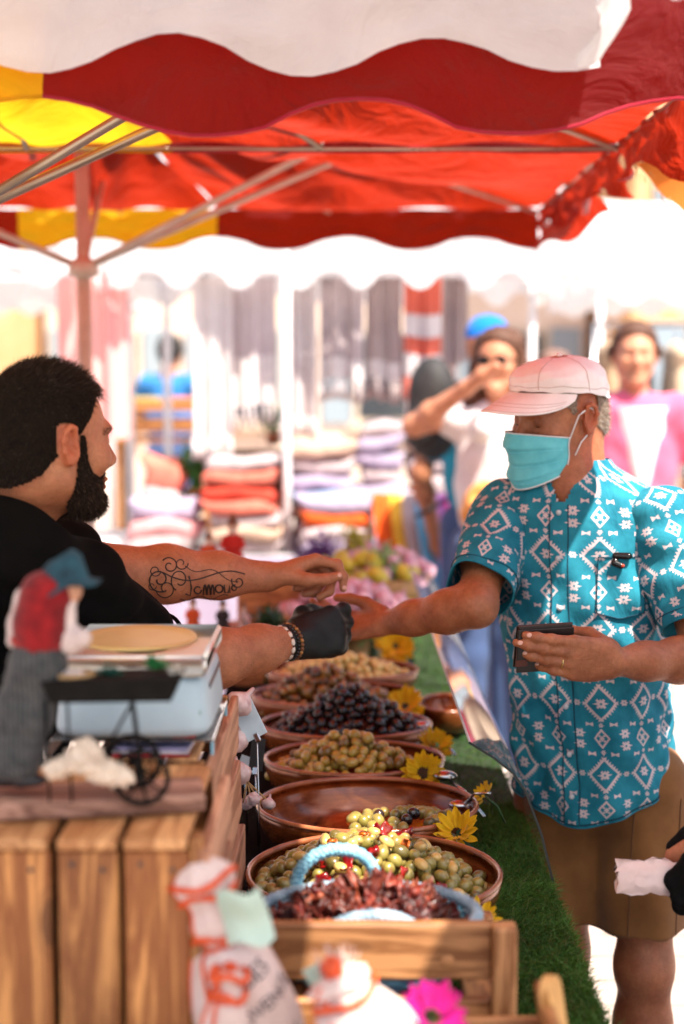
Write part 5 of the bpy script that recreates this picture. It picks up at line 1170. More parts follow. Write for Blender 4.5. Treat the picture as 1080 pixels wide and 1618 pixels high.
for s in (-1, 1):
    S = SDF(); S.cap((-.60, 2.27 + s * .13, .045), (-.45, 2.27 + s * .14, .035), .045, .04, .02); S.plane((0, 0, .003), (0, 0, -1), .004); obj('shoe', S.mesh(.006), plain('dark_shoe', (.015, .013, .012), .5), vend)
# glove
S = SDF(); S.cap(nWr - nt_ * .018, nWr + nt_ * .02, .0345, .036, .01)
hand(S, nWr, nt_ + A3((.25, 0, .12)), (.0, .95, -.30), (0, .25, 1), [(.35, .75, .45), (.60, 1.0, .6), (.75, 1.1, .6), (.85, 1.15, .6)], [(.7, .55, .5), (.9, .1, .5), (.95, -.15, .35)], 1.02, grow=.0038, k=.010)
V, F = S.mesh(.0022); n_ = vnormals(V, F); GLV = plain('nitrile_glove', (.016, .019, .019), .5, (.011, .013, .013), 30, bump=.25, bscale=160, spec=.22)
obj('glove', (V + n_ * vnoise(V, 90, .0008)[:, None], F), GLV, vend)
# bracelets
def bracelet(name, p, ax, r, nb, bead, m, m2=None, tilt=.0, label=None):
    t, u, v = frame_of(A3(ax)); t = t + tilt * v; t /= np.linalg.norm(t); u = np.cross(v, t); o = obj(name, tube([p + r * (math.cos(a) * u + .92 * math.sin(a) * v) for a in np.linspace(0, 2 * PI, 48)], .0012, 6, cap=False), plain('black_cord', (.01, .01, .01), .8), vend)
    if label: o['label'] = label
    for k in range(nb):
        a = 2 * PI * k / nb; q = p + r * (math.cos(a) * u + .92 * math.sin(a) * v); tg = -math.sin(a) * u + math.cos(a) * v; M = np.stack([tg, t, np.cross(tg, t)], 1); obj('bead', ball(q, bead, 10, 7, M), (m2 if m2 and k % 3 == 0 else m), o)
pw = nWr - nt_ * .022
bracelet('shell_bracelet', pw - nt_ * .014, nt_, .0345, 13, (.0066, .0044, .003), plain('cowrie_shell', srgb(226, 214, 200), .3), tilt=.15, label='white shell bracelet on the gloved arm'); bracelet('bead_bracelet', pw + nt_ * .006, nt_, .0355, 26, (.0042, .0042, .004), plain('wood_bead', srgb(120, 76, 40), .4), plain('amber_bead', srgb(176, 120, 60), .3), tilt=-.12, label='brown wooden bead bracelet next to the glove')
bracelet('bead_bracelet', pw - nt_ * .002, nt_, .0350, 30, (.0034, .0034, .0034), plain('black_bead', (.01, .01, .011), .25), tilt=.0, label='black bead bracelet between the other two')
# tattoo, lying on the skin of the far forearm
INKT = plain('tattoo_ink', srgb(44, 30, 26), .6, bump=0)
def stroke(pts, wd):
    out = []
    for px, py in pts:
        h = vbv.ray_cast(Vector((0, 0, CAM_H)), ray(px, py).normalized())
        if h[0] is None: continue
        out.append(np.array(h[0] + h[1] * .0003))
    if len(out) < 3: return None
    return tube(out, wd, 5, flat=1.0)
def spiral(cx, cy, r0, r1, a0, a1, n=30, ey=1.0): return [(cx + (r0 + (r1 - r0) * t) * math.cos(a0 + (a1 - a0) * t), cy + ey * (r0 + (r1 - r0) * t) * math.sin(a0 + (a1 - a0) * t)) for t in np.linspace(0, 1, n)]
ST = [(spiral(252, 918, 20, 4, 1.0, 9.5), 1.0), (spiral(268, 896, 14, 3, -2.5, 5.5), .9), (spiral(262, 932, 16, 5, 3.0, -4.5), .8), (spiral(286, 892, 11, 3, 0, 7.0), .8), (spiral(245, 904, 9, 5, 0, 6.3), .7), (spiral(284, 918, 15, 6, 2, 8.5, ey=1.2), .9), (spiral(240, 928, 7, 3, 0, 6), .6),
      ([(256 + 130 * t, 906 + 10 * math.sin(t * 5.5) + 10 * t) for t in np.linspace(0, 1, 40)], .9), (spiral(376, 921, 11, 2, 3.6, -4.0), .9), ([(292 + 84 * t, 896 + 22 * t + 5 * math.sin(t * 9)) for t in np.linspace(0, 1, 30)], .6), ([(285 + 75 * t, 948 - 4 * t + 3 * math.sin(t * 12)) for t in np.linspace(0, 1, 30)], .7)]
x = 300     # lettering
ST.append(([(x - 2, 912), (x + 2, 930), (x, 943), (x - 7, 940)], 1.3)); ST.append((spiral(x + 12, 934, 6, 5, 0, 5.5), 1.2))
for k in range(3): ST.append(([(x + 22 + 6 * k + 5 * t - 1, 941 - 15 * math.sin(PI * t) ** .6) for t in np.linspace(0, 1, 12)], 1.2))
ST.append(([(x + 42, 926), (x + 40, 950)], 1.2)); ST.append((spiral(x + 46, 932, 6, 6, 0, 6.3, 20), 1.2)); ST.append(([(x + 54, 926), (x + 55, 938), (x + 60, 938), (x + 62, 926), (x + 63, 938)], 1.2)); ST.append((spiral(x + 70, 931, 5, 3, 5, 0), 1.1))
ST = [([(px, py - 2) for px, py in p], w_) for p, w_ in ST]
tt = [q for q in (stroke(p, .0014 * w_) for p, w_ in ST) if q is not None]
if tt: o = obj('tattoo', merge(*tt), INKT, vend); o['label'] = 'dark script tattoo with flourishes on the forearm'
# ------------------------------------------------------------------ customer
def m_shirt():
    t = MT('shirt_print'); tc = t.new('ShaderNodeTexCoord'); sp = t.new('ShaderNodeSeparateXYZ'); t.link(tc.outputs['UV'], sp.inputs[0])
    wp = t.noise(t.coord(), 11, 3); u, v = E(t.nt, sp.outputs[0]) / .88 + (wp - .5) * .014, E(t.nt, sp.outputs[1]) / .88 + (t.noise(t.coord(scale=(1.3, 1, .8)), 13, 3) - .5) * .014; U, Vv = .104, .160
    a = (((u / U).frac() - .5) * U).abs(); bs = ((v / Vv).frac() - .5) * Vv; b = bs.abs(); a2 = (a * -1.0) + U / 2; b2 = (b * -1.0) + Vv / 2
    dia = lambda x, y, rx, ry: (x / rx) + (y / ry)
    q = dia(a, b, .034, .038); tooth = ((a / .034 - b / .038) * 3.6 + .25).frac(); tooth = ((tooth - .5).abs() * 2.0)
    big = q.gt(.86) * q.lt(1.0) + q.gt(.99) * q.lt(tooth * .26 + 1.0)
    star = lambda x, y, s: dia(x, y, .017 * s, .0050 * s).lt(1.0).max(dia(x, y, .0072 * s, .0105 * s).lt(1.0)).max(((x - y * .9).abs() / (.0035 * s)).max((x + y) / (.017 * s)).lt(1.0)) * (dia(x, y, .0032 * s, .0032 * s).gt(1.0))
    st = star(a, b, 1.0); fl = star(a2, b, .62) .max(((a2.max(b)) / .0052).lt(1.0) * dia(a2, b, .0022, .0022).gt(1.0))
    bx_, by_ = (a - .026).abs(), (b - .0475).abs(); bow = bx_.lt(.0085) * (by_ - bx_ * .42).lt(.0014)
    q3 = dia(a, b2, .0165, .0205); sd_ = q3.gt(.80) * q3.lt(1.12) + q3.lt(.34); sd2 = dia(a, b2, .0165, .0205); dots = ((a - .0052).abs().max((b2 - .0058).abs()) / .0022).lt(1.0)
    st2 = star(a2, (b2 - .0125).abs(), .92)
    small = star(a, (b2 - .030).abs(), .42)
    w_ = big.max(st).max(fl).max(bow).max(sd_).max(dots).max(st2).max(small).min(1.0)
    vo = t.coord(); n = t.noise(vo, 18, 4); fine = t.noise(vo, 900, 2)
    teal = t.ramp(n, [(.3, srgb(22, 102, 124)), (.7, srgb(42, 136, 156))]); white = t.ramp(n, [(.3, srgb(184, 168, 172)), (.7, srgb(212, 198, 200))])
    col = t.mix(w_, teal, white); t.set(Base_Color=col, Roughness=.85); t.b.inputs['Specular IOR Level'].default_value = .2
    bn = t.bump(fine * .5 + n * .5, .25, .0012); b2 = t.new('ShaderNodeBump'); b2.inputs['Strength'].default_value = .8; b2.inputs['Distance'].default_value = .010; t.link(t.noise(t.coord(scale=(1.0, 1.0, .55)), 14, 4, .5, 1.0), b2.inputs['Height']); t.link(b2.outputs[0], bn.inputs['Normal']); return t.m
SHM = m_shirt(); cu = thing('person', 'older man in teal patterned shirt, pale cap and blue face mask paying at the stall', 'person', (.53, 2.82, 0))
ft_ = A3((-.42, -.908, 0)); lt = A3((.908, -.42, 0))
cc_ = A3((.424, 2.81, 1.572)); cA = head_axes((-.84, -.54), .16, -.05); cs = .945
sR, eR, wR = A3((.312, 2.885, 1.360)), A3(P(752, 958, 2.64)), A3(P(610, 984, 2.785))
sL, eL, wL = A3((.640, 2.735, 1.37)), A3(P(1112, 1042, 2.60)), A3(P(972, 1046, 2.50))
S = SDF(); Wc = head(S, cc_, cA, cs, jaw=.95)
S.chain([Wc(-.035, 0, -.06), A3((.456, 2.82, 1.46)), A3((.47, 2.82, 1.36))], [.055, .056, .07], .04); S.cap((.47, 2.82, 1.36), (.52, 2.83, .9), .085, .11, .05)
S.ell((.452, 2.775, 1.43), (.05, .045, .06), None, .03)
for sh, el, wr in ((sR, eR, wR), (sL, eL, wL)):
    S.cap((.47, 2.82, 1.33), sh - A3((0, 0, .02)), .05, .036, .03); S.cap(sh - A3((0, 0, .02)), sh + (el - sh) * .5, .036, .046, .03); S.cap(sh + (el - sh) * .5, el, .043, .037, .03); ax = wr - el; S.chain([el, el + ax * .3, el + ax * .68, wr], [.034, .0375, .0305, .0245], .03)
dR = (wR - eR) / np.linalg.norm(wR - eR); dL = (wL - eL) / np.linalg.norm(wL - eL)
hand(S, wR, dR + A3((-.2, -.1, .10)), (-.2, -.45, .85), (0, 1, .4), [(.3, .55, .4), (.35, .6, .4), (.4, .65, .4), (.45, .7, .45)], [(.8, .35, .35), (.95, .0, .4), (.95, -.2, .3)], .98, spread=.0)
hL_f = dL + A3((-.30, .22, .10)); tipsL = hand(S, wL, hL_f, (.10, 1, .12), (0, .1, 1), [(.05, .22, .15), (.08, .25, .2), (.12, .3, .22), (.18, .35, .25)], [(.5, .2, .8), (.85, -.15, .55), (.95, -.2, .2)], 1.0, spread=-.05)
hp = [A3((.448, 2.865, .84)), A3((.605, 2.795, .84))]; kn = [A3((.455, 2.85, .46)), A3((.612, 2.775, .46))]; an = [A3((.47, 2.90, .09)), A3((.622, 2.83, .09))]
for h_, k_, a_ in zip(hp, kn, an):
    S.cap((.52, 2.83, .92), h_, .09, .08, .04); S.chain([h_, k_, k_ + A3((0, .012, -.13)), a_], [.075, .052, .055, .034], .03); S.ell(k_ + A3((-.01, -.012, .0)), (.048, .05, .05), None, .03)
    S.cap(a_, a_ + A3((-.02, -.03, -.05)), .034, .035, .02)
V, F = S.mesh(.0035); CL = local_of(V, cc_, cA, cs); inh = (np.abs(CL) < [.14, .11, .15]).all(1); col = np.ones((len(V), 3))
ear = inh & (np.abs(CL[:, 1]) > .074) & (np.abs(CL[:, 0] + .014) < .03); col[ear] *= A3((1.1, .85, .8))
lid = inh & (CL[:, 0] > .06) & (np.abs(np.abs(CL[:, 1]) - .032) < .018) & (np.abs(CL[:, 2] + .004) < .012); col[lid] *= A3((.86, .78, .74))
CSK = skin('customer_skin', srgb(178, 116, 80), srgb(136, 80, 50), srgb(182, 102, 72), .45)
cb_ = obj('body', (V, F), CSK, cu); set_col(cb_, col); CV, CF = V, F
nails([tp - A3((-.006, 0, 0)) for tp in tipsL[:4]], cu, CV, CF, (0, -1, .15))
# lashes line on lowered lids
for s in (-1, 1): obj('eyelashes', tube([Wc(.0845 - .012 * abs(k) ** 2, s * .032 + .013 * k, -.010 - .002 * (1 - k * k)) for k in np.linspace(-1, 1, 11)], .0009, 5), HR, cu)
# grey hair under the cap
zlc = interp(CL[:, 0], [-.12, -.07, -.04, -.02, .0, .02, .034, .05], [-.062, -.055, -.03, .012, .014, .002, .02, .08]); hw = np.where(inh & ~ear & (CL[:, 2] < .075), np.clip((CL[:, 2] - zlc) / .012, 0, 1), 0)
Nn = vnormals(V, F); gV, gF = shell(V, F, Nn, hw, np.full(len(V), .003), 2.0); GH = plain('grey_hair', srgb(150, 128, 110), .7, srgb(98, 78, 62), 200, bump=.6, bscale=500)
gh = obj('hair', (gV, gF), GH, cu); fuzz('hair_strand_layer', gV, gF, 4200, None, .010, .0004, lambda p, n: n * .35 - cA[:, 2][None] * .6 - cA[:, 0][None] * .7 + RNG.normal(0, .22, p.shape), hair_cols((.16, .12, .09), (.45, .42, .38), .35), gh)
for s in (-1, 1):
    mk = ((np.abs(CL[:, 1] - s * .034) < .021) & (np.abs(CL[:, 2] - .018) < .0045) & (CL[:, 0] > .055)).astype(float); fuzz('eyebrow', V, F, 260, mk, .008, .0004, lambda p, n, s=s: n * .4 + cA[:, 1][None] * s + RNG.normal(0, .25, p.shape), hair_cols((.10, .08, .06), (.4, .36, .32), .3), cu)
# ---- cap
CAPM = cloth('cap_cotton', srgb(246, 240, 238), c2=srgb(234, 224, 222), scale=20, weave=1200); CAPD = cloth('cap_seam', srgb(216, 194, 188))
cap = obj('cap', sheet(lambda u, v: (lambda th, t: np.array([0, 0, 0]) + 0)(u, v) if False else None, 2, 2) if False else (np.zeros((3, 3)), [[0, 1, 2]]), CAPM, cu) if False else None
def cap_rim(th): return np.stack([-.010 + .108 * np.cos(th), .0905 * np.sin(th), .042 + .026 * np.cos(th) - .004 * np.cos(2 * th)], -1)
def crown(u, v):
    th = u * 2 * PI; r = cap_rim(th); t = v; sq = (1 - t ** 2.7) ** (1 / 2.3); top = A3((-.016, 0, .117)); x = top[0] + (r[:, 0] - top[0]) * sq; y = r[:, 1] * sq; z = r[:, 2] + (top[2] - r[:, 2]) * t ** .92
    bul = 1 + .035 * np.sin(PI * t) ; x = top[0] + (x - top[0]) * bul; y = y * bul
    wr_ = .0012 * np.sin(th * 6 + t * 7) * t * (1 - t) * 4 + .0007 * np.sin(th * 13 + 9 * t) * (1 - t) + .0008 * np.sin(th * 5 - 22 * t) * (1 - t)
    L = np.stack([x * (1 + wr_ * 8), y * (1 + wr_ * 8), z + wr_ * 1.5], 1); return cc_ + (L * cs) @ cA.T
cap = obj('cap', sheet(crown, 97, 40), CAPM, cu)
Lw = lambda a: cc_ + (np.array(a) * cs) @ cA.T
for k in range(6):
    th = 2 * PI * (k + .5) / 6; obj('cap_seam', tube(crown(np.full(24, th / (2 * PI)), np.linspace(.02, .98, 24)), .0011, 5), CAPD, cap)
obj('cap_band', tube(crown(np.linspace(0, 1, 80), np.full(80, .13)), .0010, 5, cap=False), CAPD, cap); obj('cap_hem', tube(crown(np.linspace(0, 1, 80), np.full(80, .0)), .0020, 6, cap=False), CAPM, cap)
obj('cap_button', ball(Lw((-.016, 0, .118)), .006, 12, 8), CAPM, cap)
def brim(side):
    def fn(u, v):
        th = (u - .5) * 2 * R(74); r = cap_rim(th); ex = np.clip(np.cos(th * 1.2), 0, 1) ** .6; ox = r[:, 0] + v * (.002 + .086 * ex) ; oy = r[:, 1] * (1 + .04 * v); z = r[:, 2] - .004 - (v * .024 + 3.4 * oy ** 2 * v ** .8) * ex ** .7 - .0025 * side
        L = np.stack([ox, oy, z], 1); return cc_ + (L * cs) @ cA.T
    return sheet(fn, 48, 14)
a_, b_ = brim(0), brim(1); k_ = len(a_[0]); i_ = np.arange(k_).reshape(48, 14); rg = list(i_[:, -1]); Fb = a_[1].tolist() + (b_[1][:, ::-1] + k_).tolist() + [[rg[j], rg[j + 1], rg[j + 1] + k_, rg[j] + k_] for j in range(47)]
br_ = obj('cap_brim', (np.vstack([a_[0], b_[0]]), Fb), CAPM, cap)
for vv_ in (.55, .75, .93): obj('brim_stitch', tube(brim(0)[0].reshape(48, 14, 3)[2:-2, int(vv_ * 13)] + cA[:, 2] * .0003, .0006, 4), CAPD, cap)
# ---- face mask
MSK = cloth('mask_blue', srgb(112, 204, 214), c2=srgb(92, 186, 200), scale=22, weave=1600); MSW = cloth('mask_white', srgb(226, 224, 224))
def maskp(u, v):
    ph = (u * 2 - 1) * R(78); au = np.abs(u * 2 - 1); zt_ = -.020 - .018 * au ** 2; zb_m = -.138 + .030 * au ** 1.6; z = zt_ + (zb_m - zt_) * v
    bul = .017 * np.exp(-((v - .22) / .22) ** 2) * (.5 + .5 * np.exp(-(au / .35) ** 2)) + .006 + .010 * np.exp(-((v - .85) / .2) ** 2) - .010 * np.clip(v - .9, 0, 1) * 10 * .6
    pl_ = .0062 * ((v * 3.5) % 1.0) * (1 - au ** 3) + .0045 * np.sin(v * 11 + u * 18) * au * np.clip(v * 2, 0, 1)
    x = .012 + (.100 + bul + pl_) * np.cos(ph) ** .85; y = (.081 - .012 * v) * np.sin(ph) * (1 + pl_ * 3)
    return cc_ + (np.stack([x, y, z], 1) * cs) @ cA.T
mk = obj('face_mask', sheet(maskp, 60, 36), MSK, cu); one = np.ones(50); ln = np.linspace(0, 1, 50)
for uu, vv_ in ((ln, 0 * one), (ln, one), (0 * one + .003, ln), (one - .003, ln)): obj('mask_border', tube(maskp(uu, vv_), .0030, 6, flat=.5), MSW, mk)
for pl in (.33, .62): obj('mask_pleat', tube(maskp(np.linspace(.05, .95, 50), one * pl), .0009, 5), MSK, mk)
for s, uu in ((1, 1.0), (-1, 0.0)):
    top = maskp(np.array([uu]), np.array([0.03]))[0]; bot = maskp(np.array([uu]), np.array([.95]))[0]
    obj('ear_loop', tube([top, Wc(.015, s * .082, .004), Wc(-.010, s * .086, .016), Wc(-.028, s * .086, .008)], .0016, 6), MSW, mk); obj('ear_loop', tube([bot, Wc(.012, s * .080, -.052), Wc(-.010, s * .082, -.036), Wc(-.024, s * .084, -.030)], .0016, 6), MSW, mk)
# ---- shirt
ZK = [.772, .86, .98, 1.10, 1.22, 1.32, 1.375, 1.415, 1.445, 1.468, 1.485]
KX = [.512, .508, .498, .486, .478, .472, .468, .466, .463, .460, .458]; KY = [2.825, 2.82, 2.815, 2.812, 2.81, 2.812, 2.815, 2.82, 2.822, 2.824, 2.824]
KA = [.153, .154, .155, .159, .170, .184, .187, .168, .118, .082, .070]; KB = [.142, .146, .150, .148, .142, .130, .118, .104, .088, .076, .068]
def shirt_pt(ph, z, off=0.0):
    """ph: angle, 90 deg = front centre; z: height"""
    cx = np.interp(z, ZK, KX); cy = np.interp(z, ZK, KY); a = np.interp(z, ZK, KA); b = np.interp(z, ZK, KB); c_, s_ = np.cos(ph), np.sin(ph)
    pw = 2.25; rr = (np.abs(c_) ** pw + np.abs(s_) ** pw) ** (-1 / pw)
    dn = np.clip((1.40 - z) / .12, 0, 1); lo = np.clip((1.25 - z) / .45, 0, 1)
    fold = dn * (.0045 * np.sin(ph * 5 + z * 9) * (.4 + lo) + .0040 * np.sin(z * 62 + ph * 7 + 2 * np.sin(ph * 3)) * (.35 + .65 * lo) + .0035 * np.sin(z * 38 - ph * 11 + 1) + .003 * lo * np.sin(ph * 9 + z * 5))
    armf = dn * .007 * (np.exp(-((ph - R(150)) / .28) ** 2) + np.exp(-((ph - R(28)) / .28) ** 2)) * np.sin((z - 1.2) * 55 + np.sin(ph * 4) * 2) * np.exp(-((z - 1.22) / .12) ** 2)
    r = rr * (1 + 0 * z); x = cx + (a * r * c_) * lt[0] + (b * r * s_) * ft_[0]; y = cy + (a * r * c_) * lt[1] + (b * r * s_) * ft_[1]
    e = fold + armf + off; nx = (c_ / a * lt[0] + s_ / b * ft_[0]); ny = (c_ / a * lt[1] + s_ / b * ft_[1]); nn = np.sqrt(nx ** 2 + ny ** 2)
    return np.stack([x + e * nx / nn, y + e * ny / nn, z + 0 * ph], -1)
def hem_z(ph): return .775 + .060 * np.cos(ph) ** 2 + .002 * np.sin(ph * 7)
NA, NZ = 220, 170; ph_ = np.linspace(-PI / 2, 3 * PI / 2, NA); PH, TV = np.meshgrid(ph_, np.linspace(0, 1, NZ), indexing='ij'); hz = hem_z(PH); ZZ = hz + (1.482 - hz) * TV
SV = shirt_pt(PH.ravel(), ZZ.ravel()); i_ = np.arange(NA * NZ).reshape(NA, NZ); SF = np.stack([i_[:-1, :-1], i_[1:, :-1], i_[1:, 1:], i_[:-1, 1:]], -1).reshape(-1, 4)
uu = (PH.ravel() - PI / 2) * .165; cenU = np.abs(uu[SF].mean(1)); cenZ = SV[SF][:, :, 2].mean(1); SF = SF[~((cenZ > 1.395) & (cenU < (cenZ - 1.395) * .62))]
def uv_of(ph, z): return np.stack([(ph - PI / 2) * .165 + .02, z + .03], -1)
sh = obj('shirt', (SV, SF), SHM, cu); set_uv(sh, uv_of(PH.ravel(), ZZ.ravel()))
def shirt_patch(name, pfn, nu, nv, off, parent, mat_=None):
    u, v = np.meshgrid(np.linspace(0, 1, nu), np.linspace(0, 1, nv), indexing='ij'); p, z = pfn(u.ravel(), v.ravel()); o = obj(name, (shirt_pt(p, z, off), sheet(lambda a, b: np.zeros((len(a), 3)), nu, nv)[1]), mat_ or SHM, parent); set_uv(o, uv_of(p, z)); return o
pk_ = shirt_patch('placket', lambda u, v: (PI / 2 + (u - .5) * .19 + .02, .78 + v * .625), 8, 120, .0028, sh)
STI = plain('shirt_stitch', srgb(8, 60, 80), .9, bump=0)
for du in (-.5, .5): obj('stitch', tube(shirt_pt(np.full(90, PI / 2 + du * .19 + .02), np.linspace(.782, 1.40, 90), .003), .0011, 4), STI, sh)
for zz in (1.385, 1.30, 1.205, 1.11, 1.015, .92, .835): obj('button', ball(shirt_pt(np.array([PI / 2 + .02]), np.array([zz]), .0045)[0], (.0055, .0035, .0055), 12, 6), plain('shirt_button', srgb(200, 205, 210), .3), sh)
pcp = lambda u, v: (R(38) + u * R(30), 1.20 + v * .105 - .012 * (1 - np.abs(u * 2 - 1)) * (1 - v))
pkt = shirt_patch('chest_pocket', pcp, 26, 24, .0032, sh)
pth = [pcp(np.array([a]), np.array([b])) for a, b in [(0, 1 - t) for t in np.linspace(0, 1, 12)] + [(t, 0) for t in np.linspace(0, 1, 12)] + [(1, t) for t in np.linspace(0, 1, 12)] + [(1 - t, 1) for t in np.linspace(0, 1, 12)]]
obj('pocket_stitch', tube([shirt_pt(a, b, .0042)[0] for a, b in pth], .0010, 4), STI, sh)
obj('hem_stitch', tube(shirt_pt(ph_, hem_z(ph_) + .006, .002), .0012, 4), STI, sh); obj('hem_edge', tube(shirt_pt(ph_, hem_z(ph_), .0), .0018, 5), SHM, sh)
def sleeve(S0, S1, r0, r1, seed, ushift):
    S0, S1 = A3(S0), A3(S1); t, u, v = frame_of(S1 - S0); L = np.linalg.norm(S1 - S0); nf, nl = 72, 44; TH, TT = np.meshgrid(np.linspace(0, 2 * PI, nf), np.linspace(0, 1, nl), indexing='ij'); th, tt = TH.ravel(), TT.ravel()
    r = (r0 + (r1 - r0) * tt) * np.sqrt(np.clip(1 - (1 - np.clip(tt / .28, .02, 1)) ** 2, 0, 1)); fold = .0045 * np.sin(tt * 22 + th * 2 + seed) * np.sin(th + seed) + .003 * np.sin(th * 4 + tt * 6 + seed); fold *= np.clip(tt * 3, 0, 1)
    p = S0 + (S1 - S0) * tt[:, None] + ((r + fold) * np.cos(th))[:, None] * u + ((r * 1.05 + fold) * np.sin(th))[:, None] * v
    i = np.arange(nf * nl).reshape(nf, nl); Fq = np.stack([i[:-1, :-1], i[1:, :-1], i[1:, 1:], i[:-1, 1:]], -1).reshape(-1, 4); o = obj('sleeve', (p, Fq), SHM, sh); set_uv(o, np.stack([th * .075 + ushift, tt * L + .03], 1))
    e = p.reshape(nf, nl, 3); obj('sleeve_hem', tube(e[:, -1], .0022, 5, cap=False), SHM, sh); obj('stitch', tube(e[:, -4] + (e[:, -4] - (S0 + (S1 - S0) * (nl - 4) / nl)) * .02, .0009, 4, cap=False), STI, sh)
    inner = S0 + (S1 - S0) * .92; obj('sleeve_inside', (np.vstack([e[:, -1], inner + (e[:, -1] - S1) * .93]), [[j, j + 1, nf + j + 1, nf + j] for j in range(nf - 1)]), SHM, sh); return o
sleeve(sR + A3((.045, .03, .045)), sR + (eR - sR) * .80 + A3((0, 0, -.004)), .078, .066, .4, .03); sleeve(sL + A3((-.045, .02, .055)), sL + (eL - sL) * .74, .082, .068, 2.2, .07)
# shoulder seams
obj('shoulder_seam', tube([shirt_pt(np.array([R(4 + 30 * t)]), np.array([1.405 - .165 * t ** .8]), .003)[0] for t in np.linspace(0, 1, 24)], .0010, 4), STI, sh)
# collar
def collar(u, v):
    al = R(-160) + u * R(320); ca_, sa_ = np.cos(al), np.sin(al); back = -ft_; ctr = A3((.455, 2.822, 0)); fr_ = np.clip((np.abs(al) - R(95)) / R(65), 0, 1)
    st = np.clip(v / .4, 0, 1); lf_ = np.clip((v - .4) / .6, 0, 1); zst = 1.452 - .055 * fr_ ** 1.3; r = .066 + .004 * (1 - st) + .024 * lf_ + .020 * fr_ * lf_
    z = zst + .032 * st - (.040 + .022 * fr_) * lf_ ** 1.1; spr = 1 + .10 * fr_
    d = back[None] * ca_[:, None] * 1.05 + lt[None] * sa_[:, None] * .95; p = ctr[None] + d * (r * spr)[:, None]; p[:, 2] = z + .008 * np.cos(al) ; return p
cl = sheet(collar, 60, 18); co = obj('collar', cl, SHM, sh); U_, V_ = np.meshgrid(np.linspace(0, 1, 60), np.linspace(0, 1, 18), indexing='ij'); set_uv(co, np.stack([U_.ravel() * .40, V_.ravel() * .09 + .04], 1))
obj('collar_edge', tube(cl[0].reshape(60, 18, 3)[:, -1], .0012, 5), SHM, sh)
# shorts
SHO = cloth('khaki_shorts', srgb(136, 92, 52), c2=srgb(116, 76, 40), scale=10, weave=900)
S = SDF(); S.ell((.528, 2.83, .86), (.138, .128, .13), np.stack([lt, ft_, A3((0, 0, 1))], 1), .05)
for h_, k_ in zip(hp, kn): S.chain([h_ + A3((0, 0, -.02)), k_ + A3((0, 0, .05))], [.090, .088], .04)
S.plane((0, 0, .512), (0.05, 0, -1), .006); V, F = S.mesh(.005); n_ = vnormals(V, F); fo = .005 * np.sin(V[:, 0] * 60 + V[:, 2] * 14) * np.clip((.85 - V[:, 2]) / .2, 0, 1) + vnoise(V, 16, .006)
so = obj('shorts', (V + n_ * fo[:, None], F), SHO, cu)
bvs = BVHTree.FromPolygons([Vector(v) for v in V + n_ * fo[:, None]], F.tolist())
for x_, ya in ((.56, 2.4), (.655, 2.4)):
    pts = []
    for zz in np.linspace(.82, .53, 30):
        h = bvs.ray_cast(Vector((x_ + .03 * (zz - .5), 2.3, zz)), Vector((0, 1, 0)))
        if h[0]: pts.append(np.array(h[0]) + [0, -.0012, 0])
    if len(pts) > 4: obj('crease', tube(pts, .0012, 4), cloth('shorts_seam', srgb(104, 66, 34)), so)
pts = []
for t in np.linspace(.44, .72, 60):
    h = bvs.ray_cast(Vector((t, 2.3, .545)), Vector((0, 1, 0)))
    if h[0]: pts.append(np.array(h[0]) + [0, -.0008, 0])
if len(pts) > 4: obj('hem_stitch', tube(pts, .0010, 4), MATS['shorts_seam'], so)
for a_ in an:
    S = SDF(); S.cap(a_ + A3((.0, .01, -.045)), a_ + A3((-.07, -.13, -.055)), .042, .036, .02); S.plane((0, 0, .003), (0, 0, -1), .004); obj('shoe', S.mesh(.006), plain('brown_shoe', srgb(110, 80, 56), .6), cu)
# ring on the finger, wallet, glasses in the pocket
fh = hL_f / np.linalg.norm(hL_f); nh = A3((.10, 1, .12)); nh -= fh * (nh @ fh); nh /= np.linalg.norm(nh); th_ = np.cross(fh, nh); th_ = th_ if th_[2] > 0 else -th_
rp = wL + (fh * .100 + th_ * -.011) * 1.02; t_, u_, v_ = frame_of(fh); obj('ring', tube([rp + .0104 * (math.cos(a) * u_ + math.sin(a) * v_) for a in np.linspace(0, 2 * PI, 24)], .0016, 6, cap=False), plain('gold', (.8, .55, .2), .2, metal=1.0, bump=0), cu)
wal = thing('wallet', 'open black leather wallet held in the customer\'s hand', 'wallet', tuple(wL + fh * .13 + nh * .022)); WL = plain('black_leather', (.012, .008, .007), .45, (.007, .005, .004), 60, bump=.3, bscale=300); WLB = plain('brown_leather', srgb(84, 34, 22), .5)
wc_ = wL + fh * .128 + nh * .020 + th_ * .002; Mw = np.stack([fh, th_, nh], 1); Mt = np.array(Matrix.Rotation(R(-10), 3, 'Z'))
def wpanel(off, ang, w_, h_, thk, m, nm, sh_=0): 
    Mx = Mw @ Mt @ np.array(Matrix.Rotation(ang, 3, 'X')); c0 = wc_ + nh * off + Mw @ np.array([0, sh_, 0]); obj(nm, box(tuple(c0), (w_, h_, thk), .0015, Mx), m, wal, smooth=False)
wpanel(.000, R(0), .104, .080, .004, WL, 'front_panel'); wpanel(.016, R(-9), .104, .084, .004, WL, 'back_panel', .004); wpanel(.006, R(-3), .098, .078, .002, plain('wallet_lining', srgb(60, 52, 48), .7), 'banknote', .006); wpanel(.011, R(-7), .100, .082, .002, WLB, 'card', .005)
wpanel(-.0028, R(0), .022, .012, .0012, WLB, 'clasp', -.022)
for ch in wal.children:
    if ch.name.startswith('clasp'): ch.location = tuple(A3(ch.location) + Mw @ Mt @ np.array([.040, 0, 0]))
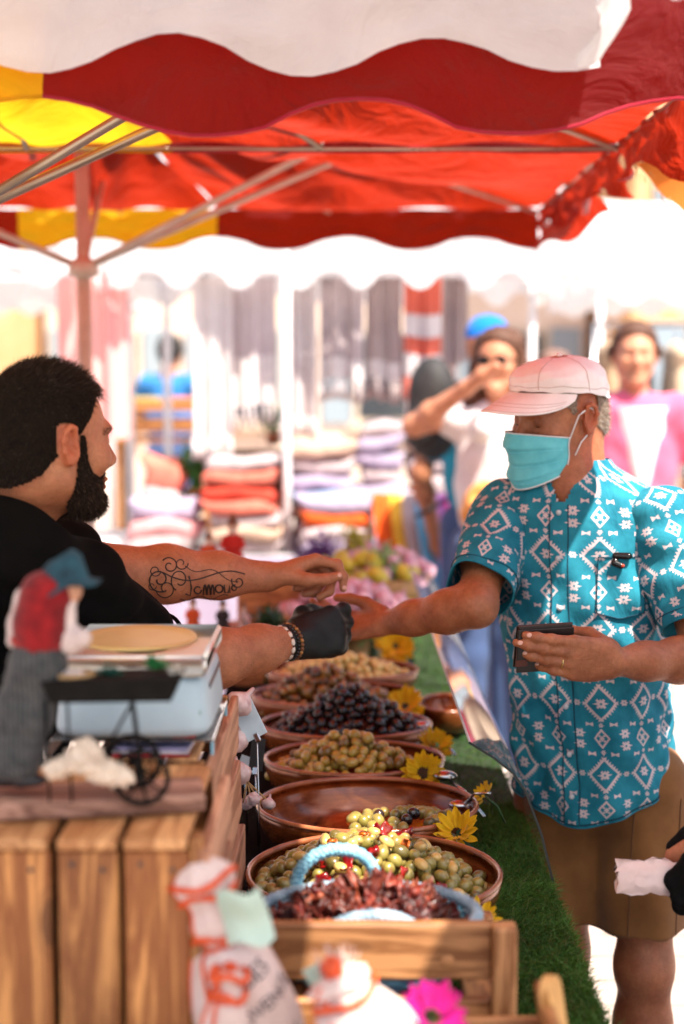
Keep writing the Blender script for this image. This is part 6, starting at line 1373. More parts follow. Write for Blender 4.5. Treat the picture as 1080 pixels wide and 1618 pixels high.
gl = thing('sunglasses', 'dark sunglasses hooked in the shirt pocket', 'sunglasses', tuple(shirt_pt(np.array([R(55)]), np.array([1.305]), .01)[0])); gp_ = shirt_pt(np.array([R(55)]), np.array([1.305]), .008)[0]
BKP = plain('glossy_black', (.006, .006, .006), .12, bump=0)
S = SDF(); S.cap(gp_ + A3((-.010, .004, .004)), gp_ + A3((.014, 0, .003)), .006, .007, .008); S.cap(gp_ + A3((-.012, .002, -.010)), gp_ + A3((.0, -.003, -.015)), .007, .006, .006); obj('lens', S.mesh(.0018), BKP, gl); obj('hinge', ball(gp_ + A3((.002, -.008, -.014)), .0035, 8, 6), plain('red_hinge', srgb(200, 60, 30), .4), gl)
# ================================================================== other people
SKA = skin('pale_skin', srgb(214, 156, 122), srgb(184, 124, 92), srgb(214, 138, 110)); SKB = skin('tan_skin', srgb(196, 134, 98), srgb(160, 102, 70), srgb(196, 120, 90))
def simple_person(label, x, y, face, H, sk, top_m, leg_m, hair_m, armR=None, armL=None, hair='short', sleeve_f=.5, h=.010, short=False, look=None, pitch=0.0):
    """standing person; arms as (elbow, wrist) in forward, left, up metres"""
    t = thing('person', label, 'person', (x, y, 0)); k = H / 1.72; f = A3((math.cos(face), math.sin(face), 0)); l = A3((-f[1], f[0], 0)); o = A3((x, y, 0)); L = lambda a: o + (f * a[0] + l * a[1]) * k + A3((0, 0, a[2] * k))
    armR = armR or ((-.03, -.26, 1.10), (.10, -.27, .88)); armL = armL or ((-.03, .26, 1.10), (.10, .27, .88)); hc = L((.02, 0, 1.60)); A = head_axes(look if look is not None else f, pitch)
    S = SDF(); W = head(S, hc, A, k * .98, detail=h < .007); S.chain([W(-.03, 0, -.07), L((-.01, 0, 1.42))], [.052 * k, .058 * k], .03); S.cap(L((0, 0, 1.36)), L((0, 0, 1.0)), .09 * k, .1 * k, .04)
    for s, (el, wr) in ((-1, armR), (1, armL)):
        sh_ = L((0, s * .175, 1.39)); e, w_ = L(el), L(wr); S.cap(L((0, 0, 1.36)), sh_, .06, .045, .03); S.chain([sh_, e, e + (w_ - e) * .35, w_], [.045 * k, .038 * k, .040 * k, .026 * k], .03); d = w_ - e; S.chain([w_, w_ + d / np.linalg.norm(d) * .10, w_ + d / np.linalg.norm(d) * .17], [.028, .030, .018], .02)
        S.chain([L((0, s * .09, .9)), L((.01, s * .10, .48)), L((-.01, s * .11, .08))], [.08 * k, .055 * k, .036 * k], .03)
    V, F = S.mesh(h); b = obj('body', (V, F), sk, t); set_col(b, np.ones((len(V), 3))); Lc = local_of(V, hc, A, k * .98)
    S = SDF(); S.ell(L((0, 0, 1.16)), (.125 * k, .17 * k, .30 * k), np.stack([f, l, A3((0, 0, 1))], 1), .05); S.cap(L((0, -.14, 1.37)), L((0, .14, 1.37)), .075 * k, .075 * k, .06)
    for s, (el, wr) in ((-1, armR), (1, armL)):
        sh_ = L((0, s * .165, 1.38)); S.cap(sh_, sh_ + (L(el) - sh_) * sleeve_f, .068 * k, .060 * k, .04)
    S.plane(L((0, 0, .90)), (0, 0, -1), .01); V2, F2 = S.mesh(h * 1.3); n2 = vnormals(V2, F2); obj('shirt', (V2 + n2 * vnoise(V2, 26, .006)[:, None], F2), top_m, t)
    S = SDF(); S.ell(L((0, 0, .93)), (.115 * k, .165 * k, .10 * k), np.stack([f, l, A3((0, 0, 1))], 1), .04)
    for s in (-1, 1): S.chain([L((0, s * .088, .90)), L((.01, s * .10, .50)), L((-.01, s * .11, .09))][:2 if short else 3], [.095 * k, .075 * k, .066 * k][:2 if short else 3], .03)
    obj('trousers', S.mesh(h * 1.6), leg_m, t)
    for s in (-1, 1): S = SDF(); S.cap(L((-.02, s * .11, .045)), L((.14, s * .12, .035)), .045, .036, .02); S.plane((0, 0, .003), (0, 0, -1), .004); obj('shoe', S.mesh(.009), plain('pale_shoe', srgb(150, 140, 135), .6), t)
    inh = (np.abs(Lc) < [.14, .10, .15]).all(1); zl = interp(Lc[:, 0], [-.12, -.06, -.03, .02, .05, .075, .1], [-.08, -.07, -.03, .01, .05, .07, .08]); hw = np.where(inh, np.clip((Lc[:, 2] - zl) / .02, 0, 1), 0)
    if hair != 'cap':
        hV, hF = shell(V, F, vnormals(V, F), hw, np.full(len(V), .014), 2.0); 
        if len(hF): obj('hair', (hV, hF), hair_m, t)
    if hair == 'long':
        S = SDF()
        for s in (-1, 1): S.chain([W(-.01, s * .065, .06), W(-.02, s * .085, -.05), W(-.01, s * .095, -.16), W(.0, s * .08, -.26)], [.034, .034, .036, .024], .04)
        S.ell(W(-.05, 0, -.06), (.06, .075, .16), A, .04); S.ell(W(-.03, 0, .07), (.092, .085, .065), A, .04); V3, F3 = S.mesh(.007); obj('long_hair', (V3 + vnormals(V3, F3) * (.003 * np.sin(V3[:, 0] * 160 + V3[:, 2] * 20))[:, None], F3), hair_m, t)
    return t, L, W, A, hc
WHT_T = cloth('white_top', srgb(235, 228, 228), scale=10); PINK = cloth('pink_tshirt', srgb(232, 110, 140), c2=srgb(214, 92, 122), scale=10); TEAL = cloth('teal_top', srgb(20, 150, 180)); LBLUE = cloth('light_blue_shirt', srgb(150, 180, 220)); BLUE = cloth('mid_blue_shirt', srgb(50, 120, 180)); JEAN = cloth('blue_jeans', srgb(70, 90, 130), scale=14); BEIGE = cloth('beige_trousers', srgb(180, 160, 140)); BRH = plain('brown_hair', srgb(96, 58, 36), .7, srgb(60, 34, 20), 90); DKH = plain('black_hair', (.02, .016, .014), .7)
# woman with sunglasses, one elbow raised
q = P(790, 570, 5.6); face = R(-112)
wo, L, W, A, hc = simple_person('woman in white top and sunglasses with one bent arm raised, behind the customer', q.x, q.y, face, 1.72 * q.z / 1.60, SKA, WHT_T, JEAN, BRH, armR=((.10, -.30, 1.36), (.20, -.07, 1.50)), armL=((-.02, .25, 1.12), (.20, .10, 1.06)), hair='long', sleeve_f=.12, h=.007)
for s in (-1, 1): obj('sunglass_lens', ball(W(.096, s * .032, .0), (.006, .026, .020), 12, 8, A), BKP, wo)
obj('sunglass_frame', tube([W(.02, -.078, .004), W(.09, -.055, .005), W(.105, 0, .004), W(.09, .055, .005), W(.02, .078, .004)], .003, 6), BKP, wo)
S = SDF(); S.ell(L((.20, .02, 1.05)), (.06, .11, .13), np.stack([A3((math.cos(face), math.sin(face), 0)), A3((-math.sin(face), math.cos(face), 0)), A3((0, 0, 1))], 1), .03); V, F = S.mesh(.006); o = obj('shoulder_bag', (V + vnormals(V, F) * vnoise(V, 40, .008)[:, None], F), cloth('orange_bag', srgb(236, 160, 84), scale=20), origin=tuple(L((.2, .02, .95)))); tag(o, 'soft orange bag carried in front of the woman in white', 'bag')
S = SDF(); S.ell(L((.16, -.02, 1.36)), (.05, .07, .06), None, .02); o = obj('white_scarf', S.mesh(.006), cloth('white_scarf', srgb(240, 236, 234)), wo)
# person with blue cap and backpack
q = P(768, 552, 6.0)
bp, L, W, A, hc = simple_person('person in teal top and bright blue cap turned away, behind the woman', q.x, 6.0, R(60), 1.90, SKB, TEAL, JEAN, DKH, hair='cap', h=.009, sleeve_f=.6)
cv = lambda u, v: hc + (np.stack([-.01 + .112 * np.cos(u * 2 * PI) * np.sqrt(1 - v ** 2.4), .09 * np.sin(u * 2 * PI) * np.sqrt(1 - v ** 2.4), .03 + .10 * v], 1)) @ A.T
cpo = obj('cap', sheet(cv, 33, 12), cloth('blue_cap', srgb(10, 120, 214)), bp); obj('cap_brim', sheet(lambda u, v: hc + (np.stack([.09 * np.cos((u - .5) * 2.2) + .08 * v * np.cos((u - .5) * 2.2), .09 * np.sin((u - .5) * 2.2), .035 - .015 * v], 1)) @ A.T, 20, 6), MATS['blue_cap'], cpo)
bk2 = thing('backpack', 'black backpack worn by the person in teal', 'backpack', tuple(L((-.22, .12, .95)))); BPK = plain('black_nylon', (.03, .028, .028), .7, (.018, .016, .016), 20); fv = A3((math.cos(R(60)), math.sin(R(60)), 0)); lv = A3((-fv[1], fv[0], 0)); Mb = np.stack([fv, lv, A3((0, 0, 1))], 1)
S = SDF(); bc_ = A3(P(682, 645, 5.86)); S.ell(bc_ + A3((0, 0, .06)), (.085, .10, .15), Mb, .05); S.ell(bc_ + A3((0, 0, -.08)), (.09, .11, .13), Mb, .05); S.ell(bc_ + A3((-.04, -.07, -.09)), (.05, .08, .09), Mb, .02); obj('pack_body', S.mesh(.009), BPK, bk2)
for s in (-1, 1): obj('strap', tube([L((-.14, .10 + s * .09, 1.40)), L((.0, s * .12, 1.46)), L((.13, s * .12, 1.30)), L((.06, s * .15, 1.02)), L((-.14, .1 + s * .12, .95))], .018, 6, flat=.4), BPK, bk2)
# man in pink
q = P(1002, 555, 5.9)
pm, L, W, A, hc = simple_person('man in pink t-shirt with white front, standing behind the customer\'s shoulder', q.x, 5.9, R(-97), 1.86, SKA, PINK, BEIGE, BRH, h=.0069, sleeve_f=.55, armL=((-.02, .27, 1.12), (.06, .24, .90)))
obj('white_chest_sheet', sheet(lambda u, v: np.array([L((.150 - .05 * (2 * abs(a - .5)) ** 2 * (1.1 + .3 * b) - .035 * b ** 2, (a - .5) * (.26 - .20 * (1 - b)) + .02, 1.06 + .34 * b)) for a, b in zip(u, v)]), 14, 14), WHT_T, pm)  # white V-shaped sheet laid over the chest
face_bits(pm, W, A, 1.0, None, hc)
# man in blue cap shade far, person in blue by the crates
q = P(878, 545, 8.2); simple_person('distant man in light blue shirt seen above the customer\'s cap', q.x, 8.2, R(200), 1.78, SKB, LBLUE, BEIGE, plain('grey_brown_hair', srgb(120, 90, 80), .8), h=.011)
q = P(268, 560, 11.0); simple_person('distant person in blue shirt left of the hanging towels', q.x, 11.0, R(80), 1.95, SKB, BLUE, JEAN, DKH, h=.013, armL=((.1, .26, 1.12), (.3, .16, 1.08)), armR=((.1, -.26, 1.12), (.3, -.16, 1.08)))
q = P(1130, 560, 8.8); simple_person('distant shopper in white at the clothes rail on the right edge', q.x - .1, 8.8, R(160), 1.68, SKA, WHT_T, JEAN, BRH, h=.012)
# assistant outside the right edge holding out a paper packet in a black glove
BKS = plain('black_sleeve', (.008, .008, .008), .85, bump=.3, spec=.1)
ap, L, W, A, hc = simple_person('person in black at the right edge reaching in with a black glove', 0.975, 2.12, R(180), 1.70, SKB, BKS, JN, DKH, armL=((.12, .24, 1.12), (.34, .06, .985)), armR=((.16, -.20, 1.08), (.30, -.12, 1.0)), sleeve_f=1.0, h=.007)
gw = L((.36, .05, .968)); S = SDF(); S.chain([L((.12, .24, 1.12)), gw + A3((.03, 0, .01)), gw], [.055, .045, .042], .02); hand(S, gw, (-.75, .05, -.65), (.3, .6, -.5), (0, 1, .3), [(.5, .7, .4), (.55, .7, .4), (.6, .7, .4), (.6, .7, .4)], None, 1.12, grow=.004); obj('glove', S.mesh(.004), BKS, ap)
PPR = cloth('packet_paper', srgb(238, 212, 206), c2=srgb(226, 194, 186), scale=12, weave=300)
pc = A3(P(1030, 1384, 2.13)); gx, gy = 13, 9; rr_ = RNG.normal(0, 1, (gx, gy, 3)); Vt = []
for i in range(gx):
    for j in range(gy):
        u, v = i / (gx - 1), j / (gy - 1); e = math.sin(PI * min(1, max(0, v))) ** .5; Vt.append([(u - .42) * .135 + .0018 * rr_[i, j, 0] + .012 * (v - .5) * (u > .7), -.013 * e + .0022 * rr_[i, j, 1], (v - .5) * (.052 + .008 * u) + .0022 * rr_[i, j, 2] - .006 * u])
Vt = np.array(Vt); Vb = Vt * [1, -.5, 1] + [.001, .004, 0]; k_ = len(Vt); gi_ = np.arange(k_).reshape(gx, gy); Fq = np.stack([gi_[:-1, :-1], gi_[1:, :-1], gi_[1:, 1:], gi_[:-1, 1:]], -1).reshape(-1, 4); rg = list(gi_[:, 0]) + list(gi_[-1, 1:]) + list(gi_[::-1, -1][1:]) + list(gi_[0, ::-1][1:-1])
Fa = Fq.tolist() + (Fq[:, ::-1] + k_).tolist() + [[rg[j], rg[(j + 1) % len(rg)], rg[(j + 1) % len(rg)] + k_, rg[j] + k_] for j in range(len(rg))]
flap = prism([(.02, -.020), (.075, -.018), (.072, -.032), (.048, -.052)], .0015, Matrix.Rotation(R(90), 4, 'X')); V, F = merge((np.vstack([Vt, Vb]), Fa), mv(flap, (0, -.004, 0))); V = V + pc
o = obj('paper_packet', (V, F), PPR, origin=tuple(pc), smooth=True); tag(o, 'crumpled pale paper packet held out at the right edge', 'paper packet')

# ================================================================== stalls and street behind
def stall_canopy(label, x0, x1, yf, yb, ze, zr, zbot, amp, wave, m, posts, seed=0.0, name='stall_canopy'):
    t = thing(name, label, 'awning', ((x0 + x1) / 2, (yf + yb) / 2, 0)); ym = (yf + yb) / 2
    for y in (yf, yb): obj('roof_panel', sheet(lambda u, v, y=y: np.stack([x0 + (x1 - x0) * u, y + (ym - y) * v, ze + (zr - ze) * v - .05 * np.sin(PI * v) + .02 * np.sin(u * 14 + seed)], 1), 24, 10), m, t); obj('valance', valance((x0, y), (x1, y), ze, zbot, amp, wave, seed, 140, 8, .012, seed), m, t)
    for x in (x0, x1): obj('valance', valance((x, yf), (x, yb), ze, zbot, amp, wave, seed, 60, 8, .012, seed), m, t)
    for x, y in posts: obj('post', tube([(x, y, 0), (x, y, ze)], .022, 10), plain('white_post', srgb(225, 220, 222), .4), t)
    return t
WB = cloth('white_awning', (.82, .81, .81), .4, (.76, .75, .76))
xa, xb_ = P(172, 450, 6.6).x, P(938, 450, 6.6).x; pole_x = P(452, 600, 6.6).x
stall_canopy('large white scalloped awning over the hanging towels', xa, xb_, 6.6, 8.4, 2.27, 2.75, 2.035, .085, .275, WB, [(pole_x, 6.62), (xa + .05, 8.35), (xb_ - .05, 8.35)], .05)
stall_canopy('white awning at the left edge behind the vendor', -2.9, P(128, 450, 6.2).x, 6.2, 8.2, 2.18, 2.6, 2.02, .06, .3, WB, [(-2.8, 6.2), (-1.2, 8.1)], 1.0)
stall_canopy('white awning beyond the man in pink on the right', P(945, 480, 9).x, 4.4, 9.0, 11.2, 2.30, 2.85, 2.08, .06, .3, WB, [(P(950, 480, 9).x, 9.05), (4.3, 9.05)], 2.0)
stall_canopy('low white awning far left beyond the towels', -4.2, -1.6, 10.5, 12.5, 2.35, 2.9, 2.15, .05, .3, WB, [(-4.1, 10.5), (-1.7, 10.5)], 3.0)
# towels
def towel(label, pxa, pxb, ptop, pbot, d, c, c2=None, stripes=None, fringe=True, seed=0.0, band=None):
    a, b = P(pxa, ptop, d), P(pxb, pbot, d); t = thing('hanging_towel', label, 'towel', ((a.x + b.x) / 2, d, b.z), 'towels hanging under the awning'); m = cloth('towel_' + str(len(MATS)), c, .15, c2, stripes=stripes, scale=6)
    fn = lambda u, v: np.stack([a.x + (b.x - a.x) * u, d + .02 * np.sin(u * 13 + seed) * (.4 + v) + .012 * np.sin(u * 31 + seed), 2.10 + (b.z - 2.10) * v + .012 * np.sin(u * 5 + seed) * v], 1); vf = sheet(fn, 30, 30); obj('towel_cloth', vf, m, t)
    if band:
        for v0, v1, bc in band: obj('woven_band', sheet(lambda u, v: fn(u, v0 + (v1 - v0) * v) - A3((0, .006, 0)), 30, 6), cloth('band_' + str(bc), bc, .1), t)
    if fringe:
        e = vf[0].reshape(30, 30, 3)[:, -1]; n_ = max(10, int((b.x - a.x) / .028))
        for k in range(n_): p = e[min(29, int(k * 30 / n_))]; obj('tassel', tube([p, p + A3((.004, -.004, -.05)), p + A3((0, 0, -.09 - .02 * RNG.random()))], [.007, .009, .011], 6), m, t)
    obj('clip', box((a.x + .05, d, 2.105), (.03, .02, .02), .004), plain('white_post', srgb(225, 220, 222), .4), t)
TG, TB, TW, TP = srgb(206, 192, 192), srgb(184, 166, 164), srgb(238, 230, 228), srgb(244, 168, 166)
towel('salmon pink towel hanging behind the parasol pole', 88, 205, 440, 690, 6.75, TP, srgb(232, 170, 166), stripes=(0, .11, .35, srgb(244, 190, 184)), fringe=False, seed=1)
towel('grey-brown towel strip left of the white fringed one', 312, 342, 440, 640, 6.86, TB, seed=2, fringe=False)
towel('wide pale grey towel with white fringed lower half', 335, 436, 440, 640, 6.80, srgb(206, 194, 196), srgb(190, 176, 180), seed=3, band=[(.62, 1.0, TW)])
towel('long white towel whose fringe hangs lowest, left of the pole', 306, 368, 620, 690, 6.72, TW, seed=4)
towel('off-white towel right beside the white pole', 444, 500, 440, 660, 6.85, srgb(216, 206, 206), seed=5)
towel('grey towel in the middle of the row', 505, 574, 440, 600, 6.82, TG, srgb(160, 146, 148), seed=6, band=[(.80, 1.0, TW)])
towel('darker taupe towel beside the coral striped one', 578, 634, 440, 600, 6.84, TB, seed=7, band=[(.82, 1.0, TW)])
towel('coral and white striped towel', 638, 697, 440, 600, 6.80, srgb(232, 118, 96), seed=8, band=[(.36, .58, TW), (.75, .98, TW)])
towel('taupe towel at the right end of the row', 700, 738, 440, 575, 6.86, TB, seed=9, fringe=False)
towel('white towel under the coral one', 640, 720, 590, 700, 6.95, TW, seed=10, fringe=False)
o = obj('towel_rail', tube([(xa, 6.83, 2.11), (xb_, 6.83, 2.11)], .012, 8), plain('white_post', srgb(225, 220, 222), .4), origin=(0, 6.83, 2.11)); tag(o, 'thin rail the towels hang from', 'rail')
# cloth table with folded stacks
ct = thing('cloth_table', 'market table covered in white cloth under the hanging towels', 'table', (-.1, 7.0, 0)); obj('table_top', box((-.1, 7.0, .80), (2.5, 1.1, .04), .01), WB, ct, smooth=False)
obj('cloth_drop', sheet(lambda u, v: np.stack([-1.35 + 2.5 * u, 6.44 - .03 * np.sin(u * 60) * v, .82 - .75 * v], 1), 80, 8), cloth('lilac_table_cloth', srgb(178, 164, 186)), ct)
for x in (-1.3, 1.1):
    for y in (6.55, 7.45): obj('leg', box((x, y, .39), (.05, .05, .78), .004), W_PLANK, ct, smooth=False)
def stack(label, pxa, pxb, pyt, pyb, d, cols, n, group='stacks of folded cloth on the table', base=None):
    a, b = P(pxa, pyt, d), P(pxb, pyb, d); zb0 = b.z if base is None else base; t = thing('folded_cloth_stack', label, 'folded cloth', ((a.x + b.x) / 2, d, zb0), group); H = a.z - zb0; n = max(2, int(n * .8)); hh = H / n
    for k in range(n):
        c = cols[k % len(cols)]; m = plain('fold_%d_%d_%d' % tuple(int(x * 200) for x in c), c, .9, bump=.3); w_ = (b.x - a.x) * RNG.uniform(.82, 1.06)
        V, F = ball((0, 0, 0), 1.0, 20, 10); V = np.sign(V) * np.abs(V) ** .26 * np.array([w_ / 2, .16, hh * .52]); V = V + np.stack([.02 * np.sin(V[:, 2] * 40 + k), 0 * V[:, 0], .16 * hh * np.sin(V[:, 0] * 22 + k * 2) + .1 * hh * np.sin(V[:, 1] * 30 + k)], 1); obj('folded_cloth', (V + np.array([(a.x + b.x) / 2 + RNG.normal(0, .008), d + RNG.normal(0, .01), zb0 + hh * (k + .5)]), F), m, t)
SAL, CORAL, LIL, WH, OR, CRM, BLG = srgb(226, 120, 100), srgb(214, 70, 50), srgb(176, 162, 186), srgb(196, 178, 178), srgb(240, 100, 30), srgb(204, 172, 150), srgb(130, 158, 190)
stack('salmon and coral folded cloths, the pile in the middle left', 325, 442, 722, 850, 6.62, [WH, CRM, WH, SAL, CORAL, SAL], 9, base=.822)
stack('pale folded cloths right of the salmon pile', 455, 560, 700, 850, 6.80, [LIL, WH, CRM, BLG], 9, base=.822)
stack('pile topped with orange cloth', 470, 588, 782, 860, 6.55, [LIL, WH, OR], 5, base=.822)
stack('tall lilac pile under the taupe towels', 565, 640, 665, 800, 6.95, [LIL, WH, LIL], 10, base=.822)
stack('white pile at the right end of the cloth table', 645, 730, 690, 800, 7.0, [WH, CRM, SAL, WH], 8, base=.822)
stack('low white and pink pile at the left of the cloth table', 205, 320, 790, 850, 6.7, [WH, srgb(240, 170, 170), LIL], 4, base=.822)
stack('salmon upright bundle beside the green plant', 228, 300, 722, 800, 6.95, [SAL, WH, SAL], 4, base=.822)
# coloured cloths draped over the table's right end
RB = [OR, srgb(250, 200, 70), WH, srgb(110, 190, 230), srgb(214, 150, 220), srgb(224, 60, 160)]
for k, c in enumerate(RB):
    xa_ = P(590 + 22 * k, 800, 6.3).x; m = cloth('draped_%d' % k, c, .1)
    o = obj('draped_cloth', sheet(lambda u, v, k=k, xa_=xa_: np.stack([xa_ + .075 * u + .10 * np.clip(v - .3, 0, 1) ** 1.2 * (1 + .12 * k), 6.52 - .18 * np.clip(v * 3, 0, 1) - .05 * v + .012 * np.sin(u * 7 + k), 1.08 - .02 * k * 0 - .62 * np.clip(v - .22, 0, 1) + .03 * np.sin(np.clip(v / .3, 0, 1) * PI)], 1), 10, 24), m, origin=(xa_, 6.4, 1.0)); tag(o, ['orange', 'yellow', 'white', 'sky blue', 'lilac', 'magenta'][k] + ' cloth draped over the right end of the cloth table', 'draped cloth', 'coloured cloths draped side by side')
o = obj('drape_rail', tube([(P(580, 800, 6.5).x, 6.46, 1.10), (P(735, 800, 6.5).x, 6.46, 1.10)], .012, 8), plain('white_post', srgb(225, 220, 222), .4), origin=(.3, 6.46, 1.1)); tag(o, 'rail carrying the coloured draped cloths', 'rail')
for px in (585, 732): obj('rail_post', tube([(P(px, 800, 6.5).x, 6.46, .822), (P(px, 800, 6.5).x, 6.46, 1.10)], .01, 6), MATS['white_post'], o)
# plant, chest
def bush(label, c, r, m, n=260, name='potted_plant'):
    t = thing(name, label, 'plant', (c[0], c[1], c[2] - r)); p = A3(c) + RNG.normal(0, .38, (n, 3)) * r; D = RNG.normal(0, 1, (n, 3)); D[:, 2] = abs(D[:, 2]); V, F, k = strands(p, D, r * .5, r * .10, RNG.normal(0, .4, (n, 3)), 3); obj('leaves', (V, F), m, t); obj('pot', lathe([(.001, -r * 1.4), (r * .4, -r * 1.4), (r * .55, -r * .7), (.001, -r * .7)], 20, tuple(c)), plain('terracotta', srgb(170, 96, 64), .8), t); obj('stem', tube([(c[0], c[1], c[2] - r), tuple(c)], .012, 6), LEAF, t)
bush('green leafy potted plant beside the salmon bundle', tuple(P(315, 742, 6.9)), .12, plain('bush_green', srgb(70, 120, 40), .6, srgb(40, 84, 24), 30)); bush('small green plant behind the brown chest', tuple(P(432, 668, 7.3)), .08, MATS['bush_green'], 140)
ch = thing('wicker_chest', 'brown wicker chest behind the folded cloths', 'chest', (P(405, 700, 7.25).x, 7.25, .822)); cx_ = P(405, 700, 7.25).x; BRW = plain('brown_wicker', srgb(128, 88, 62), .8, srgb(84, 54, 36), 60, bump=.5); obj('chest_body', box((cx_, 7.25, .822 + .19), (.34, .26, .38), .02), BRW, ch); obj('chest_lid', box((cx_, 7.25, .822 + .41), (.36, .28, .05), .02), BRW, ch)
# fruit crates far left
for i, (px, py, c) in enumerate(((230, 640, srgb(190, 170, 60)), (285, 640, srgb(230, 110, 50)), (240, 672, srgb(200, 150, 60)), (290, 672, srgb(222, 130, 70)))):
    p = P(px, py, 9.6); t = thing('fruit_crate', ['crate of yellow-green fruit, upper left of the far stand', 'crate of orange fruit, upper right of the far stand', 'crate of golden fruit, lower left of the far stand', 'crate of peach fruit, lower right of the far stand'][i], 'crate', tuple(p), 'fruit crates on the far stand')
    for s in (-1, 1): obj('side_board', box((p.x + s * .11, 9.6, p.z), (.012, .3, .08), .002), CWY, t, smooth=False); obj('end_board', box((p.x, 9.6 + s * .145, p.z), (.21, .012, .08), .002), CWX, t, smooth=False)
    obj('crate_floor', box((p.x, 9.6, p.z - .035), (.21, .28, .01), .002), CWX, t, smooth=False); m = plain('fruit_%d' % i, c, .5)
    for k in range(12): obj('fruit', ball((p.x - .075 + .05 * (k % 4), 9.52 + .075 * (k // 4), p.z + .02), .033, 10, 7), m, t)
fs = thing('fruit_stand', 'wooden stand carrying the far fruit crates', 'stand', (P(260, 700, 9.7).x, 9.75, 0)); fx = P(262, 700, 9.7).x; z_ = P(260, 690, 9.6).z - .02
obj('shelf', box((fx, 9.62, z_), (.62, .36, .03), .004), CWX, fs, smooth=False); obj('shelf', box((fx, 9.62, z_ + .125), (.62, .36, .02), .004), CWX, fs, smooth=False)
for s in (-1, 1):
    for y in (9.47, 9.77): obj('leg', box((fx + s * .29, y, z_ / 2 + .05), (.04, .03, z_ + .12), .004), CW, fs, smooth=False)
# clothes rail at the right
cr = thing('clothes_rail', 'clothes rail behind the man in pink', 'clothes rail', (2.1, 8.4, 0)); obj('bar', tube([(P(935, 520, 8.4).x, 8.4, 1.93), (3.4, 8.4, 1.93)], .014, 8), STEEL, cr)
for x in (P(938, 520, 8.4).x, 3.35): obj('upright', tube([(x, 8.4, 0), (x, 8.4, 1.93)], .014, 8), STEEL, cr)
gcs = [srgb(170, 140, 110), srgb(40, 38, 42), srgb(206, 180, 150), srgb(150, 120, 90), srgb(30, 30, 34), srgb(220, 200, 170), srgb(120, 90, 60), srgb(196, 160, 110)]; gn = ['tan', 'black', 'cream', 'brown', 'charcoal', 'ivory', 'dark brown', 'camel']
for k in range(8):
    x0 = P(938, 520, 8.4).x + .08 + .20 * k; t = thing('hanging_garment', gn[k] + ' garment hanging on the clothes rail at the right', 'garment', (x0, 8.4, 1.1), 'garments on the clothes rail'); S = SDF(); S.ell((x0, 8.4, 1.52), (.075, .19, .32), None, .03); S.cap((x0, 8.25, 1.76), (x0, 8.55, 1.76), .05, .05, .05); S.plane((0, 0, 1.22), (0, 0, -1), .01); obj('cloth_body', S.mesh(.016), cloth('garment_%d' % k, gcs[k]), t); obj('hanger', tube([(x0, 8.4, 1.80), (x0, 8.4, 1.93)], .006, 5), STEEL, t)
# house fronts across the square
OCH = plain('ochre_render', srgb(226, 186, 140), .9, srgb(206, 160, 112), 1.2, bump=.3, bscale=30, bdist=.01); PNK = plain('pale_render', srgb(226, 208, 192), .9, srgb(206, 184, 166), 1.0, bump=.3, bscale=30, bdist=.01); SHUT = plain('shutter_paint', srgb(150, 165, 175), .6); GLS = plain('window_glass', (.05, .06, .07), .08, bump=0); TRIM = plain('stone_trim', srgb(214, 198, 178), .85); ROOF = plain('roof_tile', srgb(180, 110, 80), .8, srgb(140, 80, 56), 6)
def house(label, x0, x1, y, H, m, nw, nf):
    t = thing('house', label, 'house', ((x0 + x1) / 2, y + 3, 0)); obj('wall', box(((x0 + x1) / 2, y + 3, H / 2), (x1 - x0 - .04, 6, H), .02), m, t, smooth=False); obj('roof', loft([np.array([(x0 - .3, y - .4, H), (x1 + .3, y - .4, H), (x1 + .3, y + 6.4, H), (x0 - .3, y + 6.4, H)]), np.array([(x0 + .3, y + 2.8, H + 1.6), (x1 - .3, y + 2.8, H + 1.6), (x1 - .3, y + 3.2, H + 1.6), (x0 + .3, y + 3.2, H + 1.6)])]), ROOF, t, smooth=False)
    for f in range(nf):
        for k in range(nw):
            xw = x0 + (k + .5) * (x1 - x0) / nw; zw = 1.6 + f * 3.0; wn = obj('window', box((xw, y - .03, zw), (1.0, .06, 1.6), .01), TRIM, t, smooth=False); obj('pane', box((xw, y - .055, zw), (.82, .04, 1.42), .005), GLS, wn, smooth=False); obj('sill', box((xw, y - .12, zw - .84), (1.2, .2, .08), .01), TRIM, wn, smooth=False)
            for s in (-1, 1): obj('shutter', box((xw + s * .78, y - .05, zw), (.5, .05, 1.6), .01), SHUT, wn, smooth=False)
house('ochre house front across the square on the right', 4.2, 15.0, 21, 9.5, OCH, 4, 3); house('pale house front behind the towel stall', -5.0, 4.1, 24, 8.5, PNK, 4, 3); house('yellow-ochre house front at the left end of the square', -14, -5.1, 20, 9.0, OCH, 3, 3); house('pale house at the far left', -26, -14.2, 18, 9, PNK, 4, 3); house('pale house at the far right', 15.2, 27, 19, 9, PNK, 4, 3)
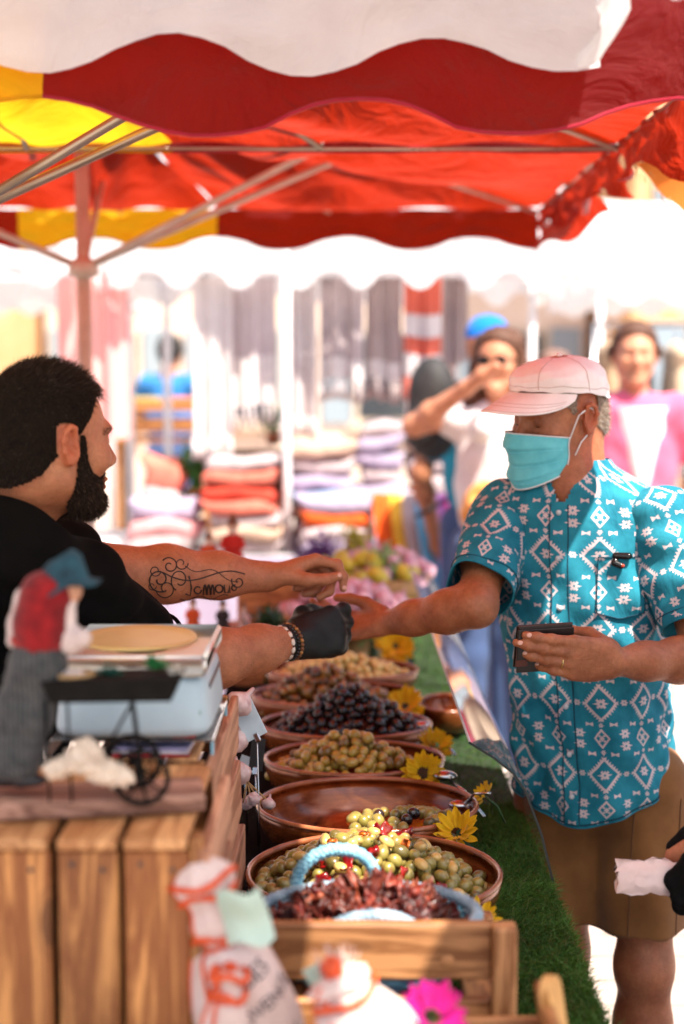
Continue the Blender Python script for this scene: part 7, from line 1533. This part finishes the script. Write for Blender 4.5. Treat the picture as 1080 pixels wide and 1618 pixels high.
# ================================================================== goods farther along our table
PUR = plain('purple_flower', srgb(130, 90, 160), .8, srgb(90, 56, 120), 60); YGR = plain('lemon_skin', srgb(214, 200, 70), .45, srgb(180, 180, 50), 30, vary=.2); PKW = plain('pink_garlic', srgb(224, 190, 196), .55, srgb(190, 140, 160), 40, vary=.15); PGR = plain('pale_green', srgb(150, 190, 130), .5, srgb(100, 150, 90), 30)
def tray(label, cx, cy, z0_, rx, ry):
    t = thing('wicker_tray', label, 'tray', (cx, cy, TZ)); obj('tray_wall', lathe([(.01, z0_ - .05), (rx * .9, z0_ - .05), (rx, z0_ + .01), (rx - .012, z0_ + .012), (rx * .86, z0_ - .035), (.01, z0_ - .035)], 40, (cx, cy, 0), 1, ry / rx), plain('straw', srgb(190, 150, 100), .8), t); obj('tray_stand', lathe([(rx * .5, TZ), (rx * .55, TZ + .005), (rx * .35, z0_ - .05)], 20, (cx, cy, 0), 1, 1), plain('straw', srgb(190, 150, 100), .8), t)
me_g = mesh_from('pink_garlic_bulb', *garlic_vf(.030)); me_g.materials.append(PKW); me_l = mesh_from('lemon', *merge(ball((0, 0, 0), (.038, .028, .028), 14, 9), ball((.038, 0, 0), .008, 8, 6))); me_l.materials.append(YGR)
tray('shallow straw tray heaped with pink garlic behind the olive bowls', .02, 4.28, .92, .22, .19); tray('straw tray of lemons farther along the table', .10, 4.78, .96, .20, .19); tray('straw tray of dried flowers at the table end', -.10, 4.98, .93, .16, .16)
def scatter(me, n, cx, cy, z0_, rx, ry, pk_h, name, label, cat, group):
    pts = poisson(n * 8, lambda: (lambda a, q: (cx + rx * q * math.cos(a), cy + ry * q * math.sin(a)))(RNG.uniform(0, 2 * PI), math.sqrt(RNG.random())), .040)[:n]
    for x, y in pts:
        o = bpy.data.objects.new(name, me); COL.objects.link(o); o.location = (x, y, z0_ + pk_h * max(0, 1 - ((x - cx) / rx) ** 2 - ((y - cy) / ry) ** 2)); o.rotation_euler = Matrix(rnd_rot().tolist()).to_euler(); tag(o, label, cat, group)
scatter(me_g, 60, .02, 4.28, .925, .20, .17, .08, 'pink_garlic_bulb', 'pinkish garlic bulb on the straw tray behind the olive bowls', 'garlic', 'pink garlic on the tray'); scatter(me_g, 22, .13, 4.80, .985, .16, .15, .06, 'white_garlic_bulb', 'pale garlic bulb lying among the lemons', 'garlic', 'garlic among the lemons'); scatter(me_l, 16, .08, 4.76, .97, .18, .17, .08, 'lemon', 'yellow-green lemon on the far straw tray', 'lemon', 'lemons on the far tray')
for i, (px, py, d, r, m, lb) in enumerate(((600, 905, 4.7, .07, PGR, 'pale green leafy bunch by the lemons'), (505, 880, 5.0, .07, PUR, 'purple dried flower bunch at the table end'), (425, 985, 4.0, .05, LEAF, 'dark green leafy bunch left of the pink garlic'), (590, 985, 4.1, .045, PGR, 'small light green bunch right of the glove'), (450, 945, 4.6, .06, PUR, 'lilac dried flower bunch between the two forearms'), (560, 860, 5.1, .06, YGR, 'yellow-green flower bunch at the far table end'))):
    c = P(px, py, d); n = 170; t = thing('flower_bunch', lb, 'flower bunch', (c.x, d, c.z - r)); p = A3(c) + RNG.normal(0, .4, (n, 3)) * r; D = RNG.normal(0, 1, (n, 3)); D[:, 2] = abs(D[:, 2]); V, F, k = strands(p, D, r * .6, r * .12, RNG.normal(0, .4, (n, 3)), 3); obj('blossoms', (V, F), m, t); obj('stalks', tube([(c.x, d, TZ + .01), (c.x, d, c.z)], [r * .4, r * .2], 8), LEAF, t)
def santon(label, px, pb, pt, d, rob, hat_m, group='santon figures on the far table'):
    b, tp = P(px, pb, d), P(px, pt, d); H = tp.z - b.z; t = thing('santon_doll', label, 'figurine', (b.x, d, b.z), group); x, y, z = b.x, d, b.z; k = H / .26
    obj('robe', lathe([(.001, 0), (.055 * k, 0), (.05 * k, .05 * k), (.035 * k, .13 * k), (.03 * k, .165 * k), (.012 * k, .185 * k), (.001, .185 * k)], 20, (x, y, z)), rob, t); obj('head', ball((x, y, z + .205 * k), .024 * k, 14, 10), FSK, t); obj('hat', lathe([(.001, .265 * k), (.010 * k, .255 * k), (.022 * k, .225 * k), (.032 * k, .218 * k), (.001, .216 * k)], 16, (x, y, z)), hat_m, t)
    for s in (-1, 1): obj('arm', tube([(x + s * .03 * k, y, z + .16 * k), (x + s * .045 * k, y - .02 * k, z + .12 * k), (x + s * .015 * k, y - .045 * k, z + .11 * k)], [.014 * k, .013 * k, .010 * k], 8), rob, t)
    obj('beard', ball((x, y - .018 * k, z + .188 * k), (.018 * k, .010 * k, .022 * k), 10, 7), plain('wool', srgb(226, 210, 190), .9), t)
sst = thing('figurine_stand', 'stepped wooden stand for the figurines behind the vendor\'s arms', 'stand', (-.28, 4.4, TZ)); st1 = P(365, 905, 4.4).z; st2 = P(350, 1000, 4.05).z
obj('step', box((-.20, 4.40, (TZ + st1) / 2 + .002), (.24, .20, st1 - TZ), .004), CWX, sst, smooth=False); obj('step', box((-.20, 4.12, (TZ + st2) / 2 + .002), (.30, .26, st2 - TZ), .004), CWX, sst, smooth=False)
santon('red-robed figurine with brown hat between the vendor\'s face and hand', 368, 905, 812, 4.4, cloth('santon_red', srgb(196, 50, 40)), plain('santon_hat', srgb(120, 84, 60), .8)); santon('red-orange figurine left of the red-robed one', 330, 905, 838, 4.42, cloth('santon_orange', srgb(216, 96, 50)), plain('santon_hat', srgb(120, 84, 60), .8))
santon('dark figurine with pale shawl under the tattooed arm', 352, 1000, 945, 4.08, plain('santon_dark', (.03, .025, .025), .8), plain('santon_dark', (.03, .025, .025), .8)); santon('pale figurine at the right of the lower step', 385, 1000, 950, 4.10, cloth('santon_pale', srgb(220, 200, 196)), plain('santon_hat', srgb(120, 84, 60), .8)); santon('orange figurine at the left of the lower step', 305, 1000, 942, 4.10, MATS['santon_orange'], plain('santon_hat', srgb(120, 84, 60), .8))
